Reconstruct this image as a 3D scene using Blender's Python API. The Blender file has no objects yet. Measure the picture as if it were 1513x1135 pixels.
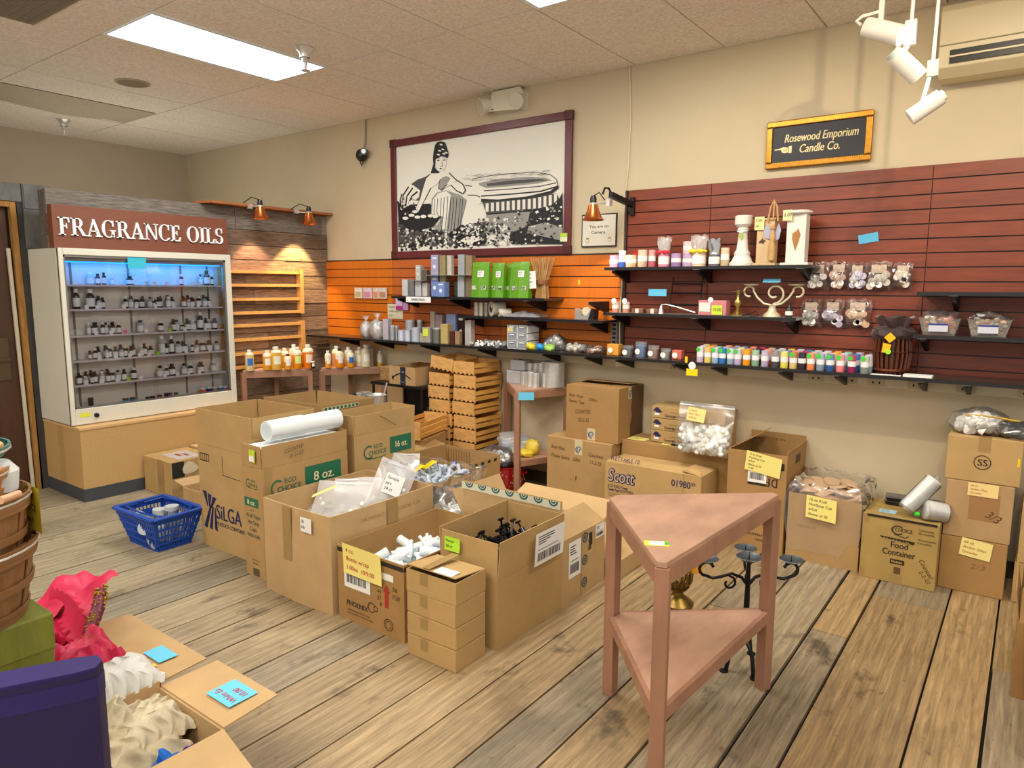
import bpy, math, random
from mathutils import Vector, Matrix
RND = random.Random(11)
C = bpy.context.scene.collection
PI = math.pi
ORD = ['leftmost', 'second from left', 'third from left', 'fourth from left', 'fifth from left', 'sixth from left', 'seventh from left', 'eighth from left', 'ninth from left', 'tenth from left', 'eleventh from left', 'twelfth from left', 'thirteenth from left', 'fourteenth from left', 'fifteenth from left', 'sixteenth from left', 'seventeenth from left', 'eighteenth from left', 'nineteenth from left', 'twentieth from left', 'twenty-first from left', 'twenty-second from left', 'twenty-third from left']

# ---------------------------------------------------------------- materials
def lin(h, a=1.0):
    h = h.lstrip('#')
    o = []
    for i in (0, 2, 4):
        c = int(h[i:i+2], 16) / 255
        o.append(c / 12.92 if c <= 0.04045 else ((c + 0.055) / 1.055) ** 2.4)
    return (*o, a)

_M = {}
def mat(name, col='#888888', rough=.6, metal=0., noise=0., scale=15., bump=0., stretch=None, emit=0., attr=None, trans=0., alpha=1., coat=0., sub=0.):
    if name in _M:
        return _M[name]
    m = bpy.data.materials.new(name); m.use_nodes = True
    nt = m.node_tree; N = nt.nodes; Lk = nt.links
    b = N['Principled BSDF']
    b.inputs['Base Color'].default_value = lin(col)
    b.inputs['Roughness'].default_value = rough
    b.inputs['Metallic'].default_value = metal
    b.inputs['Transmission Weight'].default_value = trans
    b.inputs['Alpha'].default_value = alpha
    b.inputs['Coat Weight'].default_value = coat
    if sub:
        b.inputs['Subsurface Weight'].default_value = sub
        b.inputs['Subsurface Radius'].default_value = (.02, .015, .01)
    if emit:
        b.inputs['Emission Color'].default_value = lin(col)
        b.inputs['Emission Strength'].default_value = emit
    src = None
    if attr:
        a = N.new('ShaderNodeVertexColor'); a.layer_name = attr; src = a.outputs['Color']
    if noise or bump:
        tc = N.new('ShaderNodeTexCoord'); mp = N.new('ShaderNodeMapping')
        if stretch: mp.inputs['Scale'].default_value = stretch
        Lk.new(tc.outputs['Object'], mp.inputs['Vector'])
        nz = N.new('ShaderNodeTexNoise'); nz.inputs['Scale'].default_value = scale; nz.inputs['Detail'].default_value = 6; nz.inputs['Roughness'].default_value = .65
        Lk.new(mp.outputs['Vector'], nz.inputs['Vector'])
        if noise:
            mr = N.new('ShaderNodeMapRange'); mr.inputs['From Min'].default_value = .3; mr.inputs['From Max'].default_value = .7
            mr.inputs['To Min'].default_value = 1 - noise; mr.inputs['To Max'].default_value = 1 + noise * .6
            Lk.new(nz.outputs['Fac'], mr.inputs['Value'])
            mx = N.new('ShaderNodeVectorMath'); mx.operation = 'MULTIPLY'
            if src: Lk.new(src, mx.inputs[0])
            else: mx.inputs[0].default_value = lin(col)[:3]
            Lk.new(mr.outputs['Result'], mx.inputs[1])
            src = mx.outputs['Vector']
        if bump:
            bp = N.new('ShaderNodeBump'); bp.inputs['Strength'].default_value = bump; bp.inputs['Distance'].default_value = .01
            Lk.new(nz.outputs['Fac'], bp.inputs['Height']); Lk.new(bp.outputs['Normal'], b.inputs['Normal'])
    if src: Lk.new(src, b.inputs['Base Color'])
    _M[name] = m
    return m

def film(name, col='#ffffff', fac=.18, rough=.12, frost=0.):
    """thin clear plastic or glass: mostly see-through, glossy on top"""
    if name in _M: return _M[name]
    m = bpy.data.materials.new(name); m.use_nodes = True
    nt = m.node_tree; N = nt.nodes; Lk = nt.links
    N.remove(N['Principled BSDF']); out = N['Material Output']
    t = N.new('ShaderNodeBsdfTransparent'); t.inputs['Color'].default_value = lin(col)
    g = N.new('ShaderNodeBsdfGlossy'); g.inputs['Roughness'].default_value = rough
    f = N.new('ShaderNodeFresnel'); f.inputs['IOR'].default_value = 1.45
    ad = N.new('ShaderNodeMath'); ad.operation = 'ADD'; ad.use_clamp = True; ad.inputs[1].default_value = fac
    Lk.new(f.outputs['Fac'], ad.inputs[0])
    x = N.new('ShaderNodeMixShader'); Lk.new(ad.outputs[0], x.inputs['Fac']); Lk.new(t.outputs[0], x.inputs[1]); Lk.new(g.outputs[0], x.inputs[2])
    o = x.outputs[0]
    if frost:
        d = N.new('ShaderNodeBsdfDiffuse'); d.inputs['Color'].default_value = lin(col)
        y = N.new('ShaderNodeMixShader'); y.inputs['Fac'].default_value = frost
        Lk.new(o, y.inputs[1]); Lk.new(d.outputs[0], y.inputs[2]); o = y.outputs[0]
    Lk.new(o, out.inputs['Surface'])
    _M[name] = m
    return m

KRAFT = ['#b79661', '#af8c5a', '#a57f4c', '#bd9d6e', '#b29064']
def kraft(i=0): return mat('kraft_%d' % (i % 5), KRAFT[i % 5], .85, noise=.10, scale=6, bump=.08)
def flat(h, rough=.6): return mat('flat_' + h.strip('#'), h, rough)
CLEAR = film('clear_film', fac=.05, rough=.15, frost=.05)
ZIP = film('zip_bag_film', fac=.08, rough=.2, frost=.26)
GLASS = film('pane_glass', fac=.01, rough=.02)
JAR = film('clear_jar', '#f4faff', fac=.10, rough=.08, frost=.10)
TAPE = mat('packing_tape', '#a08152', .3)
BLACKP = mat('black_plastic', '#141416', .4)
BLACKM = mat('black_metal', '#17171a', .45, .3)
WHITEP = mat('white_plastic', '#e9ecec', .35, sub=.0)
INK = flat('#1d1d20')
NAVY = flat('#1c2450')
GREENI = flat('#1c6a4a')
WPAPER = flat('#eeeeea', .8)
YNOTE = flat('#f2e384', .8)
BNOTE = flat('#66c3ea', .8)
GNOTE = flat('#b8ea3a', .8)
STEEL = mat('steel', '#dededa', .3, .6, noise=.1, scale=30)
TIN = mat('tin', '#cfd2d6', .38, .45, noise=.12, scale=20)
MAHO2 = mat('table_wood_dark', '#9d7259', .5, noise=.22, scale=5, stretch=(2, 2, .5), bump=.03)
BRASS = mat('old_brass', '#8a7038', .35, .9, noise=.35, scale=40)
COPPER = mat('copper', '#c9743f', .28, .9)
MAHO = mat('table_wood', '#b58d74', .45, noise=.28, scale=3.5, stretch=(2.2, .9, 3), bump=.03)
PINE = mat('pine', '#d9a45c', .6, noise=.2, scale=6, stretch=(1, 8, 8))
PINE2 = mat('crate_pine', '#d6a35f', .65, noise=.22, scale=5, stretch=(3, 3, 9))
PINE3 = mat('crate_slat_pine', '#d39a48', .65, noise=.25, scale=6, stretch=(6, 1, 8))

# ---------------------------------------------------------------- mesh builder
class MB:
    def __init__(s): s.v = []; s.f = []; s.fm = []; s.m = 0; s.X = None
    def add(s, vs, fs):
        o = len(s.v)
        s.v += [tuple(s.X @ Vector(p)) if s.X else tuple(p) for p in vs]
        s.f += [tuple(o + i for i in f) for f in fs]; s.fm += [s.m] * len(fs)
        return s
    def box(s, x0, x1, y0, y1, z0, z1):
        return s.add([(x0,y0,z0),(x1,y0,z0),(x1,y1,z0),(x0,y1,z0),(x0,y0,z1),(x1,y0,z1),(x1,y1,z1),(x0,y1,z1)],
                     [(0,3,2,1),(4,5,6,7),(0,1,5,4),(1,2,6,5),(2,3,7,6),(3,0,4,7)])
    def bar(s, p, q, w, h=None, up=(0,0,1)):
        p = Vector(p); q = Vector(q); h = h or w; d = (q - p).normalized(); u = Vector(up)
        if abs(d.dot(u)) > .99: u = Vector((1, 0, 0))
        r = d.cross(u).normalized() * w / 2; u = r.cross(d).normalized() * h / 2
        vs = []
        for c in (p, q): vs += [c - r - u, c + r - u, c + r + u, c - r + u]
        return s.add(vs, [(0,3,2,1),(4,5,6,7),(0,1,5,4),(1,2,6,5),(2,3,7,6),(3,0,4,7)])
    def poly(s, pts): return s.add(pts, [tuple(range(len(pts)))])
    def prism(s, pts, z0, z1):
        n = len(pts)
        return s.add([(x, y, z0) for x, y in pts] + [(x, y, z1) for x, y in pts],
                     [tuple(range(n))[::-1], tuple(range(n, 2*n))] + [(i, (i+1) % n, n + (i+1) % n, n + i) for i in range(n)])
    def lathe(s, prof, n=16, c=(0,0,0), cap=True):
        vs = []; fs = []; k = len(prof)
        for i in range(n):
            a = 2*PI*i/n
            vs += [(c[0] + r*math.cos(a), c[1] + r*math.sin(a), c[2] + z) for r, z in prof]
        for i in range(n):
            j = (i+1) % n
            fs += [(i*k+t, j*k+t, j*k+t+1, i*k+t+1) for t in range(k-1)]
        if cap:
            fs.append(tuple(i*k for i in range(n))[::-1]); fs.append(tuple(i*k+k-1 for i in range(n)))
        return s.add(vs, fs)
    def cyl(s, p, q, r0, r1=None, n=12):
        p = Vector(p); q = Vector(q); r1 = r0 if r1 is None else r1; d = (q-p).normalized()
        u = Vector((0,0,1)) if abs(d.z) < .95 else Vector((1,0,0)); a = d.cross(u).normalized(); b = d.cross(a)
        vs = []
        for c, r in ((p, r0), (q, r1)):
            vs += [c + a*r*math.cos(2*PI*i/n) + b*r*math.sin(2*PI*i/n) for i in range(n)]
        return s.add(vs, [tuple(range(n))[::-1], tuple(range(n, 2*n))] + [(i, (i+1) % n, n+(i+1) % n, n+i) for i in range(n)])
    def tube(s, path, r, n=8):
        path = [Vector(p) for p in path]; vs = []; fs = []; pa = None
        for i, p in enumerate(path):
            d = (path[min(i+1, len(path)-1)] - path[max(i-1, 0)]).normalized()
            if pa is None:
                u = Vector((0,0,1)) if abs(d.z) < .9 else Vector((1,0,0)); a = d.cross(u).normalized()
            else: a = (pa - d*pa.dot(d)).normalized()
            b = d.cross(a); pa = a; rr = r[i] if isinstance(r, (list, tuple)) else r
            vs += [p + a*rr*math.cos(2*PI*k/n) + b*rr*math.sin(2*PI*k/n) for k in range(n)]
        for i in range(len(path)-1):
            fs += [(i*n+k, i*n+(k+1) % n, (i+1)*n+(k+1) % n, (i+1)*n+k) for k in range(n)]
        fs += [tuple(range(n))[::-1], tuple(range((len(path)-1)*n, len(path)*n))]
        return s.add(vs, fs)
    def ball(s, c, rx, ry=None, rz=None, n=10, m=6):
        ry = ry or rx; rz = rz or rx
        return s.lathe_ell(c, rx, ry, rz, n, m)
    def lathe_ell(s, c, rx, ry, rz, n, m):
        vs = [(c[0], c[1], c[2]-rz)]
        for j in range(1, m):
            t = -PI/2 + PI*j/m
            vs += [(c[0]+rx*math.cos(t)*math.cos(2*PI*i/n), c[1]+ry*math.cos(t)*math.sin(2*PI*i/n), c[2]+rz*math.sin(t)) for i in range(n)]
        vs.append((c[0], c[1], c[2]+rz)); L = len(vs)-1
        fs = [(0, 1+(i+1) % n, 1+i) for i in range(n)]
        for j in range(m-2):
            o = 1+j*n; fs += [(o+i, o+(i+1) % n, o+n+(i+1) % n, o+n+i) for i in range(n)]
        o = 1+(m-2)*n; fs += [(o+i, o+(i+1) % n, L) for i in range(n)]
        return s.add(vs, fs)
    def build(s, name, mats, parent=None, smooth=False, kind=None, loc=None, rz=0, bevel=0):
        me = bpy.data.meshes.new(name); me.from_pydata(s.v, [], s.f)
        for m in (mats if isinstance(mats, (list, tuple)) else [mats]): me.materials.append(m)
        me.polygons.foreach_set('material_index', s.fm)
        if smooth:
            me.polygons.foreach_set('use_smooth', [True]*len(s.f)); me.update(); me.set_sharp_from_angle(angle=.7)
        me.update()
        o = bpy.data.objects.new(name, me); C.objects.link(o)
        if parent: o.parent = parent
        if loc: o.location = loc
        o.rotation_euler.z = rz
        if kind: o['kind'] = kind
        if bevel:
            b = o.modifiers.new('bevel', 'BEVEL'); b.width = bevel; b.segments = 2; b.limit_method = 'ANGLE'
        return o

def tag(o, label, cat, group=None, kind=None):
    o['label'] = label; o['category'] = cat
    if group: o['group'] = group
    if kind: o['kind'] = kind
    return o
def thing(name, label, cat, loc=(0,0,0), rz=0., group=None):
    o = bpy.data.objects.new(name, None); C.objects.link(o); o.empty_display_size = .05
    o.location = loc; o.rotation_euler.z = rz
    return tag(o, label, cat, group)
def dup(root, loc, rz=0., label=None, group=None):
    def cp(o, par):
        c = o.copy(); C.objects.link(c); c.parent = par
        for ch in list(o.children): cp(ch, c)
        return c
    r = cp(root, None); r.location = loc; r.rotation_euler.z = rz
    if label: r['label'] = label
    if group: r['group'] = group
    return r
def struct(name, mb, m, **k): return mb.build(name, m, kind='structure', **k)
def box(x0,x1,y0,y1,z0,z1): return MB().box(x0,x1,y0,y1,z0,z1)

# ---------------------------------------------------------------- flat graphics on a surface
_T = {}
def text2d(s):
    if s not in _T:
        cu = bpy.data.curves.new('txt', 'FONT'); cu.body = s; cu.size = 1; cu.resolution_u = 3
        ob = bpy.data.objects.new('txt', cu); me = bpy.data.meshes.new_from_object(ob)
        vs = [(v.co.x, v.co.y) for v in me.vertices]; fs = [tuple(p.vertices) for p in me.polygons]
        w = max(v[0] for v in vs) if vs else 1
        bpy.data.objects.remove(ob); bpy.data.curves.remove(cu); bpy.data.meshes.remove(me)
        _T[s] = (vs, fs, w)
    return _T[s]
class Fr:
    """a flat frame: origin, direction of reading, up"""
    def __init__(s, o, u, v): s.o = Vector(o); s.u = Vector(u).normalized(); s.v = Vector(v).normalized(); s.n = s.u.cross(s.v)
    def __call__(s, a, b, d=.0015): return s.o + s.u*a + s.v*b + s.n*d
def g_rect(mb, fr, u0, u1, v0, v1, d=.0015): return mb.poly([fr(u0,v0,d), fr(u1,v0,d), fr(u1,v1,d), fr(u0,v1,d)])
def g_poly(mb, fr, pts, d=.0015): return mb.poly([fr(a, b, d) for a, b in pts])
def g_ell(mb, fr, u, v, ru, rv, d=.0015, n=20): return g_poly(mb, fr, [(u+ru*math.cos(2*PI*i/n), v+rv*math.sin(2*PI*i/n)) for i in range(n)], d)
def g_ring(mb, fr, u, v, r, t, d=.0015, a0=0, a1=2*PI, n=24, sy=1.):
    o = [(u+r*math.cos(a0+(a1-a0)*i/n), v+sy*r*math.sin(a0+(a1-a0)*i/n)) for i in range(n+1)]
    q = [(u+(r-t)*math.cos(a0+(a1-a0)*i/n), v+sy*(r-t)*math.sin(a0+(a1-a0)*i/n)) for i in range(n+1)]
    for i in range(n): g_poly(mb, fr, [o[i], o[i+1], q[i+1], q[i]], d)
def g_stroke(mb, fr, pts, w, d=.0015):
    for (a, b), (c, e) in zip(pts, pts[1:]):
        l = math.hypot(c-a, e-b) or 1; x = -(e-b)/l*w/2; y = (c-a)/l*w/2
        g_poly(mb, fr, [(a+x,b+y), (a-x,b-y), (c-x,e-y), (c+x,e+y)], d)
def g_text(mb, fr, s, u, v, h, w=None, shear=0., rot=0., d=.0016, bold=False):
    vs, fs, tw = text2d(s); k = h/.7; kx = w/tw if w else k; c, sn = math.cos(rot), math.sin(rot)
    for off in ((0, .03*k) if bold else (0,)):
        P = []
        for x, y in vs:
            X = x*kx + y*k*shear + off; Y = y*k
            P.append(fr(u + X*c - Y*sn, v + X*sn + Y*c, d + off*.001))
        mb.add(P, fs)
def lettering(parent, fr, items, m=None, name='printed_lettering', bold=False):
    for it in items:
        mb = MB(); g_text(mb, fr, *it, bold=bold); o = mb.build(name, m or INK, parent)
    return o
def sheet(parent, fr, u0, u1, v0, v1, m, lines=(), ink=None, name='paper_note', d=.002, bend=.0, shear=.15):
    """a stuck on paper with handwriting"""
    mb = MB(); n = 6
    P = [fr(u0+(u1-u0)*i/2, v1+(v0-v1)*j/n, d + bend*(j/n)**2) for j in range(n+1) for i in range(3)]
    mb.add(P, [(j*3+i, j*3+3+i, j*3+4+i, j*3+1+i) for j in range(n) for i in range(2)])
    o = mb.build(name, m, parent, smooth=True)
    if lines:
        t = MB(); k = len(lines); H = (v1-v0)/(k+.6)
        for i, s in enumerate(lines):
            vv = v1-(i+1)*H
            g_text(t, fr, s, u0+.08*(u1-u0), vv, H*.55, min((u1-u0)*.84, text2d(s)[2]*H*.75), shear=shear, d=d+.0012+bend*((v1-vv)/(v1-v0))**2)
        t.build('handwriting', ink or INK, o)
    return o
def ship_label(parent, fr, u0, u1, v0, v1, m=None, name='shipping_label'):
    mb = MB(); g_rect(mb, fr, u0, u1, v0, v1, .002); o = mb.build(name, m or WPAPER, parent)
    t = MB(); W = u1-u0; H = v1-v0; rr = random.Random(int(abs(u0)*9999))
    for i in range(4): g_rect(t, fr, u0+.1*W, u0+(.35+.3*rr.random())*W, v1-(.12+.07*i)*H, v1-(.15+.07*i)*H, .0026)
    x = u0+.1*W
    while x < u1-.15*W:
        w = rr.choice((.012, .02, .03))*W; g_rect(t, fr, x, x+w, v0+.12*H, v0+.38*H, .0026); x += w + rr.choice((.012, .02))*W
    g_rect(t, fr, u0+.1*W, u0+.8*W, v0+.46*H, v0+.48*H, .0026)
    t.build('barcode_print', INK, o)
    return o

# ---------------------------------------------------------------- cartons
def carton(name, label, x0, x1, y0, y1, h, z0=0., k=0, flaps=(), closed=False, tape=None, rz=0., group=None, cat='box', bulge=0., hole=()):
    """origin at the centre of the base; faces: S looks to -y, E to +x"""
    t = thing(name, label, cat, ((x0+x1)/2, (y0+y1)/2, z0), rz, group)
    a, b = (x1-x0)/2, (y1-y0)/2; w = .006; m = kraft(k); mb = MB()
    if closed:
        mb.box(-a, a, -b, b, 0, h)
    else:
        def wall(p, q, r, s):       # a wall whose middle bows outwards
            n = 8; vs = []; fs = []
            P, Q, Rr, S = [Vector((*e, 0)) for e in (p, q, r, s)]
            nrm = Vector(((q[1]-p[1]), -(q[0]-p[0]), 0)).normalized()
            for j in range(4):
                zz = h*j/3
                for i in range(n+1):
                    g = bulge*math.sin(PI*i/n)*math.sin(PI*(.25+.6*j/3))
                    u = P.lerp(Q, i/n) + nrm*g; vv = Rr.lerp(S, i/n) + nrm*g
                    vs += [(u.x, u.y, zz), (vv.x, vv.y, zz)]
            W = 2*(n+1)
            for j in range(3):
                for i in range(n):
                    e = j*W+2*i
                    fs += [(e, e+2, e+2+W, e+W), (e+1, e+1+W, e+3+W, e+3)]
            e = 3*W
            fs += [(e+2*i, e+2*i+2, e+2*i+3, e+2*i+1) for i in range(n)]
            mb.add(vs, fs)
        wall((-a,-b), (a,-b), (-a+w,-b+w), (a-w,-b+w)); wall((a,-b), (a,b), (a-w,-b+w), (a-w,b-w))
        wall((a,b), (-a,b), (a-w,b-w), (-a+w,b-w)); wall((-a,b), (-a,-b), (-a+w,b-w), (-a+w,-b+w))
        mb.box(-a+w, a-w, -b+w, b-w, 0, w)
    mb.build('box_body', m, t, smooth=bool(bulge), bevel=.004 if closed else 0)
    ends = {'S': ((-a,-b), (a,-b), (0,-1)), 'N': ((a,b), (-a,b), (0,1)), 'E': ((a,-b), (a,b), (1,0)), 'W': ((-a,b), (-a,-b), (-1,0))}
    for fl in flaps:
        sd, ln, ang = fl[:3]; cut = fl[3] if len(fl) > 3 else 0.
        (px, py), (qx, qy), nn = ends[sd]; an = math.radians(ang)
        n3 = Vector((nn[0], nn[1], 0)); P = Vector((px,py,h+.001)); Q = Vector((qx,qy,h+.001)); e = (Q-P).normalized()
        P += e*.004; Q -= e*.004
        def at(base, l, th): 
            return base + n3*(math.sin(an)*l - math.cos(an)*th*1.) + Vector((0,0,1))*(math.cos(an)*l + math.sin(an)*th*1.)
        f = MB(); vs = []
        steps = 4
        for i in range(steps+1):
            l = ln*i/steps; ins = e*(cut*i/steps); bow = .0
            vs += [at(P+ins, l, 0), at(Q-ins, l, 0), at(Q-ins, l, .004), at(P+ins, l, .004)]
        fs = [(0,1,2,3), tuple(4*steps+i for i in (3,2,1,0))]
        for i in range(steps):
            o = 4*i; fs += [(o+j, o+4+j, o+4+(j+1) % 4, o+(j+1) % 4) for j in range(4)]
        f.add(vs, fs).build('flap', m, t)
    if closed:
        s = MB(); ax = tape or 'x'
        if ax == 'x': s.box(-a, a, -.001, .001, h, h+.0006)
        else: s.box(-.001, .001, -b, b, h, h+.0006)
        s.build('lid_seam', flat('#5a4327'), t)
        if tape:
            q = MB()
            if tape == 'x': q.box(-a-.0008, a+.0008, -.025, .025, h+.0004, h+.0012).box(a, a+.001, -.025, .025, h-.07, h+.001).box(-a-.001, -a, -.025, .025, h-.07, h+.001)
            else: q.box(-.025, .025, -b-.0008, b+.0008, h+.0004, h+.0012).box(-.025, .025, -b-.001, -b, h-.07, h+.001)
            q.build('tape', TAPE, t)
    t['_d'] = 0; del t['_d']
    t_f = {'S': Fr((-a,-b,0), (1,0,0), (0,0,1)), 'E': Fr((a,-b,0), (0,1,0), (0,0,1)), 'T': Fr((-a,-b,h), (1,0,0), (0,1,0))}
    return t, t_f, a, b

def blob(mb, c, rx, ry, rz, seed, amp=.2, n=14, m=9, flatz=True):
    """a wrinkled bag shape standing on its base"""
    r = random.Random(seed); ph = [r.uniform(0, 6.3) for _ in range(6)]
    o = len(mb.v); mb.ball((0,0,0), 1, 1, 1, n, m)
    for i in range(o, len(mb.v)):
        x, y, z = mb.v[i]
        k = 1 + amp*(.5*math.sin(3*x+ph[0]+2*z)+.5*math.sin(4*y+ph[1]-3*z)+.4*math.sin(7*x+5*y+ph[2])+.35*math.sin(9*z+6*x+ph[3]))
        x *= k; y *= k; z *= k
        if flatz: z = max(z, -.75)+.75
        mb.v[i] = (c[0]+x*rx, c[1]+y*ry, c[2]+z*rz/(1.6 if flatz else 1))
    return mb
def crumple(mb, x0, x1, y0, y1, z, amp, seed, nx=14, ny=12, edge=0.):
    """a heap of folded cloth as one surface"""
    r = random.Random(seed); W = []
    for k in (5, 8, 12, 18, 26):
        t = r.uniform(0, 6.3); W.append((k*math.cos(t)*2.6, k*math.sin(t)*2.6, r.uniform(0, 6.3), 1/k**.62))
    tot = sum(w[3] for w in W); vs = []
    for j in range(ny+1):
        for i in range(nx+1):
            u, v = i/nx, j/ny; x = x0+(x1-x0)*u; y = y0+(y1-y0)*v
            wx = .02*math.sin(23*y+seed)+.01*math.sin(61*x+seed); wy = .02*math.sin(19*x+2*seed)
            s = sum(a*(1.12-(math.sin((x+wx)*p+(y+wy)*q+f)**2+.06)**.5) for p, q, f, a in W)/tot
            k = min(1, 5*min(u, 1-u, v, 1-v))**.6
            vs.append((x+.008*math.sin(31*v+seed), y+.008*math.cos(27*u), z + amp*s*1.3*k + edge*(k-1)))
    w = nx+1
    return mb.add(vs, [(j*w+i, j*w+i+1, (j+1)*w+i+1, (j+1)*w+i) for j in range(ny) for i in range(nx)])
# ================================================================ camera
cd = bpy.data.cameras.new('camera'); cam = bpy.data.objects.new('camera', cd); C.objects.link(cam)
cd.sensor_width = 36; cd.lens = 1039.96/1513*36; cd.clip_start = .02
yaw, pit, rol = .637902, .136965, .00559235
f_ = Vector((-math.sin(yaw)*math.cos(pit), math.cos(yaw)*math.cos(pit), -math.sin(pit)))
r_ = Vector((math.cos(yaw), math.sin(yaw), 0)); u_ = r_.cross(f_)
r2 = r_*math.cos(rol) + u_*math.sin(rol); u2 = u_*math.cos(rol) - r_*math.sin(rol)
M = Matrix((r2, u2, -f_)).transposed().to_4x4(); M.translation = (5.3, -4.4, 1.5)
cam.matrix_world = M
bpy.context.scene.camera = cam
CEIL = 2.95

# ================================================================ shell
def attr_build(mb, name, m, cols, parent=None, kind=None):
    """cols: one colour per face"""
    o = mb.build(name, m, parent, kind=kind); me = o.data
    at = me.color_attributes.new('tone', 'FLOAT_COLOR', 'CORNER')
    k = 0
    for p in me.polygons:
        for _ in p.loop_indices: at.data[k].color = cols[p.index]; k += 1
    return o
def mixc(a, b, t): return tuple(x+(y-x)*t for x, y in zip(a, b))

# floor: long boards running towards the slat wall
seams = [-2.9,-2.6,-2.3,-2.0,-1.7,-1.42,-1.13,-.85,-.56,-.26,.03,.35,.66,.93,1.27,1.55,1.83,2.1,2.36,2.535,2.7,2.94,3.15,3.34,3.55,3.75,3.95,4.16,4.38,4.61,4.767,5.076,5.275,5.5,5.7,5.93,6.15,6.4,6.62,6.85,7.1,7.3,7.6,7.9]
fm = MB(); cols = []
for x0, x1 in zip(seams, seams[1:]):
    y = -7.6; cuts = [y]
    while y < 0:
        y += RND.uniform(2.2, 4.2); cuts.append(min(y, 0.0))
    for a, b in zip(cuts, cuts[1:]):
        if b - a < .3: continue
        t = min(1, max(0, ((x0+x1)/2-1.5)/3.2))
        c = mixc(lin('#a2957a'), lin('#a88c62'), t); k = RND.uniform(.82, 1.12)
        h = RND.uniform(-.0012, .0012)
        if RND.random() < .25: c = mixc(c, lin('#8f8774'), .6)
        g = .014 if RND.random() < .45 else .008
        fm.box(x0+g/2, x1-g/2, a+.002, b-.002, -.02, h); cols += [tuple(q*k for q in c[:3])+(1,)]*6
FLM = mat('floor_boards', rough=.55, attr='tone')
def floor_nodes(m):
    nt = m.node_tree; N = nt.nodes; L = nt.links; b = N['Principled BSDF']
    tc = N.new('ShaderNodeTexCoord'); src = b.inputs['Base Color'].links[0].from_socket
    def noise(sc, st, det=6, dist=0.):
        mp = N.new('ShaderNodeMapping'); mp.inputs['Scale'].default_value = st; L.new(tc.outputs['Object'], mp.inputs['Vector'])
        n = N.new('ShaderNodeTexNoise'); n.inputs['Scale'].default_value = sc; n.inputs['Detail'].default_value = det; n.inputs['Distortion'].default_value = dist; n.inputs['Roughness'].default_value = .65
        L.new(mp.outputs[0], n.inputs['Vector']); return n.outputs['Fac']
    def rng(s, a, c, lo, hi):
        r = N.new('ShaderNodeMapRange'); r.inputs['From Min'].default_value = a; r.inputs['From Max'].default_value = c; r.inputs['To Min'].default_value = lo; r.inputs['To Max'].default_value = hi
        L.new(s, r.inputs['Value']); return r.outputs[0]
    def mul(a, c):
        v = N.new('ShaderNodeVectorMath'); v.operation = 'MULTIPLY'; L.new(a, v.inputs[0]); L.new(c, v.inputs[1]); return v.outputs[0]
    wv = N.new('ShaderNodeTexWave'); wv.wave_type = 'BANDS'; wv.bands_direction = 'X'; wv.inputs['Scale'].default_value = 7; wv.inputs['Distortion'].default_value = 9; wv.inputs['Detail'].default_value = 3; wv.inputs['Detail Scale'].default_value = .7
    mp = N.new('ShaderNodeMapping'); mp.inputs['Scale'].default_value = (1, .16, 1); L.new(tc.outputs['Object'], mp.inputs['Vector']); L.new(mp.outputs[0], wv.inputs['Vector'])
    s = mul(src, rng(wv.outputs['Fac'], 0, 1, .86, 1.05))                       # rings
    s = mul(s, rng(noise(10, (9, .45, 1), 8, .4), .34, .66, .62, 1.18))        # grain
    s = mul(s, rng(noise(2.6, (1, .5, 1), 5, .4), .32, .5, .68, 1.03))         # wear
    s = mul(s, rng(noise(4.2, (1.1, .75, 1), 4, .2), .60, .70, 1.0, .38))       # dark stains
    s = mul(s, rng(noise(38, (1, .45, 1), 3), .27, .36, .55, 1.0))             # specks
    L.new(s, b.inputs['Base Color'])
    bp = N.new('ShaderNodeBump'); bp.inputs['Strength'].default_value = .25; bp.inputs['Distance'].default_value = .004
    L.new(noise(14, (8, .5, 1)), bp.inputs['Height']); L.new(bp.outputs[0], b.inputs['Normal'])
floor_nodes(FLM)
fm.box(-3, 7.9, -7.6, 0, -.06, -.024); cols += [lin('#120d08')]*6
attr_build(fm, 'floor', FLM, cols, kind='structure')

WALLM = mat('wall_paint', '#c9ba9b', .75, noise=.05, scale=3, bump=.03)
struct('wall_right', box(-2.7, 8, 0, .1, -.06, 3.1), WALLM)
struct('wall_left', box(-2.7, -2.55, -7.7, 0, -.06, 3.1), mat('wall_paint_shade', '#b9ab96', .75, noise=.05, scale=3))  # shade of the left recess put into a darker wall colour
# ceiling: 2 ft by 4 ft lay-in tiles
CEILM = mat('ceiling_tile', '#efe6d8', .9, noise=.22, scale=55, bump=.5)
cm = MB(); GX, GY = .0, -1.17
cm.box(-2.7, 8, -7.7, .1, CEIL+.03, CEIL+.12)
xs = [-2.7,-2.1,-1.52,-.95,-.375,.2,.775,1.36,1.92,2.47,3.04,3.64,4.22,4.8,5.4,6.0,6.6,7.2,7.8]; ys = [-1.17*i for i in range(0, 8)]
skip = []
FIX = [(.812, -1.17), (3.1, -1.15)]
for x, x2 in zip(xs, xs[1:]):
    for j, y in enumerate(ys):
        cx, cy = (x+x2)/2, y-.585
        if any(abs(cx-(fx+.265)) < .2 and abs(cy-(fy-.585)) < .3 for fx, fy in FIX): continue
        d = RND.uniform(0, .003)
        cm.box(x+.004, x2-.004, y-1.166, y-.004, CEIL+d, CEIL+.031)
struct('ceiling', cm, CEILM)

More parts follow.
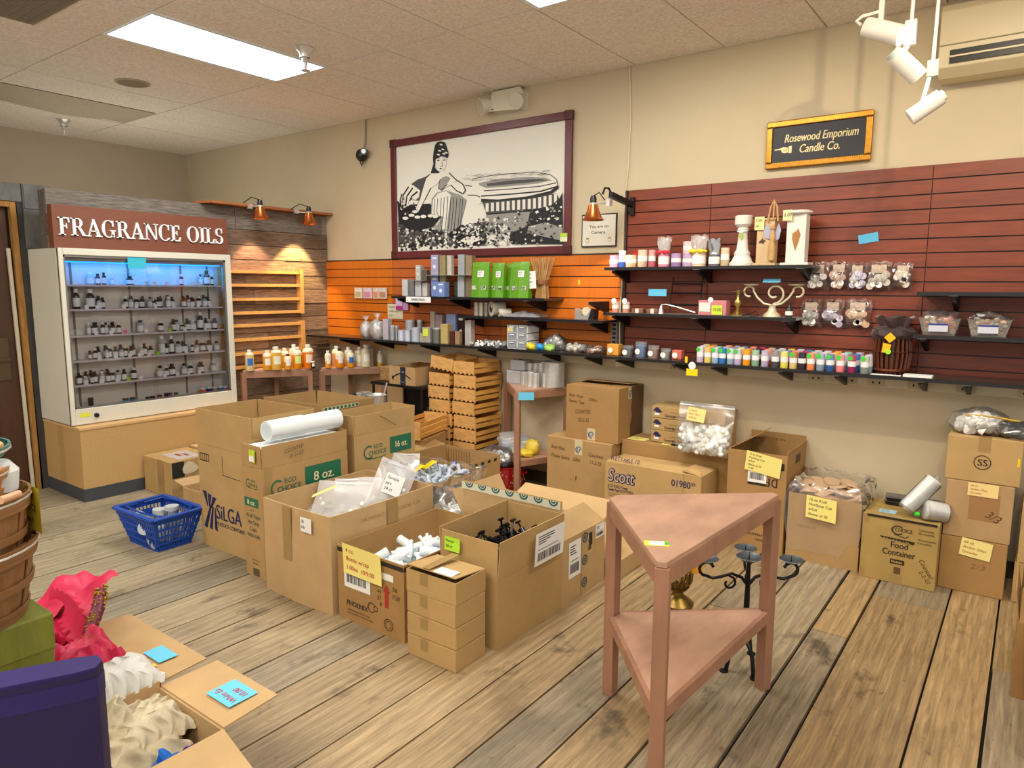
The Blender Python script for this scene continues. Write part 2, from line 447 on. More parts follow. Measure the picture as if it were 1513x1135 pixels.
# light troffers
def troffer(fx, fy, label, k):
    t = thing('ceiling_light', label, 'light', (fx+.3, fy-.585, CEIL), group='recessed ceiling light panels')
    a, b = .262, .572
    m = MB(); m.box(-a-.028, a+.028, -b-.012, -b, -.004, .02).box(-a-.028, a+.028, b, b+.012, -.004, .02).box(-a-.028, -a, -b, b, -.004, .02).box(a, a+.028, -b, b, -.004, .02)
    m.build('frame', WHITEP, t)
    g = MB().box(-a, a, -b, b, -.001, .004)
    g.build('diffuser', mat('troffer_diffuser', '#dcf1ff', .5, emit=5.), t)
troffer(.768, -1.168, 'glowing rectangular ceiling light panel over the glass display cabinet side of the room', 1)
troffer(3.04, -1.168, 'glowing ceiling light panel cut by the top edge of the photo', 2)
# sagging tile, grille and round speaker
sg = MB(); n = 10; vs = []
for j in range(7):
    for i in range(n+1):
        x = -1.45+.58*j/6; y = -2.34+1.15*i/n
        vs.append((x, y, CEIL-.004-.075*math.sin(PI*i/n)*math.sin(PI*j/6)))
W = n+1
sg.add(vs, [(j*W+i, j*W+i+1, (j+1)*W+i+1, (j+1)*W+i) for j in range(6) for i in range(n)])
tag(sg.build('ceiling_tile', mat('tile_sag', '#b7ad98', .9, noise=.1, scale=40), smooth=True), 'darker ceiling tile sagging below the grid at far left', 'ceiling tile')  # darker tone than the other tiles
t = thing('ceiling_grille', 'grey square return air grille in ceiling at top left corner', 'grille', (.93, -2.93, CEIL))
box(-.3, .3, -.29, .29, -.006, .004).build('frame', mat('grille_grey', '#8d8271', .7), t)
g = MB()
for i in range(12): g.box(-.27, .27, -.26+i*.046, -.24+i*.046, -.012, -.006)
g.build('grille_slats', flat('#776c5c'), t)
t = thing('ceiling_speaker', 'round flat ceiling speaker beyond the long light panel', 'speaker', (-.1, -1.75, CEIL))
MB().lathe([(0,-.012),(.085,-.012),(.1,-.004),(.1,.003)], 24, cap=False).build('speaker_grille', mat('speaker_mesh', '#8c8069', .8, noise=.2, scale=300), t, True)
MB().lathe([(.1,-.006),(.115,-.004),(.115,.003)], 24, cap=False).build('rim', flat('#a89a80'), t, True)
def sprinkler(x, y, label):
    t = thing('fire_sprinkler', label, 'sprinkler', (x, y, CEIL))
    MB().lathe([(.055,0),(.055,-.008),(.035,-.03),(.03,-.06),(.03,0)], 18).build('escutcheon', STEEL, t, True)
    MB().lathe([(0,-.05),(.02,-.055),(.02,-.085),(.012,-.09),(.006,-.13),(0,-.13)], 12).build('sprinkler_head', STEEL, t, True)
    m = MB(); m.lathe([(0,-.132),(.03,-.132),(.03,-.136),(0,-.136)], 10); m.tube([(.015,0,-.085),(.022,0,-.11),(.004,0,-.132)], .003, 6).tube([(-.015,0,-.085),(-.022,0,-.11),(-.004,0,-.132)], .003, 6)
    m.build('deflector', STEEL, t)
sprinkler(1.55, -1.5, 'chrome fire sprinkler hanging beside the long light panel')
sprinkler(-1.76, -1.56, 'small dark fire sprinkler hanging from ceiling at far left')

# ---------------------------------------------------------------- weathered board partition
bw = MB(); cols = []; z = 0
heights = [.16,.13,.14,.12,.15,.13,.12,.14,.13,.12,.13,.12,.13,.12,.13,.18]
s = 2.15/sum(heights)
for h in heights:
    h *= s; y = -2.36
    while y < -.02:
        e = min(y + RND.uniform(.7, 1.9), -.001)
        top = z > 1.9
        c = lin('#8b8177') if top else mixc(lin('#75604f'), lin('#a08468'), RND.random())
        k = RND.uniform(.75, 1.2); d = RND.uniform(0, .012)
        bw.box(-.2, -.155+d, y+.002, e-.002, z+.002, z+h-.003); cols += [tuple(q*k for q in c[:3])+(1,)]*6
        y = e
    z += h
bw.box(-.27, -.18, -2.36, 0, 0, 2.14); cols += [lin('#6a6258')]*6
BARN = mat('barn_boards', rough=.85, attr='tone', noise=.55, scale=9, stretch=(6, 1, 9), bump=.5)
attr_build(bw, 'wall_partition', BARN, cols, kind='structure')
GREYB = mat('grey_boards', '#6f6e6c', .8, noise=.4, scale=6, stretch=(4, 2, 1), bump=.2)
dk = MB(); dk.box(-.6, -.505, -2.41, -2.2, 0, 2.2); struct('trim_1', dk, mat('dark_post', '#3d3b39', .8, noise=.4, scale=5, stretch=(4,4,1)))
struct('trim_2', MB().box(-.504, -.485, -2.375, -2.2, 1.75, 2.2).box(-.485,-.478,-2.37,-2.21,2.03,2.195), GREYB)
struct('trim_3', MB().box(-.6, -.50, -3.6, -2.38, 2.075, 2.2), GREYB)
st = MB(); st.bar((-.53, -2.415, 0), (-.53, -2.435, 2.07), .035, .05); st.box(-.56, -.51, -3.6, -2.45, 2.035, 2.073)
struct('trim_4', st, mat('stud_pine', '#a8793a', .75, noise=.4, scale=5, stretch=(6,6,1)))
struct('trim_5', MB().bar((-.54, -2.452, 0), (-.54, -2.475, 1.75), .02, .02), flat('#cfc4ae'))
struct('wall_door', box(-.75, -.6, -7.6, -2.37, 0, 2.15), mat('door_wall', '#5a4632', .8))
DOORM = mat('door_wood', '#4a2c17', .5, noise=.3, scale=4, stretch=(6,6,.8))
t = MB(); t.box(-.598, -.565, -3.4, -2.465, .01, 2.03)
d = t.build('door_1', DOORM, kind='structure')
pp = MB()
for z0, z1 in ((.15,.72),(.8,1.1),(1.22,1.9)):
    for y0, y1 in ((-3.3,-3.0),(-2.9,-2.62)):
        pp.box(-.566, -.556, y0, y1, z0, z1)
pp.build('door_panel', mat('door_panel_wood', '#3c2312', .5, noise=.3, scale=4, stretch=(6,6,.8)), d)
MB().box(-.565, -.555, -2.62, -2.52, .82, 1.12).bar((-.55,-2.66,.96),(-.55,-2.52,.97),.02,.02).build('door_handle', mat('aged_plate', '#5b4a33', .5, .5), d)
tag(MB().box(-.563, -.560, -2.98, -2.86, 1.13, 1.34).build('door_notice', flat('#a9b0b4')), 'pale notice taped on brown door at left edge', 'notice')
# baseboards
struct('baseboard_right', box(-.1, 7.9, -.015, 0, 0, .09), mat('base_dark', '#4b3a2a', .6))

# ---------------------------------------------------------------- slat walls: each sheet is a thing
def slat_sheet(name, label, x0, x1, z0, z1, m, y=-.018):
    mb = MB(); cols = []; z = z1
    while z > z0+.005:
        b = max(z-.0765, z0); k = RND.uniform(.93, 1.07)
        mb.add([(x0+.001,y,b+.007),(x1-.001,y,b+.007),(x1-.001,y,z),(x0+.001,y,z),(x0+.001,-.001,b+.007),(x1-.001,-.001,b+.007),(x1-.001,-.001,z),(x0+.001,-.001,z)],
               [(0,1,2,3),(0,4,5,1),(3,2,6,7),(0,3,7,4),(1,5,6,2)])
        cols += [(k,k,k,1)]*5; z = b
    mb.box(x0, x1, -.006, -.0008, z0, z1); cols += [(.10,.09,.09,1)]*6
    o = attr_build(mb, name, m, cols); return tag(o, label, 'slatwall', 'slatted display wall sheets')
def wood_attr(name, col, st, nz):
    m = mat(name, rough=.42, attr='tone', noise=nz, scale=3.5, stretch=st)
    nt = m.node_tree; b = nt.nodes['Principled BSDF']; s = b.inputs['Base Color'].links[0].from_socket
    v = nt.nodes.new('ShaderNodeVectorMath'); v.operation = 'MULTIPLY'; nt.links.new(s, v.inputs[0]); v.inputs[1].default_value = lin(col)[:3]
    nt.links.new(v.outputs[0], b.inputs['Base Color']); return m
ORG = wood_attr('orange_laminate', '#cf6f17', (8, 1, 1), .12)
ORG2 = wood_attr('orange_laminate_deep', '#b9602a', (8, 1, 1), .12)
RED = wood_attr('red_laminate', '#80391f', (1, 1, 9), .32)
slat_sheet('slatwall_sheet', 'bright orange slatwall sheet in the corner next to weathered boards', -.15, .745, .99, 1.727, ORG)
slat_sheet('slatwall_sheet', 'orange-brown slatwall sheet behind the tins and green bags', .747, 1.94, .99, 1.727, ORG2)
slat_sheet('slatwall_sheet', 'orange slatwall sheet with tape dispenser shelf, left of red slatwall', 1.942, 2.985, .99, 1.727, ORG)
slat_sheet('slatwall_sheet', 'dark red slatwall sheet behind the candle jars, narrowest of the red ones', 3.02, 3.597, .985, 2.148, RED)
slat_sheet('slatwall_sheet', 'dark red slatwall sheet behind white pillar holders and hanging sample bags', 3.599, 4.8, .985, 2.148, RED)
slat_sheet('slatwall_sheet', 'dark red slatwall sheet at right edge behind clear plastic tubs', 4.802, 6.0, .985, 2.148, RED)
struct('trim_6', MB().box(-.15, 2.985, -.02, 0, 1.727, 1.738).box(3.004, 3.019, -.03, 0, .99, 2.148), flat('#3a241a'))

# raceway with sockets and pine cleat
t = thing('outlet_raceway', 'beige metal outlet raceway running under the long wall shelves', 'raceway', (0, 0, .98))
box(.93, 6.2, -.035, -.001, -.025, .025).build('channel', mat('raceway_beige', '#dccfae', .45), t)
for x in (3.42, 4.29, 4.47, 4.61, 4.81, 5.037, 5.3):
    o = box(x-.045, x+.045, -.037, -.035, -.02, .02).build('socket_plate', flat('#cbbd9c'), t)
    MB().box(x-.02, x-.012, -.038, -.037, -.006, .006).box(x+.012, x+.02, -.038, -.037, -.006, .006).build('socket_slots', INK, o)
tag(MB().bar((-.13,-.015,.985),(.93,-.015,.965),.03,.045).build('wood_cleat', mat('cleat_pine', '#e3b478', .6, noise=.15, scale=6)), 'pale pine cleat under the left end of the long shelf', 'wood strip')
# wiring standard and cords beside the red slatwall
tag(MB().tube([(3.0,-.012,2.95),(3.02,-.012,2.6),(3.01,-.012,2.3),(2.995,-.012,2.14),(2.99,-.022,1.9),(2.995,-.022,1.6),(2.985,-.03,1.3),(2.99,-.03,1.08)], .005, 6).build('cable', flat('#d8cbb0')), 'thin cream cable running down wall beside the red slatwall', 'cable')
t = thing('power_strip', 'grey power strip upright between orange and red slatwall', 'power strip', (2.955, -.03, 1.1))
box(-.022, .022, -.02, .01, 0, .17).build('strip_body', flat('#8b8580'), t)
o = MB()
for i in range(5): o.box(-.013, .013, -.022, -.02, .015+i*.03, .033+i*.03)
o.build('sockets', INK, t)
# ================================================================ fragrance oil cabinet
CABM = mat('cabinet_white', '#d9d6c6', .5, noise=.04, scale=4)
t = thing('display_cabinet', 'white glass-fronted display cabinet with blue lit top shelf on tan base', 'cabinet', (0, -1.74, 0))
X0, X1, Y0, Y1 = -.14, 0., -.63, .63      # local y
m = MB()
m.box(-.5, 0, Y0, Y0+.025, .53, 1.745)                       # left side
m.box(-.13, 0, Y1-.025, Y1, .53, 1.745)                      # right side
m.box(-.13, 0, Y0+.025, Y1-.025, 1.72, 1.745).box(-.5, -.13, Y0+.025, Y0+.2, 1.72, 1.745)
m.box(-.13, 0, Y0+.025, Y1-.025, .53, .635)
m.box(-.02, .012, Y0, Y0+.028, .53, 1.745).box(-.02, .012, Y1-.045, Y1, .53, 1.745).box(-.02, .012, Y0+.028, Y1-.045, 1.70, 1.745).box(-.02, .012, Y0+.028, Y1-.045, .53, .64)
m.build('cabinet_body', CABM, t, bevel=.003)
box(-.14, -.13, Y0+.025, Y1-.025, .635, 1.72).build('back_panel', mat('cabinet_back', '#cfc9c2', .6), t)
b = MB(); b.box(-.62, .1, Y0+.01, Y1, .09, .505); b.build('base', mat('particle_board', '#bf9a63', .7, noise=.12, scale=90), t)
box(-.62, .105, Y0+.005, Y1, .505, .522).build('base_top', mat('base_lip', '#d3ab74', .6), t)
box(-.62, .104, Y0+.006, Y1, 0, .09).build('base_skirting', mat('vinyl_base', '#3f434c', .5), t)
box(-.6, .0, Y0+.03, Y1-.03, .522, .53).build('base_riser', flat('#bdb7a4'), t)
k = MB().lathe([(0,0),(.016,0),(.016,.012),(.010,.02),(0,.02)], 14); k.X = None
kn = k.build('lock', BLACKM, t, True); kn.location = (.012, Y0+.16, .585); kn.rotation_euler = (0, PI/2, 0)
sheet(t, Fr((.012, Y0+.055, .59), (0,1,0), (0,0,1)), 0, .07, -.008, .02, flat('#d9e23a'), name='price_sticker')
fr = MB(); fr.box(-.006, .004, Y0+.028, Y0+.04, .64, 1.70).box(-.006, .004, Y1-.062, Y1-.045, .64, 1.70).box(-.006, .004, Y0+.028, Y1-.045, 1.685, 1.70).box(-.006, .004, Y0+.028, Y1-.045, .64, .652)
fr.build('glass_track', mat('alu', '#9a9da0', .35, .8), t)
box(-.012, -.009, Y0+.03, Y0+.62, .645, 1.695).build('glass_pane', GLASS, t)
box(-.004, -.001, Y0+.58, Y1-.05, .645, 1.695).build('glass_pane', GLASS, t)
sh = [1.5, 1.33, 1.147, .972, .80]
# the shelves hang a little off level at the front lip
for z in sh:
    box(-.127, -.03, Y0+.03, Y1-.06, z-.012, z).build('shelf', mat('cab_shelf', '#cfc6ce', .45), t)
for y in (Y0+.12, -.12, .28, .5):
    box(-.13, -.122, y-.006, y+.006, .64, 1.66).build('shelf_standard', flat('#6d6a66'), t)
box(-.13, -.02, Y0+.026, Y1-.026, 1.66, 1.72).build('light_valance', mat('valance', '#8f8b80', .6), t)
box(-.11, -.05, Y0+.06, Y1-.06, 1.652, 1.659).build('blue_light_strip', mat('blue_strip', '#0a86ff', .5, emit=3.), t)
sheet(t, Fr((.005, -.18, 1.62), (0,1,0), (0,0,1)), 0, .13, 0, .08, flat('#35b6cf'), name='blue_notice')

BROWNG = mat('brown_glass', '#2a1a12', .15)
CLEARG = mat('pale_glass', '#a9b4ba', .15)
LABELM = flat('#e4e6ea', .7)
CAPB = mat('black_cap', '#131316', .4); CAPW = mat('white_cap', '#e6e8ea', .4)
def oil_bottle(loc, w, h, dark, capm, label, group):
    r = w/2*.97; b = MB()
    b.m = 0; b.lathe([(0,0),(r*.95,0),(r,.004),(r,h*.62),(r*.85,h*.72),(r*.42,h*.8),(r*.42,h*.84),(0,h*.84)], 12)
    b.m = 1; b.lathe([(r*1.01,h*.12),(r*1.02,h*.12),(r*1.02,h*.56),(r*1.01,h*.56)], 12, cap=False)
    o = b.build('oil_bottle', [BROWNG if dark else CLEARG, LABELM], None, True, loc=loc)
    tag(o, label, 'bottle', group)
    MB().lathe([(0,h*.82),(r*.6,h*.82),(r*.6,h),(0,h)], 12).build('cap', capm, o, True)
    return o
rows = {
 1.5: [(-2.141,.047,.086),(-2.096,.034,.077),(-2.06,.029,.087),(-1.994,.025,.062),(-1.875,.052,.063),(-1.49,.029,.084),(-1.319,.03,.086),(-1.273,.049,.115),(-1.236,.025,.087)],
 1.33: [(-2.242,.046,.141),(-2.157,.059,.137),(-2.103,.034,.077),(-2.07,.032,.081),(-1.917,.031,.085),(-1.884,.036,.083),(-1.834,.031,.08),(-1.802,.032,.082),(-1.746,.034,.082),(-1.711,.033,.063),(-1.673,.040,.08),(-1.605,.038,.083),(-1.562,.036,.081),(-1.475,.035,.077),(-1.44,.033,.057),(-1.401,.042,.074),(-1.353,.042,.083),(-1.308,.037,.079),(-1.268,.04,.079)],
 1.147: [(-2.176,.028,.087),(-2.143,.036,.087),(-2.092,.032,.088),(-2.06,.029,.083),(-2.02,.038,.081),(-1.983,.033,.079),(-1.815,.05,.092),(-1.668,.044,.083),(-1.57,.028,.09),(-1.535,.038,.085),(-1.5,.029,.057),(-1.462,.044,.085),(-1.409,.056,.08),(-1.349,.046,.139),(-1.309,.031,.093),(-1.271,.041,.082),(-1.226,.043,.088)],
 .972: [(-2.182,.024,.062),(-2.151,.036,.078),(-2.077,.027,.079),(-2.048,.03,.084),(-2.012,.033,.082),(-1.975,.035,.074),(-1.939,.034,.08),(-1.901,.033,.079),(-1.832,.035,.082),(-1.797,.033,.091),(-1.756,.04,.071),(-1.674,.044,.145),(-1.632,.036,.082),(-1.594,.037,.14),(-1.546,.05,.093),(-1.491,.055,.091),(-1.428,.028,.075),(-1.396,.034,.069),(-1.335,.049,.084),(-1.283,.05,.086),(-1.226,.044,.077)],
 .80: [(-2.265,.033,.082),(-2.228,.033,.057),(-2.189,.024,.083),(-2.159,.034,.083),(-2.116,.034,.084),(-2.08,.034,.084),(-2.043,.036,.08),(-2.005,.035,.08),(-1.967,.036,.086),(-1.888,.047,.087),(-1.696,.052,.084),(-1.651,.034,.081),(-1.595,.052,.091),(-1.504,.041,.086),(-1.46,.044,.084),(-1.357,.055,.088),(-1.257,.04,.089)]}
nm = {1.5: 'blue lit top shelf', 1.33: 'second cabinet shelf', 1.147: 'third cabinet shelf', .972: 'fourth cabinet shelf', .8: 'fifth cabinet shelf'}
for z, rw in rows.items():
    for i, (y, w, h) in enumerate(rw):
        wc = (i*7+int(z*10)) % 5 < 2 or h > .13
        big = 'tall ' if h > .1 else ''
        oil_bottle((-.075 + .012*((i % 3)-1), y, z), w, h, (i+int(z*100)) % 3 != 0, CAPW if wc else CAPB,
                   '%s%s-capped oil bottle, %s on the %s' % (big, 'white' if wc else 'black', ORD[i], nm[z]), 'oil bottles in the cabinet')
for z, rw in rows.items():       # a second row stands behind the first
    if z == 1.5: continue
    for i, (y, w, h) in enumerate(rw[:-1]):
        if (i*3+int(z*10)) % 4 == 1 or rw[i+1][0]-y > .075: continue
        oil_bottle((-.112, (y+rw[i+1][0])/2, z), .031, .08+.006*(i % 3), True, CAPB if i % 3 else CAPW, '%s-capped oil bottle in back row, behind the %s on %s' % ('black' if i % 3 else 'white', ORD[i], nm[z]), 'oil bottles in the cabinet back row')
# price cards along shelf lips
cards = {1.5: [-1.775,-1.716,-1.623,-1.417,-1.364], 1.33: [-2.20,-2.13,-1.95,-1.86,-1.72,-1.58,-1.43,-1.38,-1.28], 1.147: [-2.15,-2.05,-1.95,-1.80,-1.62,-1.5,-1.33], .972: [-2.14,-2.03,-1.93,-1.86,-1.79,-1.72,-1.5,-1.42,-1.3], .8: [-2.24,-2.14,-2.03,-1.95,-1.86,-1.68,-1.58,-1.49,-1.4]}
for z, ys in cards.items():
    for i, y in enumerate(ys):
        c = 'green' if (z, i) in ((1.147, 4), (.972, 5), (.8, 3)) else ('pink' if (z, i) == (1.147, 2) else 'white')
        o = MB().box(-.036, -.033, y-.013, y+.013, z+.001, z+.027).build('price_card', flat({'white': '#e8e8ee', 'green': '#8fd02e', 'pink': '#e8609a'}[c]))
        tag(o, 'small %s price card standing on the %s, %s' % (c, nm[z], ORD[i]), 'price card', 'price cards on the cabinet shelves')
bc = ['#1b1b22','#2b8fc4','#2a84bb','#222228','#1f2026','#c2424a','#2a2430','#c24f9a','#6ac04a']
for i, (y, w, h) in enumerate([(-2.21,.038,.067),(-1.971,.046,.032),(-1.922,.041,.032),(-1.81,.032,.024),(-1.772,.04,.025),(-1.72,.038,.028),(-1.667,.033,.036),(-1.634,.03,.034),(-1.588,.034,.031)]):
    b = MB(); r = w/2*.9; b.lathe([(0,0),(r,0),(r,h*.7),(0,h*.7)], 12)
    o = b.build('colour_jar', flat(bc[i], .3), None, True, loc=(-.06, y, .6355))
    MB().lathe([(0,h*.7),(r*1.03,h*.7),(r*1.03,h),(0,h)], 12).build('lid', CAPB, o, True)
    tag(o, 'tiny dark-lidded pot on the cabinet floor, ' + ORD[i], 'jar', 'tiny pots on the cabinet floor')
for i, (y, w, h, c, n) in enumerate([(-1.372,.05,.049,'#e0653e','orange-red'),(-1.318,.05,.051,'#3a2d86','violet'),(-1.268,.04,.044,'#e98a3c','orange'),(-1.222,.044,.045,'#2a86c4','blue'),(-1.177,.038,.04,'#e2528a','pink')]):
    r = w/2*.95; o = MB().lathe([(0,0),(r*.9,0),(r,h*.7),(0,h*.7)], 12).build('colour_pot', flat(c, .3), None, True, loc=(-.05, y, .6355))
    MB().lathe([(0,h*.7),(r*1.05,h*.7),(r*1.05,h),(0,h)], 12).build('lid', CAPW, o, True)
    tag(o, '%s pot with white lid at right end of the cabinet floor' % n, 'jar', 'white-lidded pots')

# ---------------------------------------------------------------- FRAGRANCE OILS board
t = thing('shop_sign', 'brown board sign reading FRAGRANCE OILS above the glass cabinet', 'sign', (-.05, -1.74, 1.747))
box(-.05, .02, -.635, .635, 0, .285).build('sign_board', mat('sign_brown', '#7a4630', .55, noise=.12, scale=20, stretch=(1, 1, 6)), t)
def arc(cx, cy, rx, ry, t0, t1, a0, a1, n=16):
    P = []
    for i in range(n+1):
        a = math.radians(a0+(a1-a0)*i/n); tk = t1 + (t0-t1)*abs(math.cos(a))**1.3
        P.append(((cx+rx*math.cos(a), cy+ry*math.sin(a)), (cx+(rx-tk)*math.cos(a), cy+(ry-t1-(tk-t1)*.25)*math.sin(a))))
    return [[P[i][0], P[i+1][0], P[i+1][1], P[i][1]] for i in range(n)]
def rc(a, b, c, d): return [[(a,b),(c,b),(c,d),(a,d)]]
GL = {
 'F': (.72, rc(.12,0,.30,1)+rc(.0,0,.42,.06)+rc(.0,.94,.3,1)+rc(.3,.93,.68,1)+[[(.62,.72),(.68,.72),(.68,.95),(.56,.95)]]+rc(.3,.48,.48,.55)+rc(.46,.38,.52,.66)),
 'R': (.9, rc(.12,0,.30,1)+rc(.0,0,.42,.06)+rc(.0,.94,.3,1)+rc(.3,.94,.45,1)+rc(.3,.48,.45,.54)+arc(.44,.74,.28,.26,.18,.06,-90,90)+[[(.42,.5),(.58,.5),(.86,.06),(.66,.06)]]+rc(.66,0,.92,.06)),
 'A': (.94, [[(.12,.05),(.19,.05),(.46,.8),(.42,.95)],[(.40,1),(.54,1),(.88,.05),(.66,.05)]]+rc(.24,.28,.66,.35)+rc(0,0,.3,.06)+rc(.56,0,.98,.06)),
 'N': (.98, rc(.13,0,.2,1)+[[(.06,1),(.28,1),(.86,0),(.74,0)]]+rc(.79,0,.86,1)+rc(0,0,.33,.06)+rc(0,.94,.25,1)+rc(.66,.94,.99,1)),
 'E': (.76, rc(.12,0,.30,1)+rc(.0,0,.3,.06)+rc(.0,.94,.3,1)+rc(.3,.93,.66,1)+[[(.6,.74),(.66,.74),(.66,.95),(.54,.95)]]+rc(.3,.48,.46,.55)+rc(.44,.38,.5,.66)+rc(.3,0,.7,.07)+[[(.58,.05),(.7,.05),(.74,.27),(.68,.27)]]),
 'C': (.86, arc(.46,.5,.44,.52,.19,.05,48,312)+rc(.7,.66,.78,1.0)+rc(.72,.1,.78,.2)),
 'G': (.94, arc(.46,.5,.44,.52,.19,.05,48,318)+rc(.7,.66,.78,1.0)+rc(.64,.03,.82,.4)+rc(.54,.38,.92,.44)),
 'O': (.96, arc(.47,.5,.45,.52,.19,.05,0,360,28)),
 'I': (.46, rc(.13,0,.31,1)+rc(0,0,.44,.06)+rc(0,.94,.44,1)),
 'L': (.74, rc(.12,0,.30,1)+rc(.0,0,.3,.06)+rc(.0,.94,.44,1)+rc(.3,0,.68,.07)+[[(.56,.05),(.68,.05),(.72,.3),(.66,.3)]]),
 'S': (.7, arc(.34,.75,.29,.27,.15,.06,40,270)+arc(.34,.26,.31,.28,.16,.06,-150,90)+rc(.54,.7,.6,1.0)+rc(.03,0,.09,.3)),
 ' ': (.42, [])}
s = 'FRAGRANCE OILS'; tw = sum(GL[c][0]+.02 for c in s); sc = 1.205/tw; u = -.605; lt = MB()
for c in s:
    w, ps = GL[c]
    for p in ps:
        q = [(u+a*sc, .085+b*.118) for a, b in p]; n = len(q)
        lt.add([(.0205, a, b) for a, b in q]+[(.032, a, b) for a, b in q], [tuple(range(n, 2*n)), tuple(range(n))]+[(i, (i+1) % n, n+(i+1) % n, n+i) for i in range(n)])
    u += (w+.02)*sc
    if c == ' ' or u > .595: lt.build('raised_lettering', mat('sign_white', '#eef0f2', .5), t); lt = MB()

# ---------------------------------------------------------------- pine rack on the boards
def rack(label, zs, z0, z1):
    t = thing('wall_rack', label, 'rack', (-.13, -.69, z0))
    for z in zs:
        box(-.02, .035, -.42, .325, z-z0-.016, z-z0+.008).build('rack_rail', PINE, t)
    box(-.02, .04, .325, .362, 0, z1-z0).build('rack_post', PINE, t)
    box(-.02, .04, -.455, -.42, 0, z1-z0).build('rack_post', PINE, t)
rack('upper pine ladder-style wall rack with four empty rails', [1.62,1.507,1.387,1.272], 1.25, 1.645)
rack('lower pine wall rack behind the amber bottles', [1.165,1.045,.925,.81], .79, 1.185)

# ---------------------------------------------------------------- strip board and clip lamps
tag(MB().prism([(-.2,-1.27),(-.03,-1.22),(-.05,-.004),(-.2,-.004)], 2.152, 2.172).build('ledge_board', mat('ledge_wood', '#a8683c', .5, noise=.2, scale=5)), 'thin brown ledge board along top of weathered partition', 'board')
def clip_lamp(loc, label, arm, tilt=0.):
    t = thing('clip_lamp', label, 'lamp', loc, group='copper shade lamps')
    MB().lathe([(.022,.0),(.03,-.005),(.04,-.045),(.058,-.085),(.066,-.098),(.072,-.1),(.070,-.103),(.062,-.098),(.05,-.08),(.034,-.04),(.02,-.004)], 24, cap=False).build('lamp_shade', COPPER, t, True)
    MB().lathe([(0,-.01),(.02,-.01),(.022,.03),(.016,.05),(0,.052)], 12).build('socket', BLACKP, t, True)
    MB().lathe([(.023,-.006),(.027,-.012),(.03,-.006),(.024,.006)], 14, cap=False).build('collar', STEEL, t, True)
    MB().ball((0,0,-.06), .026, .026, .032, 10, 6).build('bulb', mat('bulb_glow', '#ffd9a0', .4, emit=6.), t, True)
    MB().tube(arm, .006, 8).build('arm', STEEL, t, True)
    e = arm[-1]
    MB().box(e[0]-.012, e[0]+.012, e[1]-.02, e[1]+.02, e[2]-.03, e[2]+.01).build('clip', STEEL, t)
    MB().tube([(0,0,.05),(arm[-1][0]*.5, arm[-1][1]*.5-.03, .07),(arm[-1][0], arm[-1][1]-.06, .02)], .004, 6).build('cord', BLACKP, t, True)
    return t
clip_lamp((.04,-.835,2.155), 'left copper clip lamp on the ledge above the weathered boards', [(-.02,0,.0),(-.06,-.03,-.0),(-.085,-.04,.01)])
clip_lamp((.04,-.345,2.145), 'right copper clip lamp on the ledge above the weathered boards', [(-.02,0,.0),(-.06,-.05,.0),(-.085,-.07,.02)])
t = clip_lamp((2.96,-.38,2.03), 'lit copper lamp on black bracket beside the red slatwall', [(.02,0,.0),(.06,.06,.01),(.075,.075,.02)])
br = MB(); br.box(.085,.115,.335,.362,-.05,.07); br.bar((.10,.345,.02),(.08,.08,.06),.03,.035); br.tube([(.08,.10,.06),(.07,.07,.10),(.06,.04,.10),(.05,.03,.06)], .007, 8)
br.build('wall_bracket', BLACKM, t)

# ---------------------------------------------------------------- small triangular tables with bottles
def tri_table(name, label, A, B, Cc, ztop, zlow=None, th=.018, ap=.045, leg=.04, group=None, sticker=None):
    """three-legged corner table, points in world xy"""
    cx = (A[0]+B[0]+Cc[0])/3; cy = (A[1]+B[1]+Cc[1])/3
    P = [(p[0]-cx, p[1]-cy) for p in (A, B, Cc)]
    if (P[1][0]-P[0][0])*(P[2][1]-P[0][1])-(P[1][1]-P[0][1])*(P[2][0]-P[0][0]) < 0: P = [P[0], P[2], P[1]]
    t = thing(name, label, 'table', (cx, cy, 0), group=group)
    def clip(k):        # corners cut off
        o = []
        for i in range(3):
            p = Vector(P[i]); a = (Vector(P[i-1])-p).normalized(); b = (Vector(P[(i+1) % 3])-p).normalized()
            o += [tuple(p+a*k), tuple(p+b*k)]
        return o
    def inset(f): return [(p[0]*f, p[1]*f) for p in clip(.035)]
    MB().prism(clip(.035), ztop-th, ztop).build('table_top', MAHO, t, bevel=.002)
    def rim(z0, z1, nm):
        q = [Vector((*p, (z0+z1)/2)) for p in inset(.965)]
        for i in (1, 3, 5): MB().bar(q[i], q[(i+1) % 6], .018, z1-z0).build(nm, MAHO2, t)
    rim(ztop-th-ap, ztop-th, 'apron')
    legs = [(p[0]*.90, p[1]*.90) for p in P]
    for i, p in enumerate(legs):
        d = Vector(p).normalized(); mb = MB(); w = leg/2; e = Vector((-d.y, d.x))
        c = [Vector(p)+d*w+e*w, Vector(p)+d*w-e*w, Vector(p)-d*w-e*w, Vector(p)-d*w+e*w]
        mb.prism([tuple(x) for x in c][::-1], 0, ztop-th-.001).build('leg', MAHO2, t, bevel=.002)
    if zlow:
        MB().prism(inset(.90), zlow-th, zlow).build('lower_shelf', MAHO, t)
        q = [Vector((*p, zlow-.022)) for p in inset(.93)]
        for i in (1, 3, 5): MB().bar(q[i], q[(i+1) % 6], .018, .042).build('shelf_rail', MAHO2, t)
    return t
tri_table('corner_table', 'small brown table with amber jugs beside the glass cabinet', (-.02,-1.06), (.29,-.535), (-.13,-.63), .79)
tri_table('corner_table', 'small brown table with pale bottles in the corner by the orange slatwall', (.315,-.51), (.67,-.04), (.2,-.06), .79)
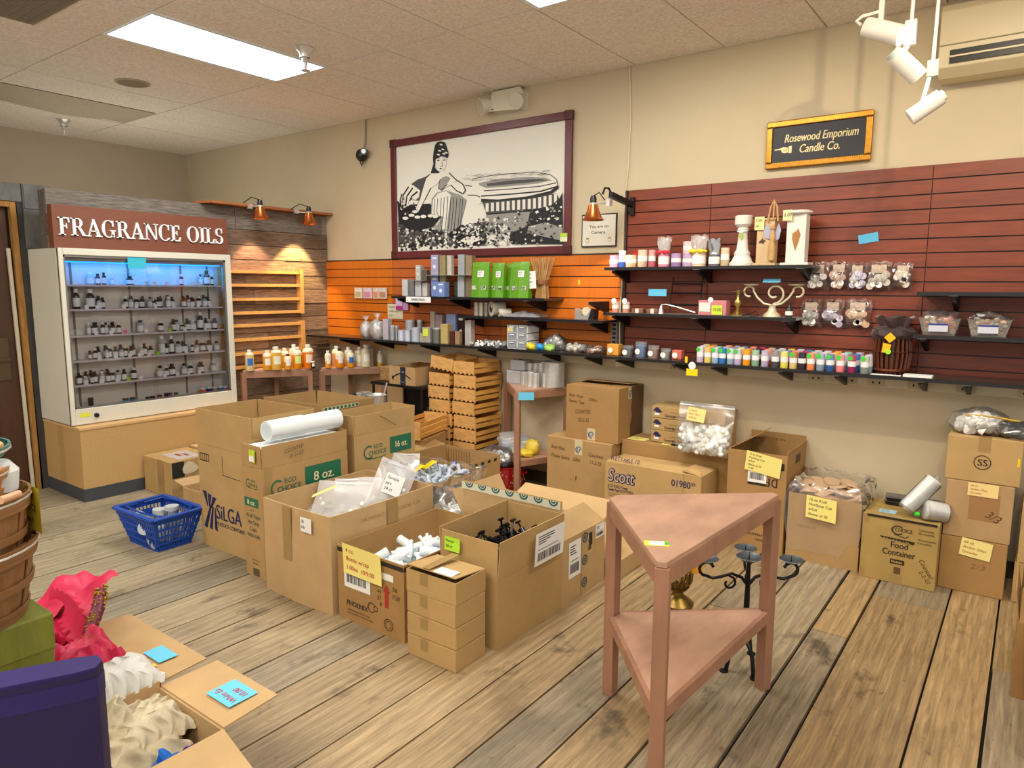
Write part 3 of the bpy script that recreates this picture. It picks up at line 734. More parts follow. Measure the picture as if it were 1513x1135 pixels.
def jug(x, y, r, h, col, fill, lab, capc, label, square=False):
    b = MB(); n = 14 if not square else 4
    liquid = mat('liquid_' + col.strip('#'), col, .25, sub=.4)
    shell = mat('jug_shell', '#e7dcc2', .35, sub=.3)
    zf = h*.80*fill
    b.m = 0; b.lathe([(0,0),(r*.96,0),(r,.006),(r,zf)], n if not square else 14, cap=False)
    b.m = 1; b.lathe([(r,zf),(r,h*.74),(r*.8,h*.82),(r*.38,h*.88),(r*.38,h*.92),(0,h*.92)], 14, cap=False)
    o = b.build('oil_jug', [liquid, shell], None, True, loc=(x, y, .791))
    MB().lathe([(0,h*.9),(r*.46,h*.9),(r*.46,h),(0,h)], 12).build('cap', CAPB if capc == 'black' else CAPW, o, True)
    if lab:
        a = MB()
        for i in range(5):
            q = math.radians(-62+i*15); w = math.radians(-62+(i+1)*15); rr = r*1.012
            a.poly([(rr*math.cos(q), rr*math.sin(q), h*.25),(rr*math.cos(w), rr*math.sin(w), h*.25),(rr*math.cos(w), rr*math.sin(w), h*.6),(rr*math.cos(q), rr*math.sin(q), h*.6)])
        a.build('paper_label', flat(lab, .7), o)
    tag(o, label, 'bottle', 'oil jugs on the corner tables')
J = [(.02,-.985,.036,.175,'#dcc58a',.98,'#2f6fc0','white','pale full jug with blue label, leftmost on the brown tables'),
 (.085,-.86,.036,.165,'#e09a1c',.85,'#efe9dc','white','golden jug with two white labels, second on the left table'),
 (.05,-.76,.034,.185,'#dfae3a',.8,None,'white','pale yellow jug partly behind golden jug on left table'),
 (.13,-.80,.045,.195,'#e0b64c',.95,'#e9e2c8','white','big yellow jug standing tall on left table'),
 (.19,-.73,.03,.13,'#e29a20',.6,'#efe9dc','black','short amber bottle with black cap in front of left table jugs'),
 (.05,-.66,.036,.17,'#dfae3a',.8,None,'white','yellow jug at rear of left table'),
 (.2,-.64,.04,.185,'#e38c14',.8,'#d7e88a','white','orange jug with green and white label on left table'),
 (.10,-.6,.04,.2,'#e8b060',.7,None,'white','tall peach jug at back of left table'),
 (.245,-.56,.046,.205,'#e47712',.85,'#f0d8b8','white','deep orange jug, darkest on the left table'),
 (.30,-.555,.018,.075,'#2a1a12',.9,'#e9e6e0','black','tiny dark dropper bottle at edge of left table'),
 (.36,-.44,.027,.15,'#e2a23c',.5,'#efe9dc','white','slim bottle with round labels at left of second table'),
 (.33,-.32,.04,.18,'#e9a86a',.8,None,'white','peach jug at rear left of second table'),
 (.42,-.36,.036,.165,'#e48a18',.55,'#f0e2cf','black','orange jug with black cap on second table'),
 (.37,-.22,.036,.17,'#e8c9a0',.8,None,'white','milky jug at back of second table'),
 (.47,-.28,.034,.15,'#e59a1e',.5,'#2f6fc0','white','amber jug with blue label on second table'),
 (.46,-.17,.04,.17,'#d9cfae',.9,'#e9e6da','white','cream jug with faint label on second table'),
 (.545,-.17,.042,.195,'#ddd3b8',.9,'#ece6d6','white','tall clear-cream jug near right end of second table'),
 (.50,-.09,.038,.19,'#ddd3b8',.9,None,'white','cream jug against the wall on second table'),
 (.63,-.08,.024,.135,'#d9a94a',.4,'#ece6da','white','slim bottle alone at right end of second table')]
for a in J: jug(*a)
# ================================================================ wall shelves
SHELFM = mat('shelf_dark', '#3a2f2b', .3, coat=.3)
SHELFG = mat('shelf_glass', '#9aa39c', .12)
def shelf(label, x0, x1, z, depth=.29, br=(), m=None, th=.014):
    t = thing('wall_shelf', label, 'shelf', ((x0+x1)/2, 0, z-th)); L = (x1-x0)/2; c = (x0+x1)/2
    box(-L, L, -depth, -.022, 0, th).build('shelf_board', m or SHELFM, t)
    box(-L, L, -depth-.004, -depth, -.004, th+.001).build('front_edge', BLACKP, t)
    for x in br:
        x -= c
        MB().add([(x-.011,-.02,-.001),(x+.011,-.02,-.001),(x+.011,-.02,-.085),(x-.011,-.02,-.085),(x-.011,-depth+.03,-.001),(x+.011,-depth+.03,-.001),(x+.011,-depth+.03,-.02),(x-.011,-depth+.03,-.02)],
                 [(0,1,2,3),(4,7,6,5),(0,4,5,1),(3,2,6,7),(0,3,7,4),(1,5,6,2)]).build('bracket', BLACKM, t)
        box(x-.02, x+.02, -depth-.002, -depth+.03, -.006, -.0005).build('bracket_clip', flat('#b9bcc0', .3), t)
    return t
shelf('long dark bottom shelf under the orange slatwall, full of tins', -.13, 2.982, 1.05, .28, (.3,.75,1.3,1.9,2.5,2.85))
shelf('long dark bottom shelf under red slatwall with candle rows', 3.0, 6.1, 1.05, .30, (3.1,3.5,3.75,4.15,4.45,4.85,5.05,5.6))
shelf('upper shelf with stacked tins and green bags on orange slatwall', 1.0, 2.52, 1.42, .28, (1.05,1.62,2.36))
shelf('middle shelf with label rolls on orange slatwall', 1.72, 2.985, 1.28, .27, (1.76,2.36,2.88))
shelf('top red-wall shelf holding jar candles and pillar stands', 2.99, 4.28, 1.63, .27, (3.04,3.62,4.22))
shelf('middle red-wall shelf holding scroll candelabra', 2.99, 4.22, 1.336, .27, (3.05,3.62,4.16), SHELFG)
shelf('empty short upper shelf at far right of red wall', 4.80, 5.9, 1.487, .26, (4.96,5.5))
shelf('short right shelf holding two clear plastic tubs', 4.80, 5.9, 1.268, .27, (4.84,5.5))
for x, w in ((2.36, 'empty black bracket on orange slatwall right of the reed bundle'), (2.885, 'empty black bracket on orange slatwall above the tape dispenser')):
    if x < 2.5: continue
    tag(MB().add([(x-.011,-.02,1.405),(x+.011,-.02,1.405),(x+.011,-.02,1.32),(x-.011,-.02,1.32),(x-.011,-.27,1.405),(x+.011,-.27,1.405),(x+.011,-.27,1.385),(x-.011,-.27,1.385)],
        [(0,1,2,3),(4,7,6,5),(0,4,5,1),(3,2,6,7),(0,3,7,4),(1,5,6,2)]).build('shelf_bracket', BLACKM), w, 'bracket')

# ---------------------------------------------------------------- tins and boxes on the orange wall
def can(x, y, z, w, h, col, label, kind='round', metal=.6, lid=True, group='candle tins', pic=None):
    r = w/2*.93
    lc = '#%02x%02x%02x' % tuple(min(255, int(int(col[i:i+2], 16)*(1.16 if metal > .3 else 1.0)+(8 if metal > .3 else 0))) for i in (1, 3, 5))
    m = mat('can_%s_%d' % (col.strip('#'), int(metal*10)), lc, .36, metal*.45, noise=.12, scale=30)
    if kind == 'round':
        o = MB().lathe([(0,0),(r,0),(r,h*.93),(0,h*.93)], 18).build('metal_tin', m, None, True, loc=(x, y, z))
        if lid: MB().lathe([(0,h*.9),(r*1.03,h*.9),(r*1.03,h),(r*.9,h),(r*.86,h*.985),(0,h*.985)], 18).build('lid', TIN, o, True)
        tag(o, label, 'tin', group)
    else:
        o = box(-r, r, -r*.8, r*.8, 0, h).build('candle_mold' if metal > .3 else 'carton_pack', m, None, loc=(x, y, z), bevel=.002)
        if pic:
            fr = Fr((-r, -r*.8, 0), (1,0,0), (0,0,1)); mb = MB()
            g_ell(mb, fr, r, h*.42, r*.42, r*.42, .001); g_rect(mb, fr, r*.4, r*1.6, h*.8, h*.88, .001)
            mb.build('printed_emblem', flat(pic), o)
        tag(o, label, 'mold' if metal > .3 else 'box', group)
    return o
Z = 1.0502
F1 = [(.858,.064,.175,'#a9a3ae','sq',.5,'tall lilac-grey metal mold beside the white bottle bags'),
 (.922,.048,.12,'#8f9396','r',.8,'slim steel mold second along front of long tin shelf'),
 (.972,.030,.12,'#84888c','r',.8,'thinnest steel tube mold on the long tin shelf'),
 (1.03,.066,.087,'#b2b6c4','r',.6,'squat bluish tin, left of a matching pair on long shelf'),
 (1.105,.066,.09,'#b2b6c4','r',.6,'squat bluish tin, right of a matching pair on long shelf'),
 (1.20,.086,.115,'#9fa7b4','r',.6,'fat grey-blue tin in front of stacked tins'),
 (1.27,.038,.072,'#b0a78e','sq',.6,'small tan mold beside the tin with green sticker'),
 (1.341,.09,.124,'#9a948c','sq',.6,'square steel mold with yellow-green price sticker'),
 (1.435,.078,.122,'#5f6258','r',.7,'dark round tin right of stickered square mold'),
 (1.533,.08,.155,'#b9a468','sq',.8,'golden square mold on the long tin shelf'),
 (1.606,.048,.101,'#5a2f26','sq',.2,'small brown printed pack in front of blue box'),
 (1.661,.05,.103,'#a98c6c','sq',.2,'small tan pack beside the brown printed pack'),
 (1.776,.065,.196,'#b0aca4','sq',.9,'tall mirrored mold at right end of tin group')]
for x, w, h, c, k, me, lb in F1:
    o = can(x, -.2, Z, w, h, c, lb, 'round' if k == 'r' else 'box', me)
    if 'price sticker' in lb: sheet(o, Fr((-.03,-.036,.05),(1,0,0),(0,0,1)), 0, .058, 0, .062, flat('#d7e84a'), name='price_sticker')
for x, w, h, c, k, me, lb in [(1.01,.09,.165,'#9aa0a8','r',.7,'tall grey canister behind the matching bluish tins'),
 (1.12,.05,.17,'#8c9096','r',.7,'narrow canister behind the fat grey-blue tin'),
 (1.283,.052,.245,'#a7a08c','sq',.8,'very tall slim mold at back of long tin shelf'),
 (1.362,.08,.222,'#a58f96','sq',.2,'pinkish carton standing at back of long tin shelf'),
 (1.504,.108,.231,'#8b9ac4','sq',.2,'pale blue carton standing at back of long tin shelf'),
 (1.60,.076,.229,'#2d1c1a','sq',.2,'dark carton with pale dot at back of long shelf')]:
    can(x, -.075, Z, w, h, c, lb, 'round' if k == 'r' else 'box', me, pic='#d9d4cc' if 'dot' in lb else None)
def bottle_bag(x, w, h, label, seed):
    t = thing('bag_of_bottles', label, 'bag', (x, -.15, Z))
    c = MB(); r = random.Random(seed)
    for i in range(16):
        a = r.uniform(0, 6.3); q = r.uniform(0, w*.36); zz = r.uniform(.0, h*.42)
        c.cyl((q*math.cos(a), q*math.sin(a)*.7, zz), (q*math.cos(a)+r.uniform(-.02,.02), q*math.sin(a)*.7, zz+.06), .016, .012, 8)
    c.build('white_bottles', WHITEP, t, True, kind='stuff')
    b = MB(); blob(b, (0,0,0), w*.5, w*.4, h*.7, seed, .12); b.lathe([(.03,h*.62),(.008,h*.78),(.03,h*.98),(.05,h)], 10, cap=False)
    b.build('clear_bag', ZIP, t, True)
bottle_bag(.534, .115, .19, 'small tied bag of white bottles, left of two on long shelf', 3)
bottle_bag(.681, .165, .215, 'larger tied bag of white bottles, right of two on long shelf', 4)
# upper shelf
Z = 1.4205
for x, dz, w, h, c, k, me, pic, lb in [
 (1.04,0,.07,.138,'#cfd0cf','b',.2,None,'white ribbed pack at left end of upper tin shelf'),
 (1.115,0,.06,.135,'#6d6f72','b',.6,None,'dark grey mold next to white pack on upper shelf'),
 (1.19,0,.07,.125,'#b6b7b8','b',.6,None,'silver mold under the glass plate at left of upper shelf'),
 (1.19,.128,.06,.124,'#a7aaa4','b',.6,'#e6e6e0','silver mold with white dot on top of the left stack'),
 (1.262,0,.055,.107,'#bdbab0','b',.6,None,'pale mold second in lower row of left stack'),
 (1.262,.114,.05,.1,'#55504c','b',.6,None,'dark mold on top beside the dotted silver mold'),
 (1.381,0,.08,.166,'#7f97cf','b',.2,'#e8ebf2','blue carton with white ring below lilac carton'),
 (1.381,.171,.08,.16,'#a9a9c4','b',.2,'#eceaf2','lilac carton with white ring, topmost at left of tall stack'),
 (1.463,0,.066,.166,'#8a8060','b',.8,None,'bronze mold in lower row behind small blue carton'),
 (1.463,.171,.066,.155,'#8f8258','b',.8,None,'bronze mold in top row right of lilac carton'),
 (1.528,.171,.048,.153,'#b9b6ac','b',.8,None,'narrow silver mold in top row of tall stack'),
 (1.61,0,.055,.12,'#2f4030','b',.7,None,'dark green mold beside the small blue carton'),
 (1.655,.0,.07,.166,'#a7a9ac','b',.85,None,'silver mold in lower row right of dark green mold'),
 (1.66,.171,.07,.157,'#9a9ea4','b',.85,None,'silver mold in top row, second from right'),
 (1.735,0,.066,.15,'#7b6a4c','b',.7,None,'bronze mold at right end of lower row'),
 (1.735,.171,.066,.148,'#8a7a5a','b',.7,None,'bronze mold at right end of top row')]:
    can(x, -.14 if '.' in str(x) else -.14, Z+dz, w, h, c, lb, 'box', me, pic=pic, group='stacked candle molds')
can(1.525, -.225, Z, .08, .114, '#7d95d0', 'small blue carton with white ring at front of tall stack', 'box', .2, pic='#e8ebf2', group='stacked candle molds')
tag(box(1.33, 1.785, -.22, -.06, 1.5872, 1.591).build('glass_plate', SHELFG), 'glass plate dividing the tall stack of molds', 'plate')
tag(box(1.14, 1.30, -.21, -.06, 1.5460, 1.548).build('glass_plate', SHELFG), 'glass plate dividing the short left stack of molds', 'plate')
t = thing('shelf_sign', 'white strip sign reading CANDLE MOLDS on upper shelf edge', 'sign', (1.19, -.29, 1.373))
box(-.01, .262, -.004, 0, 0, .045).build('sign_strip', WPAPER, t)
lettering(t, Fr((0,-.004,0),(1,0,0),(0,0,1)), [('CANDLE MOLDS', .05, .014, .018, .15)], bold=True)
t = thing('paper_sign', 'cream paper sign with lines of text on orange slatwall', 'sign', (.677, -.02, 1.218))
sheet(t, Fr((0,0,0),(1,0,0),(0,0,1)), 0, .19, 0, .13, flat('#d8d0b0', .8), ('Candle', 'molds are', 'as is'), name='paper', shear=0)
t = thing('product_tag', 'pink and lilac hanging packet above the cream paper sign', 'packet', (.80, -.03, 1.298))
box(0, .08, -.01, 0, .0, .098).build('packet_body', flat('#cdb6d8'), t); box(.0, .08, -.0112, -.01, 0, .035).build('printed_band', flat('#b3268a'), t)
MB().box(.09, .15, -.012, 0, .0, .097).build('packet_body', flat('#b98fb4'), t)
for i, (x, w, c) in enumerate([(.318,.1,'#e9e2cf'),(.441,.11,'#e4cdd6'),(.547,.068,'#e6cfc0'),(.637,.098,'#d8cfc6')]):
    t = thing('hanging_packet', '%s small card packet hanging on orange slatwall, %s' % (['cream','pink-white','peach','beige'][i], ORD[i]), 'packet', (x, -.03, 1.391), group='card packets on the orange slatwall')
    box(-w/2, w/2, -.012, 0, 0, .095).build('packet_card', flat(c), t)
    box(-w*.36, w*.36, -.016, -.012, .012, .06).build('packet_window', flat(['#c9b98a','#d68aa6','#dc8a5c','#b9896a'][i]), t)
    MB().tube([(0,.012,.085),(0,-.03,.085)], .003, 6).build('peg', STEEL, t)
tag(box(2.638,2.653,-.0195,-.0185,1.519,1.553).build('sticker', flat('#f0c81e')), 'small yellow sticker on the orange slatwall', 'sticker')
# green bags
GB = mat('green_bag', '#639f1c', .4)
for i, (x, y, w, h, lb) in enumerate([(1.885,-.19,.165,.265,'front left lime green bag with white label and clear window'),
   (2.03,-.16,.115,.258,'second lime green bag with tilted label'), (2.125,-.11,.11,.255,'lime green bag set back without label, third along'),
   (2.175,-.07,.10,.25,'rearmost lime green bag by the reed bundle'), (2.255,-.18,.15,.262,'right lime green bag with label next to reeds')]):
    t = thing('green_bag', lb, 'bag', (x, y, 1.4205), group='lime green bags')
    m = MB(); n = 8; vs = []
    for j in range(n+1):
        f = j/n; d = .04*(1-f)**.7+.004; ww = w/2*(1-.03*f)*(1 if j < n else 1.04)
        vs += [(-ww,-d*.6,h*f),(0,-d,h*f),(ww,-d*.6,h*f),(ww,d*.6,h*f),(0,d,h*f),(-ww,d*.6,h*f)]
    m.add(vs, [(j*6+k, j*6+(k+1) % 6, (j+1)*6+(k+1) % 6, (j+1)*6+k) for j in range(n) for k in range(6)]+[(5,4,3,2,1,0),tuple(n*6+k for k in range(6))])
    m.build('bag_body', GB, t)
    fr = Fr((0,-.034,0),(1,.0,0),(0,.09,1))
    w_ = MB(); g_rect(w_, fr, -w*.42, w*.42, h*.22, h*.33, .004); o = w_.build('bag_window', flat('#c9c7bd', .3), t)
    rr = random.Random(i); q = MB()
    for _ in range(14): g_ell(q, fr, rr.uniform(-w*.4, w*.4), rr.uniform(h*.24, h*.31), .006, .005, .005, 6)
    q.build('window_contents', flat('#4b4a44'), o)
    if i in (0, 1, 4): sheet(t, fr, -w*.18+.01, w*.2+.01, h*.58, h*.76, WPAPER, ('WAX', '5.00'), name='price_label', d=.006)
t = thing('reed_bundle', 'fan-shaped bundle of tan reed sticks with white card', 'reeds', (2.405, -.13, 1.4205))
m = MB(); rr = random.Random(5)
for i in range(46):
    a = rr.uniform(-1, 1); b = rr.uniform(-1, 1)
    m.tube([(a*.045, b*.025, 0), (a*.035, b*.02, .12), (a*.088, b*.035, .29)], .0028, 5)
m.build('reed_sticks', mat('reed', '#c79d63', .7, noise=.2, scale=30), t)
MB().lathe([(.044,.1),(.047,.115),(.044,.13)], 16, cap=False).build('rubber_band', flat('#8a5a3a'), t, True)
sheet(t, Fr((-.115,-.055,.065),(1,0,.06),(-.06,0,1)), 0, .1, 0, .125, WPAPER, ('Reeds', 'for oil', 'diffuser', 'each'), name='price_card')
# middle shelf
Z = 1.2805
for i, x in enumerate((1.803,1.851,1.901)):
    can(x, -.15, Z, .044, .1, ['#a9a294','#b4ad9c','#8e8576'][i], 'slim silver tin, %s of three at the middle shelf left end' % ['left','centre','right'][i], 'round', .7)
def roll(x, y, z, r, w, label, az, cap='#7a6a5a'):
    t = thing('label_roll', label, 'roll', (x, y, z+r), az)
    m = MB().cyl((0,-w/2,0),(0,w/2,0), r, n=28); m.build('paper_roll', mat('roll_paper', '#d9d2bf', .6), t, True)
    MB().cyl((0,-w/2-.002,0),(0,-w/2,0), r*.55, n=20).build('core_tube', flat(cap), t, True)
    MB().cyl((0,-w/2-.003,0),(0,-w/2-.002,0), r*.28, n=16).build('core_hole', INK, t, True)
    MB().cyl((r*.3,-w/2-.004,r*.3),(r*.3,-w/2-.003,r*.3), r*.22, n=12).build('round_label', WPAPER, t, True)
roll(2.005, -.15, Z, .056, .10, 'large cream label roll lying on its side on middle shelf', -.5)
roll(2.115, -.2, Z, .03, .09, 'small cream label roll beside the large roll', -.7)
m = MB(); crumple(m, 2.12, 2.42, -.24, -.06, Z+.004, .045, 3)
tag(m.build('plastic_sheet', ZIP, smooth=True), 'crumpled clear plastic sheet lying right of label rolls', 'plastic', kind=None)
t = thing('tape_dispenser', 'grey and black desk tape dispenser on middle shelf', 'tape dispenser', (2.79, -.15, Z))
MB().add([(x, y, z) for y in (-.03, .03) for x, z in ((-.075,0),(.075,0),(.08,.07),(.055,.075),(.02,.03),(-.03,.025),(-.055,.065),(-.075,.075))],
         [(0,1,2,3,4,5,6,7),(15,14,13,12,11,10,9,8)]+[(i,(i+1) % 8+0, (i+1) % 8+8, i+8) for i in range(8)]).build('dispenser_body', flat('#8f8f8b', .4), t)
MB().add([(x, y, z) for y in (-.031, .031) for x, z in ((.03,0.001),(.076,.001),(.081,.071),(.056,.0755))], [(0,1,2,3),(7,6,5,4)]+[(i,(i+1) % 4,(i+1) % 4+4,i+4) for i in range(4)]).build('weighted_base', BLACKP, t)
MB().cyl((0,-.012,.055),(0,.012,.055), .03, n=20).build('tape_reel', flat('#cfc6b0', .3), t, True)
# right part of the long shelf
Z = 1.0502
t = thing('drawer_unit', 'small clear plastic three-drawer unit on long shelf', 'drawers', (2.25, -.15, Z))
fm = MB(); W = .092; D = .075; H = .172
for z in (0, .056, .113, .167): fm.box(-W, W, -D, D, z, z+.006)
fm.box(-W,-W+.006,-D,D,0,H).box(W-.006,W,-D,D,0,H).box(-W,W,D-.004,D,0,H).box(-.004,.004,-D,D,0,H)
fm.build('drawer_frame', WHITEP, t)
for z in (.008, .064, .121):
    for s in (-1, 1):
        d = box(*(sorted((s*.006, s*(W-.008)))), -D-.004, D-.01, z, z+.044).build('drawer', film('drawer_clear', '#cfd6dc', fac=.08, frost=.45), t)
        MB().box(s*.045-.02, s*.045+.02, -D-.010, -D-.004, z+.034, z+.042).build('drawer_lip', WHITEP, d)
sheet(t, Fr((-W+.012,-D-.005,.125),(1,0,0),(0,0,1)), 0, .045, 0, .03, flat('#e6d38a'), name='label_card')
rr = random.Random(2); m = MB()
for i in range(70):
    x, y = rr.uniform(1.83, 2.13), rr.uniform(-.25, -.08); zz = rr.uniform(.002, .03)
    m.cyl((x,y,Z+zz),(x+rr.uniform(-.01,.01),y+rr.uniform(-.01,.01),Z+zz+.006), .016, n=10)
tag(m.build('metal_lids', STEEL, smooth=True), 'loose heap of flat silver lids on long shelf', 'lids', kind='stuff')
for x, c, lb, s in ((2.375,'#e9cf2a','yellow small packet under the clear bags on long shelf',1),(2.455,'#2f8fd0','blue small packet under the clear bags on long shelf',2),(2.535,'#9bc45a','green small packet under the clear bags on long shelf',3)):
    m = MB(); blob(m, (x,-.22,Z), .045, .035, .045, s, .15); tag(m.build('wax_packet', flat(c,.35), smooth=True), lb, 'packet', 'coloured packets')
def clear_bag(x, y, z, rx, ry, rz, label, seed, content, n=30, cs=.018, ckind='ball', name='clear_bag', cname='bag_contents', rot=0., squash=.8):
    t = thing(name, label, 'bag', (x, y, z), rot)
    r = random.Random(seed); c = MB()
    for _ in range(n):
        a, b, d = r.uniform(-1,1)*squash, r.uniform(-1,1)*squash, r.uniform(0,1)*.75
        if a*a+b*b > .8: continue
        p = Vector((a*rx*.8, b*ry*.8, cs+d*rz*.85*math.sqrt(max(.05, 1-a*a-b*b))))
        q = Vector((r.uniform(-1,1), r.uniform(-1,1), r.uniform(-1,1))).normalized()
        if ckind == 'ball': c.ball(p, cs, cs, cs*.9, 7, 5)
        elif ckind == 'cup': c.cyl(p-q*cs*.6, p+q*cs*.6, cs, cs*.85, 10)
        elif ckind == 'stick': c.cyl(p-q*cs*2, p+q*cs*2, cs*.5, cs*.35, 7)
    if n: c.build(cname, content, t, True, kind='stuff')
    b = MB(); blob(b, (0,0,0), rx, ry, rz, seed+50, .13, 18, 11); b.build('bag_film', CLEAR, t, True)
    return t
clear_bag(2.53, -.14, Z, .10, .07, .10, 'clear bag of silver foil domes above the coloured packets', 7, STEEL, 14, .028, 'cup')
clear_bag(2.73, -.17, Z, .10, .08, .06, 'flat clear bag of pale tealight cups at right end of long shelf', 8, flat('#d6cfc2'), 26, .018, 'cup')
clear_bag(2.87, -.16, Z, .09, .07, .05, 'flat clear bag of rosy tealight cups beside the pale ones', 9, flat('#c9a08c'), 22, .016, 'cup')

# ---------------------------------------------------------------- red wall, top shelf candles
Z = 1.6305
def candle_jar(x, y, z, w, h, body, top, label, lab='#f0ece4', name='candle_jar', lid=False, group='jar candles', split=.35, square=False, clearj=True):
    r = w/2*.95; b = MB(); n = 16
    b.m = 0; b.lathe([(0,0),(r*.97,0),(r,.003),(r,h*split)], n, cap=False)
    b.m = 1; b.lathe([(r,h*split),(r,h),(r*.9,h),(r*.9,h*.92),(0,h*.92)], n, cap=False)
    b.m = 2; b.lathe([(r*1.012,h*.36),(r*1.015,h*.36),(r*1.015,h*.66),(r*1.012,h*.66)], n, cap=False)
    o = b.build(name, [flat(body,.35), flat(top,.35), flat(lab,.7)], None, True, loc=(x,y,z))
    tag(o, label, 'candle', group); return o
E_ = [(2.997,.066,.082,'#cf9fc0','#b78fc0','pale pink jar with lilac top, leftmost on the candle shelf'),
 (3.058,.05,.112,'#3458b8','#e8e6ea','white jar with bright blue base on candle shelf'),
 (3.124,.076,.082,'#d9a98c','#e2c4ae','cream jar with peach tint below a red lid'),
 (3.206,.068,.114,'#cbb095','#ddcbb4','tall cream jar fourth along candle shelf'),
 (3.273,.05,.112,'#c45f70','#dca8a0','slim cream jar with rose base'),
 (3.439,.069,.085,'#9f7bb0','#b795c2','lilac jar between ribboned jar and tall stack'),
 (3.753,.054,.112,'#c9b48a','#dccaa2','tall cream tumbler candle left of the white pillar stand')]
for x, w, h, b, tp, lb in E_: candle_jar(x, -.15, Z, w, h, b, tp, lb)
tag(MB().lathe([(0,0),(.022,0),(.024,.02),(0,.03)],14).build('red_lid', flat('#c8202c',.3), None, True, loc=(3.135,-.1, Z+.083)), 'round red lid sitting behind cream jar top', 'lid')
for dz, c, lb in ((0,'#c4a6c8','lower lilac jar of the two-jar stack'),(.079,'#e2c4c8','upper pink jar of the two-jar stack')):
    candle_jar(3.518, -.15, Z+dz, .072, .078, c, c, lb)
def wrapped(x, w, h, wax, bow, label, foil=False, lidc=None):
    t = thing('wrapped_candle', label, 'candle', (x, -.15, Z)); r = w/2*.85
    MB().lathe([(0,0),(r,0),(r,h*.45),(0,h*.45)], 16).build('jar', flat(wax,.3), t, True)
    MB().lathe([(r*1.01,h*.1),(r*1.02,h*.1),(r*1.02,h*.36),(r*1.01,h*.36)], 16, cap=False).build('paper_label', WPAPER, t, True)
    m = MB(); n = 18; vs = []
    for j in range(6):
        f = j/5
        for i in range(n):
            a = 2*PI*i/n; rr = r*(1.05 if j == 0 else (.95 if j == 1 else .9+.35*f+.12*math.sin(5*a+j)))
            vs.append((rr*math.cos(a), rr*math.sin(a), h*(.44+.56*f)+.008*math.sin(7*a)*(f > .8)))
    m.add(vs, [(j*n+i, j*n+(i+1) % n, (j+1)*n+(i+1) % n, (j+1)*n+i) for j in range(5) for i in range(n)])
    m.build('gathered_wrap', mat('silver_wrap', '#c2c6cc', .2, .8) if foil else ZIP, t, True)
    if bow:
        q = MB(); q.lathe([(r*1.0,h*.47),(r*1.14,h*.49),(r*1.14,h*.53),(r*1.0,h*.55)], 16, cap=False)
        for s in (-1, 1):
            q.ball((s*r*.55, -r*1.05, h*.5), r*.5, r*.2, h*.07, 10, 6); q.ball((s*r*1.15, -r*.6, h*.49), r*.28, r*.2, h*.04, 8, 5)
        q.build('ribbon_bow', flat(bow,.4), t, True)
wrapped(3.355, .085, .188, '#d98aa0', '#d81e3c', 'jar candle wrapped in cellophane with red ribbon')
wrapped(3.589, .10, .19, '#e3c9a8', '#e9d21e', 'jar candle wrapped in cellophane with big yellow bow')
wrapped(3.687, .08, .165, '#6a6570', None, 'jar candle gathered in silver foil wrap', True)
STONE = mat('white_stone', '#e4e0d6', .6, noise=.06, scale=8)
t = thing('pillar_stand', 'tall turned white pillar candle stand with green sticker', 'candle stand', (3.856, -.15, Z))
MB().lathe([(0,0),(.072,0),(.072,.018),(.060,.03),(.052,.05),(.044,.062),(.047,.075),(.042,.085),(.034,.1),(.025,.19),(.025,.2),(.034,.215),(.028,.225),(.04,.235),(.05,.245),(.05,.292),(.046,.296),(0,.296)], 28).build('turned_column', STONE, t, True)
MB().tube([(-.028,-.02,.205),(0,-.038,.2),(.028,-.02,.205)], .004, 6).ball((0,-.034,.2), .014, .006, .01, 8, 5).build('bow', WHITEP, t, True)
m = MB(); fr = Fr((0,-.036,.17),(1,0,0),(0,.1,1)); g_poly(m, fr, [(-.012,0),(0,-.02),(.012,0),(.01,.022),(-.01,.022)], .001); m.build('price_sticker', flat('#8fb82a'), t)
CREAM = mat('cream_wood', '#cdb083', .6, noise=.12, scale=6, stretch=(6,6,1))
t = thing('pillar_stand', 'tan wooden stand with small winged figure leaning on it', 'candle stand', (4.0, -.15, Z))
MB().box(-.065,.065,-.05,.05,0,.016).box(-.05,.05,-.04,.04,.016,.26).box(-.058,.058,-.048,.048,.26,.272).build('square_column', CREAM, t, bevel=.003)
sheet(t, Fr((-.062,-.049,.205),(1,0,0),(0,0,1)), 0, .055, 0, .075, flat('#ece39a'), ('9.00','ea'), name='price_note')
m = MB(); m.lathe([(0,.02),(.018,.03),(.02,.1),(.012,.14),(.017,.17),(.008,.2),(0,.2)], 12, c=(.045,-.052,0)); m.ball((.045,-.055,.215), .013, .013, .016, 10, 7)
m.build('carved_figure', mat('carved_tan', '#c59a62', .6, noise=.2, scale=20), t, True)
m = MB(); m.add([(.045,-.042,.18),(.01,-.05,.235),(-.01,-.05,.20),(0,-.05,.16),(.03,-.046,.15)], [(0,1,2,3,4)]).add([(.05,-.042,.18),(.075,-.05,.24),(.09,-.05,.2),(.08,-.05,.15),(.06,-.046,.14)], [(0,1,2,3,4)])
m.build('wings', flat('#a9abc4', .5), t)
m = MB(); m.tube([(.012,-.05,.25),(.026,-.052,.33),(.044,-.052,.37),(.062,-.052,.33),(.07,-.05,.25)], .006, 8).tube([(.044,-.052,.37),(.044,-.052,.26)], .005, 8).build('wooden_hoop', mat('carved_tan'), t, True)
m = MB(); g_poly(m, Fr((-.035,-.041,.14),(1,0,0),(0,0,1)), [(0,0),(.012,.008),(.02,.02),(.026,.008),(.04,.004),(.03,-.006),(.026,-.016),(.014,-.008),(.002,-.012)], .001); m.build('dark_star_cutout', flat('#4a3522'), t)
t = thing('pillar_stand', 'white square pillar candle stand with tan leaf carving', 'candle stand', (4.17, -.15, Z))
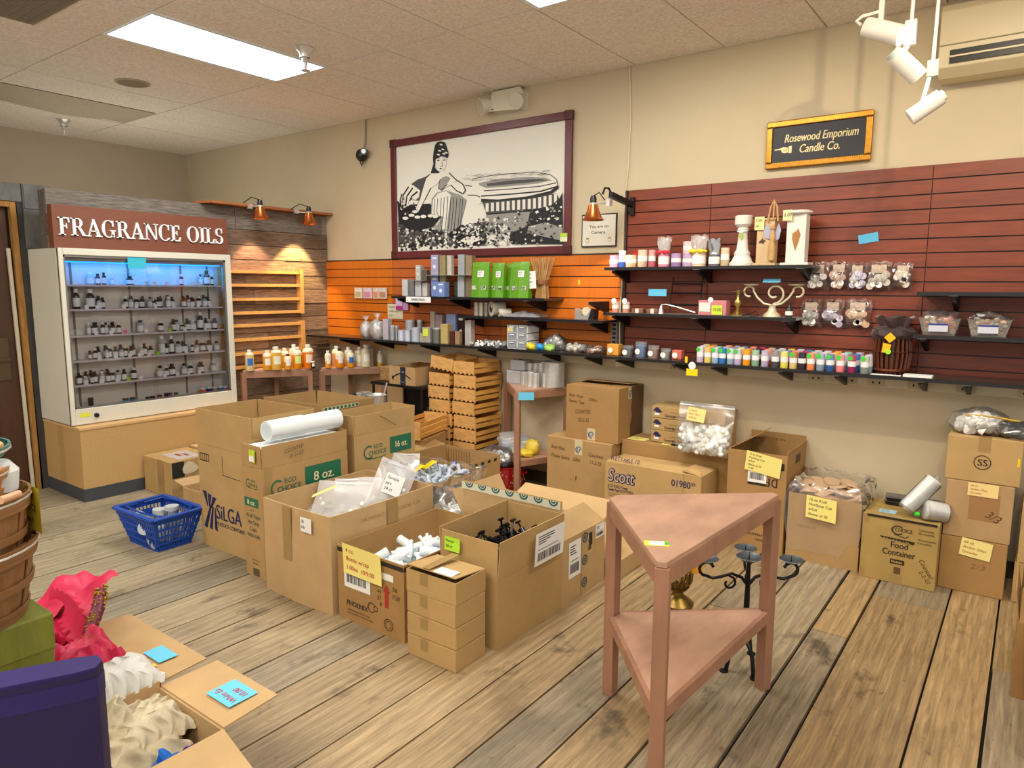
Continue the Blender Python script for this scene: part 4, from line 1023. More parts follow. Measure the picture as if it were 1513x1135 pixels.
MB().box(-.078,.078,-.055,.055,0,.016).box(-.052,.052,-.04,.04,.016,.285).build('square_column', STONE, t, bevel=.003)
MB().lathe([(0,.285),(.06,.285),(.072,.292),(.072,.302),(.06,.308),(0,.308)], 24).build('round_top', STONE, t, True)
m = MB(); g_poly(m, Fr((0,-.041,.13),(1,0,0),(0,0,1)), [(0,-.05),(.016,0),(.025,.04),(.012,.075),(0,.06),(-.018,.05),(-.02,.02)], .001); m.build('leaf_carving', flat('#a8743a'), t)
sheet(t, Fr((-.072,-.056,.25),(1,0,0),(0,.0,1)), 0, .05, 0, .06, flat('#e9e2a4'), ('6.00',), name='price_note')
# ---------------------------------------------------------------- middle shelf of the red wall
Z = 1.3365
for x, lb in ((3.016,'small pink votive jar with round white label, left of pair'),(3.095,'small pink votive jar with round white label, right of pair')):
    o = candle_jar(x, -.15, Z, .05, .07, '#c9907e', '#e2c8bc', lb, group='pink votive jars')
    m = MB(); g_ell(m, Fr((0,-.027,.075),(1,0,0),(0,0,1)), 0, 0, .019, .019, 0, 14); m.build('round_label', WPAPER, o)
for i, (x, y, w, lb) in enumerate([(3.20,-.16,.08,'brown flat soap block lying on red wall middle shelf'),(3.285,-.13,.08,'brown flat soap block with white band beside the first block')]):
    o = box(-w/2,w/2,-.04,.04,0,.028).build('soap_block', mat('soap_brown','#7a5040',.4), None, loc=(x,y,Z), rz=.2*i, bevel=.004)
    box(-.012,.012,-.0408,.0408,.0004,.0288).build('paper_band', flat('#e2cfc6'), o); tag(o, lb, 'soap', 'soap blocks')
t = thing('candle_snuffer', 'long-handled silver candle snuffer lying across middle shelf', 'snuffer', (3.37, -.2, Z))
MB().lathe([(0,.055),(.006,.05),(.014,.02),(.018,0)], 14, cap=False).build('snuffer_bell', STEEL, t, True)
MB().tube([(0,0,.055),(.03,.0,.06),(.1,.01,.045),(.22,.02,.012)], .0035, 7).build('handle', STEEL, t, True)
t = thing('wire_rack', 'black wire easel rack standing at back of middle shelf', 'rack', (3.48, -.07, Z))
m = MB()
for x in (-.1, .1): m.tube([(x,-.02,0),(x,.02,.235)], .004, 6)
for z in (.06,.13,.19): m.tube([(-.1,-.02+z*.17,z),(.1,-.02+z*.17,z)], .005, 6)
m.build('wire_frame', BLACKM, t)
tag(box(-.062,.062,-.002,.002,0,.044).build('price_tag', BNOTE, None, loc=(3.327,-.17,1.448)), 'light blue tag hanging above the brown soap blocks', 'tag')
t = thing('gift_box', 'pink boxed candle set with green price sticker', 'box', (3.70, -.15, Z))
box(-.088,.088,-.04,.04,0,.09).build('box_body', flat('#cf7f84',.4), t, bevel=.003)
sheet(t, Fr((-.08,-.041,.02),(1,0,0),(0,0,1)), 0, .07, 0, .055, flat('#e6dcd6'), name='box_window')
sheet(t, Fr((0,-.042,.0),(1,0,0),(0,0,1)), 0, .066, .003, .06, flat('#c6dc3a'), ('10.00',), name='price_sticker', shear=0)
m = MB(); g_ell(m, Fr((-.01,-.042,.092),(1,0,0),(0,0,1)), 0, 0, .017, .017, 0, 14); m.build('round_label', WPAPER, t)
BR2 = mat('pale_brass', '#b59a56', .3, .8, noise=.15, scale=30)
t = thing('candlestick', 'short pale brass candlestick between pink box and candelabra', 'candlestick', (3.845, -.15, Z))
MB().lathe([(0,0),(.042,0),(.042,.006),(.022,.016),(.01,.03),(.01,.05),(.022,.068),(.022,.085),(.01,.1),(.008,.125),(.014,.13),(.014,.15),(0,.15)], 20).build('turned_stem', BR2, t, True)
MB().lathe([(0,.138),(.045,.142),(.048,.146),(.0,.144)], 20).build('drip_pan', BR2, t, True)
IV = mat('ivory_metal', '#d9cfae', .4, .2, noise=.15, scale=20)
t = thing('candelabra', 'cream scroll-armed three-cup metal candelabra on middle shelf', 'candelabra', (4.05, -.15, Z))
MB().lathe([(0,0),(.05,0),(.046,.012),(.026,.03),(.018,.055),(.022,.066),(0,.072)], 20).build('base', IV, t, True)
def spiral(cx, cz, r0, r1, a0, a1, n=18, y=0): return [(cx+(r0+(r1-r0)*i/n)*math.cos(a0+(a1-a0)*i/n), y, cz+(r0+(r1-r0)*i/n)*math.sin(a0+(a1-a0)*i/n)) for i in range(n+1)]
m = MB().tube([(0,0,.06)]+spiral(.008,.135,.06,.02,-PI/2,PI*1.7,26), .006, 8); m.build('centre_scroll', IV, t, True)
for s in (-1, 1):
    a = MB().tube([(0,0,.065),(s*.05,0,.075),(s*.09,0,.11),(s*.115,0,.15)]+[(s*(.14-.03*math.cos(q)), 0, .145+.03*math.sin(q)) for q in [x*.5 for x in range(1, 11)]], .006, 8)
    a.build('arm', IV, t, True)
    MB().lathe([(0,.178),(.04,.182),(.045,.188),(0,.186)], 18, c=(s*.13,0,0)).build('candle_cup', IV, t, True)
MB().lathe([(0,.194),(.04,.198),(.045,.203),(0,.202)], 18).build('candle_cup', IV, t, True)
sheet(t, Fr((-.05,-.046,.197),(1,0,0),(0,.6,.8)), 0, .1, 0, .026, BNOTE, name='blue_note')
o = MB().lathe([(0,0),(.02,0),(.02,.045),(.008,.06),(.008,.08),(0,.08)], 14).build('dark_bottle', mat('black_cap'), None, True, loc=(4.16,-.2,Z)); tag(o, 'small black bottle at right end of middle red-wall shelf', 'bottle')
MB().lathe([(.0205,.012),(.0208,.012),(.0208,.035),(.0205,.035)], 14, cap=False).build('paper_label', WPAPER, o, True)
tag(MB().tube([(3.90,-.22,Z+.003),(3.93,-.18,Z+.012),(3.97,-.2,Z+.03),(4.0,-.23,Z+.004),(3.96,-.25,Z+.003),(3.92,-.23,Z+.02)], .0025, 6).build('wire_coil', BLACKM), 'loose dark wire coil between candlestick and candelabra', 'wire')
# ---------------------------------------------------------------- bottom shelf candles
Z = 1.0502
def cup_candle(x, w, h, c, label, square=False):
    t = thing('cup_candle', label, 'candle', (x, -.2, Z), group='glass cup candles'); r = w/2*.86
    if square: box(-r,r,-r*.8,r*.8,0,h*.8).build('wax', mat('wax_'+c.strip('#'), c, .4, sub=.3), t, bevel=.006)
    else: MB().lathe([(0,0),(r*.9,0),(r,.01),(r,h*.72),(0,h*.72)], 18).build('wax', mat('wax_'+c.strip('#'), c, .4, sub=.3), t, True)
    if not square: MB().lathe([(r*1.02,.0),(r*1.05,.01),(r*1.05,h),(r*1.0,h)], 18, cap=False).build('glass_cup', JAR, t, True)
    MB().tube([(0,0,h*.72),(.002,0,h*.9)], .0015, 5).build('wick', INK, t)
    q = MB(); g_ell(q, Fr((0,-r*1.1,h*.38),(1,0,0),(0,0,1)), -.2*r, 0, .018, .018, 0, 16); q.build('round_label', WPAPER, t)
for i, (x, w, h, c, lb, sq) in enumerate([(3.045,.1,.095,'#e0a040','orange block candle with round white label, leftmost on bottom shelf',True),(3.145,.08,.07,'#2c2a30','dark cup candle with round label on bottom shelf',False),
   (3.238,.082,.1,'#3f8fd0','bright blue cup candle on bottom shelf',False),(3.328,.078,.08,'#c98a58','peach-brown cup candle on bottom shelf',False),(3.414,.07,.066,'#a9a7a4','grey cup candle with round label on bottom shelf',False),(3.496,.074,.076,'#cf705c','salmon pink block candle on bottom shelf',True)]):
    cup_candle(x, w, h, c, lb, sq)
t = thing('hanging_tag', 'yellow tag with white disc hanging from bottom shelf edge', 'tag', (3.637, -.308, .968))
box(-.036,.036,-.002,0,0,.042).build('yellow_card', flat('#f2d400'), t)
m = MB(); g_ell(m, Fr((0,-.003,.062),(1,0,0),(0,0,1)), 0, 0, .023, .023, 0, 20); m.build('white_disc', WPAPER, t)
MB().tube([(0,0,.04),(0,-.002,.09)], .0015, 5).build('string', WPAPER, t)
tag(box(3.589,3.605,-.308,-.306,1.046,1.084).build('yellow_tag', flat('#f2c400')), 'tiny yellow tag standing at the bottom shelf edge', 'tag')
names = ['lilac','yellow','pale blue','deep blue','silver-blue','lavender','orange','green','violet-grey','charcoal','lemon','tan','black','peach','slate blue','royal blue','coral pink','magenta','grey-green']
bc = ['#c9b6d8','#e2cb6a','#8fb4cf','#2f6fb8','#8fa7b6','#b8a6cf','#ef9a16','#7fa98a','#b2a6bd','#4b4650','#e3d65a','#d8bf7a','#2a2a2e','#ef8a5a','#7f98ac','#2a5a9a','#ec8088','#8e1f4e','#7f8a80']
tc = ['#ded6e4','#efc07a','#c6d6e0','#3f86c4','#cfd8de','#d2c8de','#f0a830','#9fc4a6','#c4b8cf','#9a8f94','#eadf86','#c48a5a','#333338','#f0a078','#a9bccb','#6f93c4','#efa09a','#c23a70','#c9c7b0']
xs_ = [3.661,3.709,3.756,3.801,3.85,3.894,3.946,3.998,4.052,4.111,4.162,4.212,4.259,4.306,4.357,4.408,4.46,4.518,4.582]
for row, (y, wd) in enumerate(((-.245,'front'),(-.185,'middle'),(-.125,'back'))):
    for i, x in enumerate(xs_):
        k = (i + row*5) % 19
        o = candle_jar(x+.012*row*(i/18-.3), y, Z, .044, .092+.004*((i*3+row) % 3), bc[k], tc[k], '%s candle tumbler, %s in the %s row of bottom shelf' % (names[k], ORD[i], wd), lab='#e9e9ea', name='candle_tumbler', group='candle tumblers in rows', split=.42)
        if row == 0 and i in (0,2,3,4,5,11,13,14,15,16,17,18):
            q = MB(); g_ell(q, Fr((-.006,-.0225,.078),(1,0,0),(0,0,1)), 0, 0, .013, .013, 0, 12); q.build('green_sticker', flat('#3fc83a'), o)
t = thing('lidded_basket', 'dark brown ribbed basket jar wrapped in black netting with yellow tags', 'basket', (4.695, -.155, Z))
rb = MB()
for i in range(22):
    a = 2*PI*i/22; rb.tube([(.075*math.cos(a),.075*math.sin(a),.0),(.088*math.cos(a),.088*math.sin(a),.1),(.08*math.cos(a),.08*math.sin(a),.21)], .008, 6)
rb.build('bamboo_ribs', mat('dark_bamboo','#5a2c16',.35,noise=.3,scale=20), t, True)
MB().lathe([(0,0),(.07,0),(.08,.1),(.073,.2),(0,.2)], 22).build('inner_jar', mat('amber_dark','#2a120a',.3), t, True)
MB().lathe([(.086,.015),(.094,.02),(.086,.03)],24,cap=False).lathe([(.09,.115),(.097,.12),(.09,.125)],24,cap=False).build('wire_hoop', mat('copper_dark','#6a3a22',.4,.6), t, True)
m = MB(); n = 26; vs = []
for j in range(7):
    f = j/6
    for i in range(n):
        a = 2*PI*i/n; rr = [.09,.104,.098,.062,.074,.085,.09][j]*(1+.07*math.sin(6*a+j*1.3)); vs.append((rr*math.cos(a), rr*math.sin(a), [.185,.205,.235,.25,.27,.29,.305][j]+.008*math.sin(5*a)))
m.add(vs, [(j*n+i, j*n+(i+1) % n, (j+1)*n+(i+1) % n, (j+1)*n+i) for j in range(6) for i in range(n)])
m.build('black_netting', film('netting','#6a5456',fac=.02,rough=.6,frost=.3), t, True)
m = MB(); fr = Fr((0,-.108,.17),(1,0,0),(0,0,1)); g_poly(m, fr, [(0,-.0),(.028,.028),(0,.056),(-.028,.028)], .001); g_poly(m, fr, [(-.035,-.05),(.0,-.055),(.008,-.008),(-.03,.0)], .002); m.build('yellow_tag', flat('#f2b800'), t)
m = MB(); g_ell(m, fr, -.004, -.045, .014, .014, .004, 14); m.build('green_sticker', flat('#9fe02a'), t)
tag(MB().box(4.62,4.76,-.29,-.255,1.051,1.054).box(4.77,4.9,-.285,-.2,1.051,1.061).build('paper_stack', WPAPER), 'white papers lying on bottom shelf at foot of basket jar', 'papers')
# hanging sample bags
HB = [(4.265,1.493,.115,.158,'#cfc9c8','top row'),(4.378,1.499,.1,.154,'#d9b9a6','top row'),(4.474,1.499,.09,.145,'#c9c4d6','top row'),(4.583,1.491,.125,.157,'#d6d0c0','top row'),(4.70,1.501,.092,.14,'#e0d6c6','top row'),
      (4.242,1.277,.11,.16,'#bdbcba','lower row'),(4.36,1.282,.108,.157,'#c4b9cf','lower row'),(4.49,1.282,.13,.159,'#d9b89a','lower row')]
for i, (x, z, w, h, c, rw) in enumerate(HB):
    k = i if i < 5 else i-5
    t = thing('sample_bag', 'clear bag of %s wax samples hanging in the %s, %s' % (['silver','peach','lilac','sand','cream','grey','mauve','orange'][i], rw, ORD[k]), 'bag', (x, -.022, z), group='hanging bags of samples')
    m = MB(); rr = random.Random(i+20)
    for _ in range(9):
        a, b = rr.uniform(-.34,.34)*w, rr.uniform(.12,.6)*h; m.cyl((a,-.03,b),(a+rr.uniform(-.008,.008),-.045,b+rr.uniform(-.006,.006)), .019, n=12)
    m.build('wax_cups', flat(c,.4), t, True, kind='stuff')
    m = MB()
    for _ in range(2): 
        a, b = rr.uniform(-.25,.25)*w, rr.uniform(.16,.4)*h; g_ell(m, Fr((0,-.051,0),(1,0,0),(0,0,1)), a, b, .017, .017, 0, 14)
    m.build('round_labels', WPAPER, t)
    box(-w*.3, w*.3, -.03, -.026, h*.62, h*.9).build('header_card', flat('#cdb9a6'), t)
    m = MB(); n = 9; vs = []
    for j in range(n+1):
        f = j/n
        for q in range(n+1):
            g = q/n*2-1; bul = .038*math.sin(PI*min(1,f*1.25))**.6*(1-g*g)**.5 if f < .8 else .006*(1-f)
            vs.append((g*w*.56*(1-.08*f)+.004*math.sin(9*f+i), -.016-bul*1.1-.006*math.sin(5*g*3+8*f+i), f*h*1.02-.005*math.cos(7*g)))
    m.add(vs, [(j*(n+1)+q, j*(n+1)+q+1, (j+1)*(n+1)+q+1, (j+1)*(n+1)+q) for j in range(n) for q in range(n)])
    m.build('bag_film', CLEAR, t, True)
    MB().tube([(0,.004,h*.93),(0,-.05,h*.93)], .0025, 6).build('peg_hook', BLACKM, t)
# tubs
for i, (x, lb) in enumerate(((4.905,'clear plastic tub of pink and orange wax melts, left one'),(5.117,'clear plastic tub of pale pink wax melts, right one'))):
    t = thing('plastic_tub', lb, 'tub', (x, -.15, 1.2685), group='clear tubs of wax melts')
    m = MB(); rr = random.Random(i)
    def sq(r, z): return [(-r*1.35,-r,z),(r*1.35,-r,z),(r*1.35,r,z),(-r*1.35,r,z)]
    m.add(sq(.052,0)+sq(.068,.085)+sq(.074,.088), [(0,1,2,3)]+[(j*4+k, j*4+(k+1) % 4, j*4+4+(k+1) % 4, j*4+4+k) for j in range(2) for k in range(4)])
    m.build('tub_body', film('tub_clear','#f6f3ee',fac=.03,frost=.14), t)
    for cc, nm_, nb in ((('#e58a96','#e2c2a6')[i],'pink_melts',22),(('#e0a070','#e6b6a6')[i],'orange_melts',18),('#e4ddcf','pale_melts',18)):
        q = MB()
        for _ in range(nb): q.ball((rr.uniform(-.062,.062), rr.uniform(-.045,.045), rr.uniform(.014,.088)), .014, .012, .011, 7, 5)
        q.build(nm_, flat(cc,.4), t, True, kind='stuff')
    q = MB(); q.X = None; blob(q, (0,0,.07), .085, .062, .05, i+3, .25); q.build('cling_wrap', CLEAR, t, True)
    sheet(t, Fr((-.045,-.064,.018),(1,0,0),(0,-.17,1)), 0, .085, 0, .042, flat('#d9dbe8'), name='product_label')
    m = MB(); g_rect(m, Fr((-.045,-.064,.018),(1,0,0),(0,-.17,1)), 0, .085, .034, .042, .0035); m.build('label_band', flat('#2a3f9a'), t)
tag(box(-.05,.05,-.002,0,0,.05).build('price_tag', BNOTE, None, loc=(4.517,-.02,1.755)), 'light blue tag stuck on upper red slatwall', 'tag')
[o for o in C.objects if o.name.startswith('price_tag')][-1].rotation_euler.y = -.16
# ================================================================ on the upper wall
FRM = mat('frame_maroon', '#64282a', .35, noise=.2, scale=8)
t = thing('framed_picture', 'large maroon-framed black and white engraving of woman beside a bathtub', 'picture', (.75, -.002, 1.736))
PW, PH = 1.826, .996
for q in ((.06,PW-.06,.004,.062),(.06,PW-.06,PH-.062,PH-.004),(.004,.062,.06,PH-.06),(PW-.062,PW-.004,.06,PH-.06)):
    box(q[0],q[1],-.03,-.006,q[2],q[3]).build('frame_rail', FRM, t, bevel=.004)
for x in (0, PW-.066):
    for z in (0, PH-.066): box(x,x+.066,-.036,-.004,z,z+.066).build('corner_block', flat('#4a1a18',.4), t, bevel=.004)
box(.05, PW-.05, -.012, -.002, .05, PH-.05).build('backing_sheet', mat('print_paper', '#e6e3d6', .5), t)
ENG = "2:67,308 468,230 1039,270 1039,82 66,100;0:68,488 294,444 470,433 456,357 575,340 522,286 401,262 78,297;3:241,619 311,647 407,663 454,683 420,648 378,593 350,537 329,481 294,463 253,525;1:185,608 255,608 337,558 322,501 210,449 109,406 90,487 127,554;-9:206,597 141,533 125,454;-9:254,583 183,520 167,442;-9:309,550 239,516 203,459;-9:96,456 138,414 195,430;-9:127,544 104,496 110,445;1:210,479 458,472 464,433 196,440;-6:210,444 457,438;1:454,678 406,649 371,575 336,490 282,415 320,384 362,440 418,513 459,568 526,591 592,643 662,646 669,673 605,688 527,691;-4:454,678 406,649 371,575 336,490 282,415;-4:459,568 418,513 362,440 320,384;0:529,920 569,927 620,910 639,871 658,818 644,783 619,799 580,808 541,797 515,772 507,725 527,705 566,682 540,677 460,684 474,719 491,755 486,803 496,858 510,899;1:517,789 567,804 625,789 634,742 612,706 572,684 537,708 517,743;1:579,847 574,844 561,845 548,851 543,857 549,860 563,858 575,852;1:614,854 609,851 596,853 583,858 578,864 585,867 598,865 610,859;1:624,819 619,816 606,817 593,823 588,829 595,832 608,830 620,824;1:566,818 561,815 547,817 534,822 530,828 536,831 550,829 562,824;1:597,893 591,890 578,892 565,897 561,903 567,906 580,904 593,899;1:650,826 644,822 631,824 619,829 614,835 620,838 634,836 646,831;0:528,778 547,786 567,778 547,773;0:593,775 610,781 625,774 610,768;0:553,714 573,717 592,710 573,704;0:525,793 548,801 570,793 548,795;0:590,793 610,796 627,789 610,792;-3:585,765 590,729 569,727;2:471,481 525,525 629,536 782,488 844,446 793,301 729,219 626,195 561,226 495,229 535,275 582,321 459,356;1:484,470 538,519 629,531 680,495 654,365 626,223 561,236 601,329 469,361;-4:504,476 492,374 503,354;-4:537,478 526,372 536,352;-4:577,481 565,370 574,216;-4:609,484 598,368 574,216;-4:648,487 637,366 613,214;-4:680,482 669,364 646,213;-4:712,475 701,362 678,212;-4:744,468 733,360 710,210;-4:781,460 771,358 748,209;-4:806,454 796,356 774,208;1:832,558 954,539 1039,497 1039,433 966,402 856,482;-4:832,558 954,539 1039,497;-4:856,482 942,476 1039,433;1:663,669 732,612 807,569 834,521 807,497 744,523 681,579 604,552 636,611;-5:663,669 732,612 807,569 834,521 807,497 744,523 681,574;2:565,626 630,649 681,626 630,574 577,540 545,561;-4:565,626 545,561 577,540 643,582;0:79,322 575,333 481,254 331,231 192,247;1:202,336 193,327 171,323 146,326 130,334 130,345 147,352 172,352 194,346;-3:200,331 187,325 166,323 144,326 130,334 129,343;1:273,357 264,348 242,344 218,347 202,356 202,366 219,373 243,373 265,367;-3:271,352 258,346 237,344 216,347 202,355 201,364;1:342,338 333,329 312,325 287,328 272,337 272,347 288,354 313,354 334,348;-3:340,334 327,327 307,325 285,329 272,337 271,346;1:410,340 401,331 380,327 356,330 341,338 341,348 357,355 381,356 402,349;-3:408,335 396,329 375,327 355,330 341,338 340,347;1:491,340 482,331 462,327 438,330 423,339 423,349 439,356 463,356 483,350;-3:489,336 477,329 457,327 436,331 423,339 422,348;1:544,333 535,324 515,320 492,323 476,331 477,341 492,348 516,348 536,342;-3:542,328 530,322 510,320 490,323 477,331 476,340;1:315,384 306,375 285,371 260,374 244,383 245,393 261,400 286,400 307,394;-3:313,380 300,373 280,371 258,375 245,383 244,392;1:903,602 1163,614 1505,599 1632,574 1690,536 1707,489 1646,447 1435,425 1164,419 995,435 982,466 902,501;-3:903,602 1163,614 1505,599 1632,574 1690,536 1707,489;2:969,566 1138,577 1410,574 1598,553 1656,530 1529,517 1289,517 1048,521 982,546;3:1048,555 1288,560 1552,548 1621,533 1410,531 1061,534;-4:1022,503 1289,497 1553,496 1690,509;-6:995,465 1289,459 1553,459 1690,481;-14:995,433 1164,416 1436,420 1646,445 1710,484;0:1484,336 1647,340 1720,396 1747,440 1771,73 1292,88 1266,172 1414,215 1461,299;2:1048,326 1461,318 1438,214 1266,167 1035,181;3:1009,419 1412,412 1691,435 1720,396 1647,345 1484,331 1290,328 1048,323;1:1041,406 1070,406 1070,343 1041,343;1:1093,407 1122,407 1122,343 1094,342;1:1145,407 1173,408 1173,342 1145,342;1:1196,408 1223,408 1224,342 1196,341;1:1246,409 1273,409 1274,341 1246,341;1:1296,410 1323,410 1323,341 1296,340;1:1345,411 1372,411 1372,340 1345,340;1:1393,412 1420,412 1421,340 1394,340;1:1442,412 1468,412 1469,339 1442,339;1:1489,413 1515,413 1516,339 1490,339;1:1536,418 1562,418 1563,339 1537,338;1:1583,422 1608,422 1609,347 1584,346;1:1629,427 1654,427 1655,355 1630,354;1:1674,431 1699,431 1700,362 1676,362;-6:1048,323 1290,326 1484,329 1647,343 1717,391;1:1508,315 1534,325 1544,309 1520,301;1:1535,263 1560,273 1570,258 1547,250;1:1561,212 1587,222 1596,206 1573,198;1:1588,160 1613,171 1623,155 1600,147;1:1612,260 1637,270 1646,255 1624,247;1:1638,209 1663,219 1672,204 1650,195;1:1664,158 1689,168 1698,153 1676,145;1:1688,257 1712,267 1722,252 1699,244;1:1713,207 1738,217 1747,201 1725,193;1:1520,165 1545,175 1555,160 1532,151;2:1450,213 1603,234 1752,190 1754,97 1604,130 1438,165;1:1014,144 1005,132 979,122 941,114 895,109 849,109 811,113 787,121 780,132 792,144 821,154 862,162 909,166 953,165 988,160 1009,151;-5:1014,144 1008,134 990,125 962,118 927,112 889,109 851,109 818,112 794,118 781,126 781,135 794,145 818,153 851,160 888,165 927,166 962,164 990,159 1008,152 1014,144"
pm = MB(); fr = Fr((0,-.012,0),(1,0,0),(0,0,1)); dd = .0006
def in_sheet(p): return (min(max(p[0], .066), PW-.066), min(max(p[1], .066), PH-.066))
rr = random.Random(4)
def scrib(n, x0, x1, y0, y1, big, cols):
    global dd
    for _ in range(n):
        x, y = rr.uniform(x0, x1), rr.uniform(y0, y1); s_ = rr.uniform(.4, 1)*big
        pm.m = rr.choice(cols); dd += .000012
        g_poly(pm, fr, [(x+s_*(1+.3*math.sin(3*a+x*9))*math.cos(a), y+.75*s_*math.sin(a)) for a in [q*.7 for q in range(9)]], dd)
for k, e in enumerate(ENG.split(';')):
    c, q = e.split(':'); c = int(c); q = [tuple(int(v)/1000 for v in s_.split(',')) for s_ in q.split(' ')]; q = [in_sheet(p) for p in q]
    dd += .00006
    if c < 0: pm.m = 0; g_stroke(pm, fr, q, -c*.0017, dd)
    else: pm.m = 3 if k == 0 else c; g_poly(pm, fr, q, dd)
    if k == 0: scrib(330, .08, 1.0, .075, .26, .02, [0, 0, 0, 1, 1, 2])
    if e.startswith('0:') and k > 60: pass
scrib(170, .62, 1.28, .085, .22, .016, [0, 0, 1, 1, 2])
scrib(60, .95, 1.28, .2, .29, .016, [0, 1, 1, 3])
scrib(110, 1.3, 1.74, .08, .34, .014, [0, 0, 1, 2, 3])
scrib(30, .1, .3, .36, .5, .012, [0, 1, 3])
for i in range(60):
    u = rr.uniform(.72, 1.6); v = .60+.02*math.sin(u*3)+rr.uniform(-.025, .025); pm.m = rr.choice((3, 2)); dd += .00001; g_stroke(pm, fr, [(u, v), (u+.06, v+.004)], .0016, dd)
pm.build('engraving_print', [flat('#17171a'), flat('#e6e3d6'), flat('#95938c'), flat('#4a494a')], t)
sheet(t, Fr((PW-.085,-.032,.09),(1,0,0),(0,0,1)), 0, .06, 0, .06, flat('#e4e6b8'), name='price_sticker'); 
m = MB(); g_rect(m, Fr((PW-.085,-.035,.09),(1,0,0),(0,0,1)), 0, .06, .035, .06); m.build('sticker_band', flat('#b6d832'), t)

t = thing('notice_sign', 'small black-framed sign reading You are on Camera', 'sign', (2.657, -.002, 1.782))
box(0,.278,-.012,-.001,0,.226).build('sign_frame', BLACKP, t)
box(.008,.270,-.014,-.011,.008,.218).build('sign_paper', flat('#d6d2c2',.6), t)
lettering(t, Fr((0,-.014,0),(1,0,0),(0,0,1)), [('You are on', .065, .13, .022, .15),('Camera', .08, .09, .022, .11)])
m = MB()
for u in (.05, .228):
    g_ring(m, Fr((0,-.014,0),(1,0,0),(0,0,1)), u, .045, .014, .003); g_ell(m, Fr((0,-.014,0),(1,0,0),(0,0,1)), u, .06, .012, .005)
m.build('printed_emblems', flat('#b8a03a'), t)

t = thing('framed_sign', 'gold-framed black sign with gilt lettering and a pointing hand', 'sign', (3.926, -.002, 2.20))
GOLD = mat('gold_frame', '#a06e1c', .3, .7, noise=.25, scale=40)
W, H = .57, .27
MB().box(0,W,-.03,-.001,0,.035).box(0,W,-.03,-.001,H-.035,H).box(0,.035,-.03,-.001,.035,H-.035).box(W-.035,W,-.03,-.001,.035,H-.035).build('gilt_frame', GOLD, t, bevel=.006)
m = MB()
for i in range(44):
    x = .04+i*(W-.08)/43; m.ball((x,-.028,.03), .004, .004, .004, 6, 4); m.ball((x,-.028,H-.03), .004, .004, .004, 6, 4)
for i in range(18):
    z = .04+i*(H-.08)/17; m.ball((.03,-.028,z), .004, .004, .004, 6, 4); m.ball((W-.03,-.028,z), .004, .004, .004, 6, 4)
m.build('beaded_edge', mat('gold_bead', '#d9a84a', .3, .7), t, True)
box(.03,W-.03,-.018,-.002,.03,H-.03).build('sign_board', flat('#17171f',.5), t)
fr = Fr((0,-.018,0),(1,0,0),(0,0,1)); GI = flat('#ead9a0',.5)
lettering(t, fr, [('Rosewood Emporium', .10, .145, .046, .395, .15),('Candle Co.', .185, .08, .046, .22, .15)], GI, 'gilt_lettering', bold=True)
m = MB(); g_poly(m, fr, [(.048,.112),(.05,.106),(.085,.106),(.09,.092),(.105,.086),(.125,.088),(.128,.084),(.146,.084),(.147,.124),(.128,.122),(.124,.116),(.1,.122),(.08,.115)]); m.build('pointing_hand', GI, t)
m = MB(); g_stroke(m, fr, [(.1,.098),(.118,.1),(.122,.112)], .002, .002); g_stroke(m, fr, [(.128,.086),(.128,.12)], .003, .002); m.build('hand_outline', INK, t)

t = thing('emergency_light', 'cream twin-head emergency light above the framed picture', 'light', (2.0, -.002, 2.79))
MB().add([(x,y,z) for y in (-.075,-.001) for x,z in ((-.13,.02),(.14,.0),(.17,.02),(.17,.12),(.15,.145),(-.10,.145))], [(0,1,2,3,4,5),(11,10,9,8,7,6)]+[(i,(i+1) % 6,(i+1) % 6+6,i+6) for i in range(6)]).build('housing', flat('#d9d2ba',.4), t, bevel=.006)
hd = MB(); hd.cyl((-.15,-.05,.07),(-.19,-.11,.05), .05, .062, 18); hd.build('lamp_head', flat('#dcd6c0',.4), t, True)
MB().cyl((-.189,-.109,.0505),(-.192,-.113,.049), .054, n=18).build('lens', flat('#bfbfae',.2), t, True)
MB().cyl((.13,-.06,.07),(.14,-.10,.05), .045, .055, 18).build('lamp_head', flat('#d2cbb4',.4), t, True)
MB().ball((-.1,-.077,.025), .006).build('test_button', flat('#8a2a22'), t, True)

t = thing('security_camera', 'small black dome camera hung from a cable left of the picture', 'camera', (.413, -.03, 2.64))
MB().ball((0,-.02,0), .05, .05, .055, 16, 10).build('camera_body', BLACKP, t, True)
MB().cyl((.045,-.02,.02),(.075,-.06,.02), .03, n=16).build('camera_head', BLACKP, t, True)
MB().cyl((.075,-.06,.02),(.078,-.064,.02), .02, n=14).build('lens', flat('#3a3a40',.1), t, True)
MB().tube([(0,0,.05),(.02,.01,.11),(.015,.02,.2),(.02,.02,.305)], .006, 6).build('cable', flat('#8a8578'), t, True)
MB().tube([(-.02,-.02,-.05),(0,-.02,-.09),(.02,-.02,-.06)], .005, 6).build('cable_loop', BLACKP, t, True)

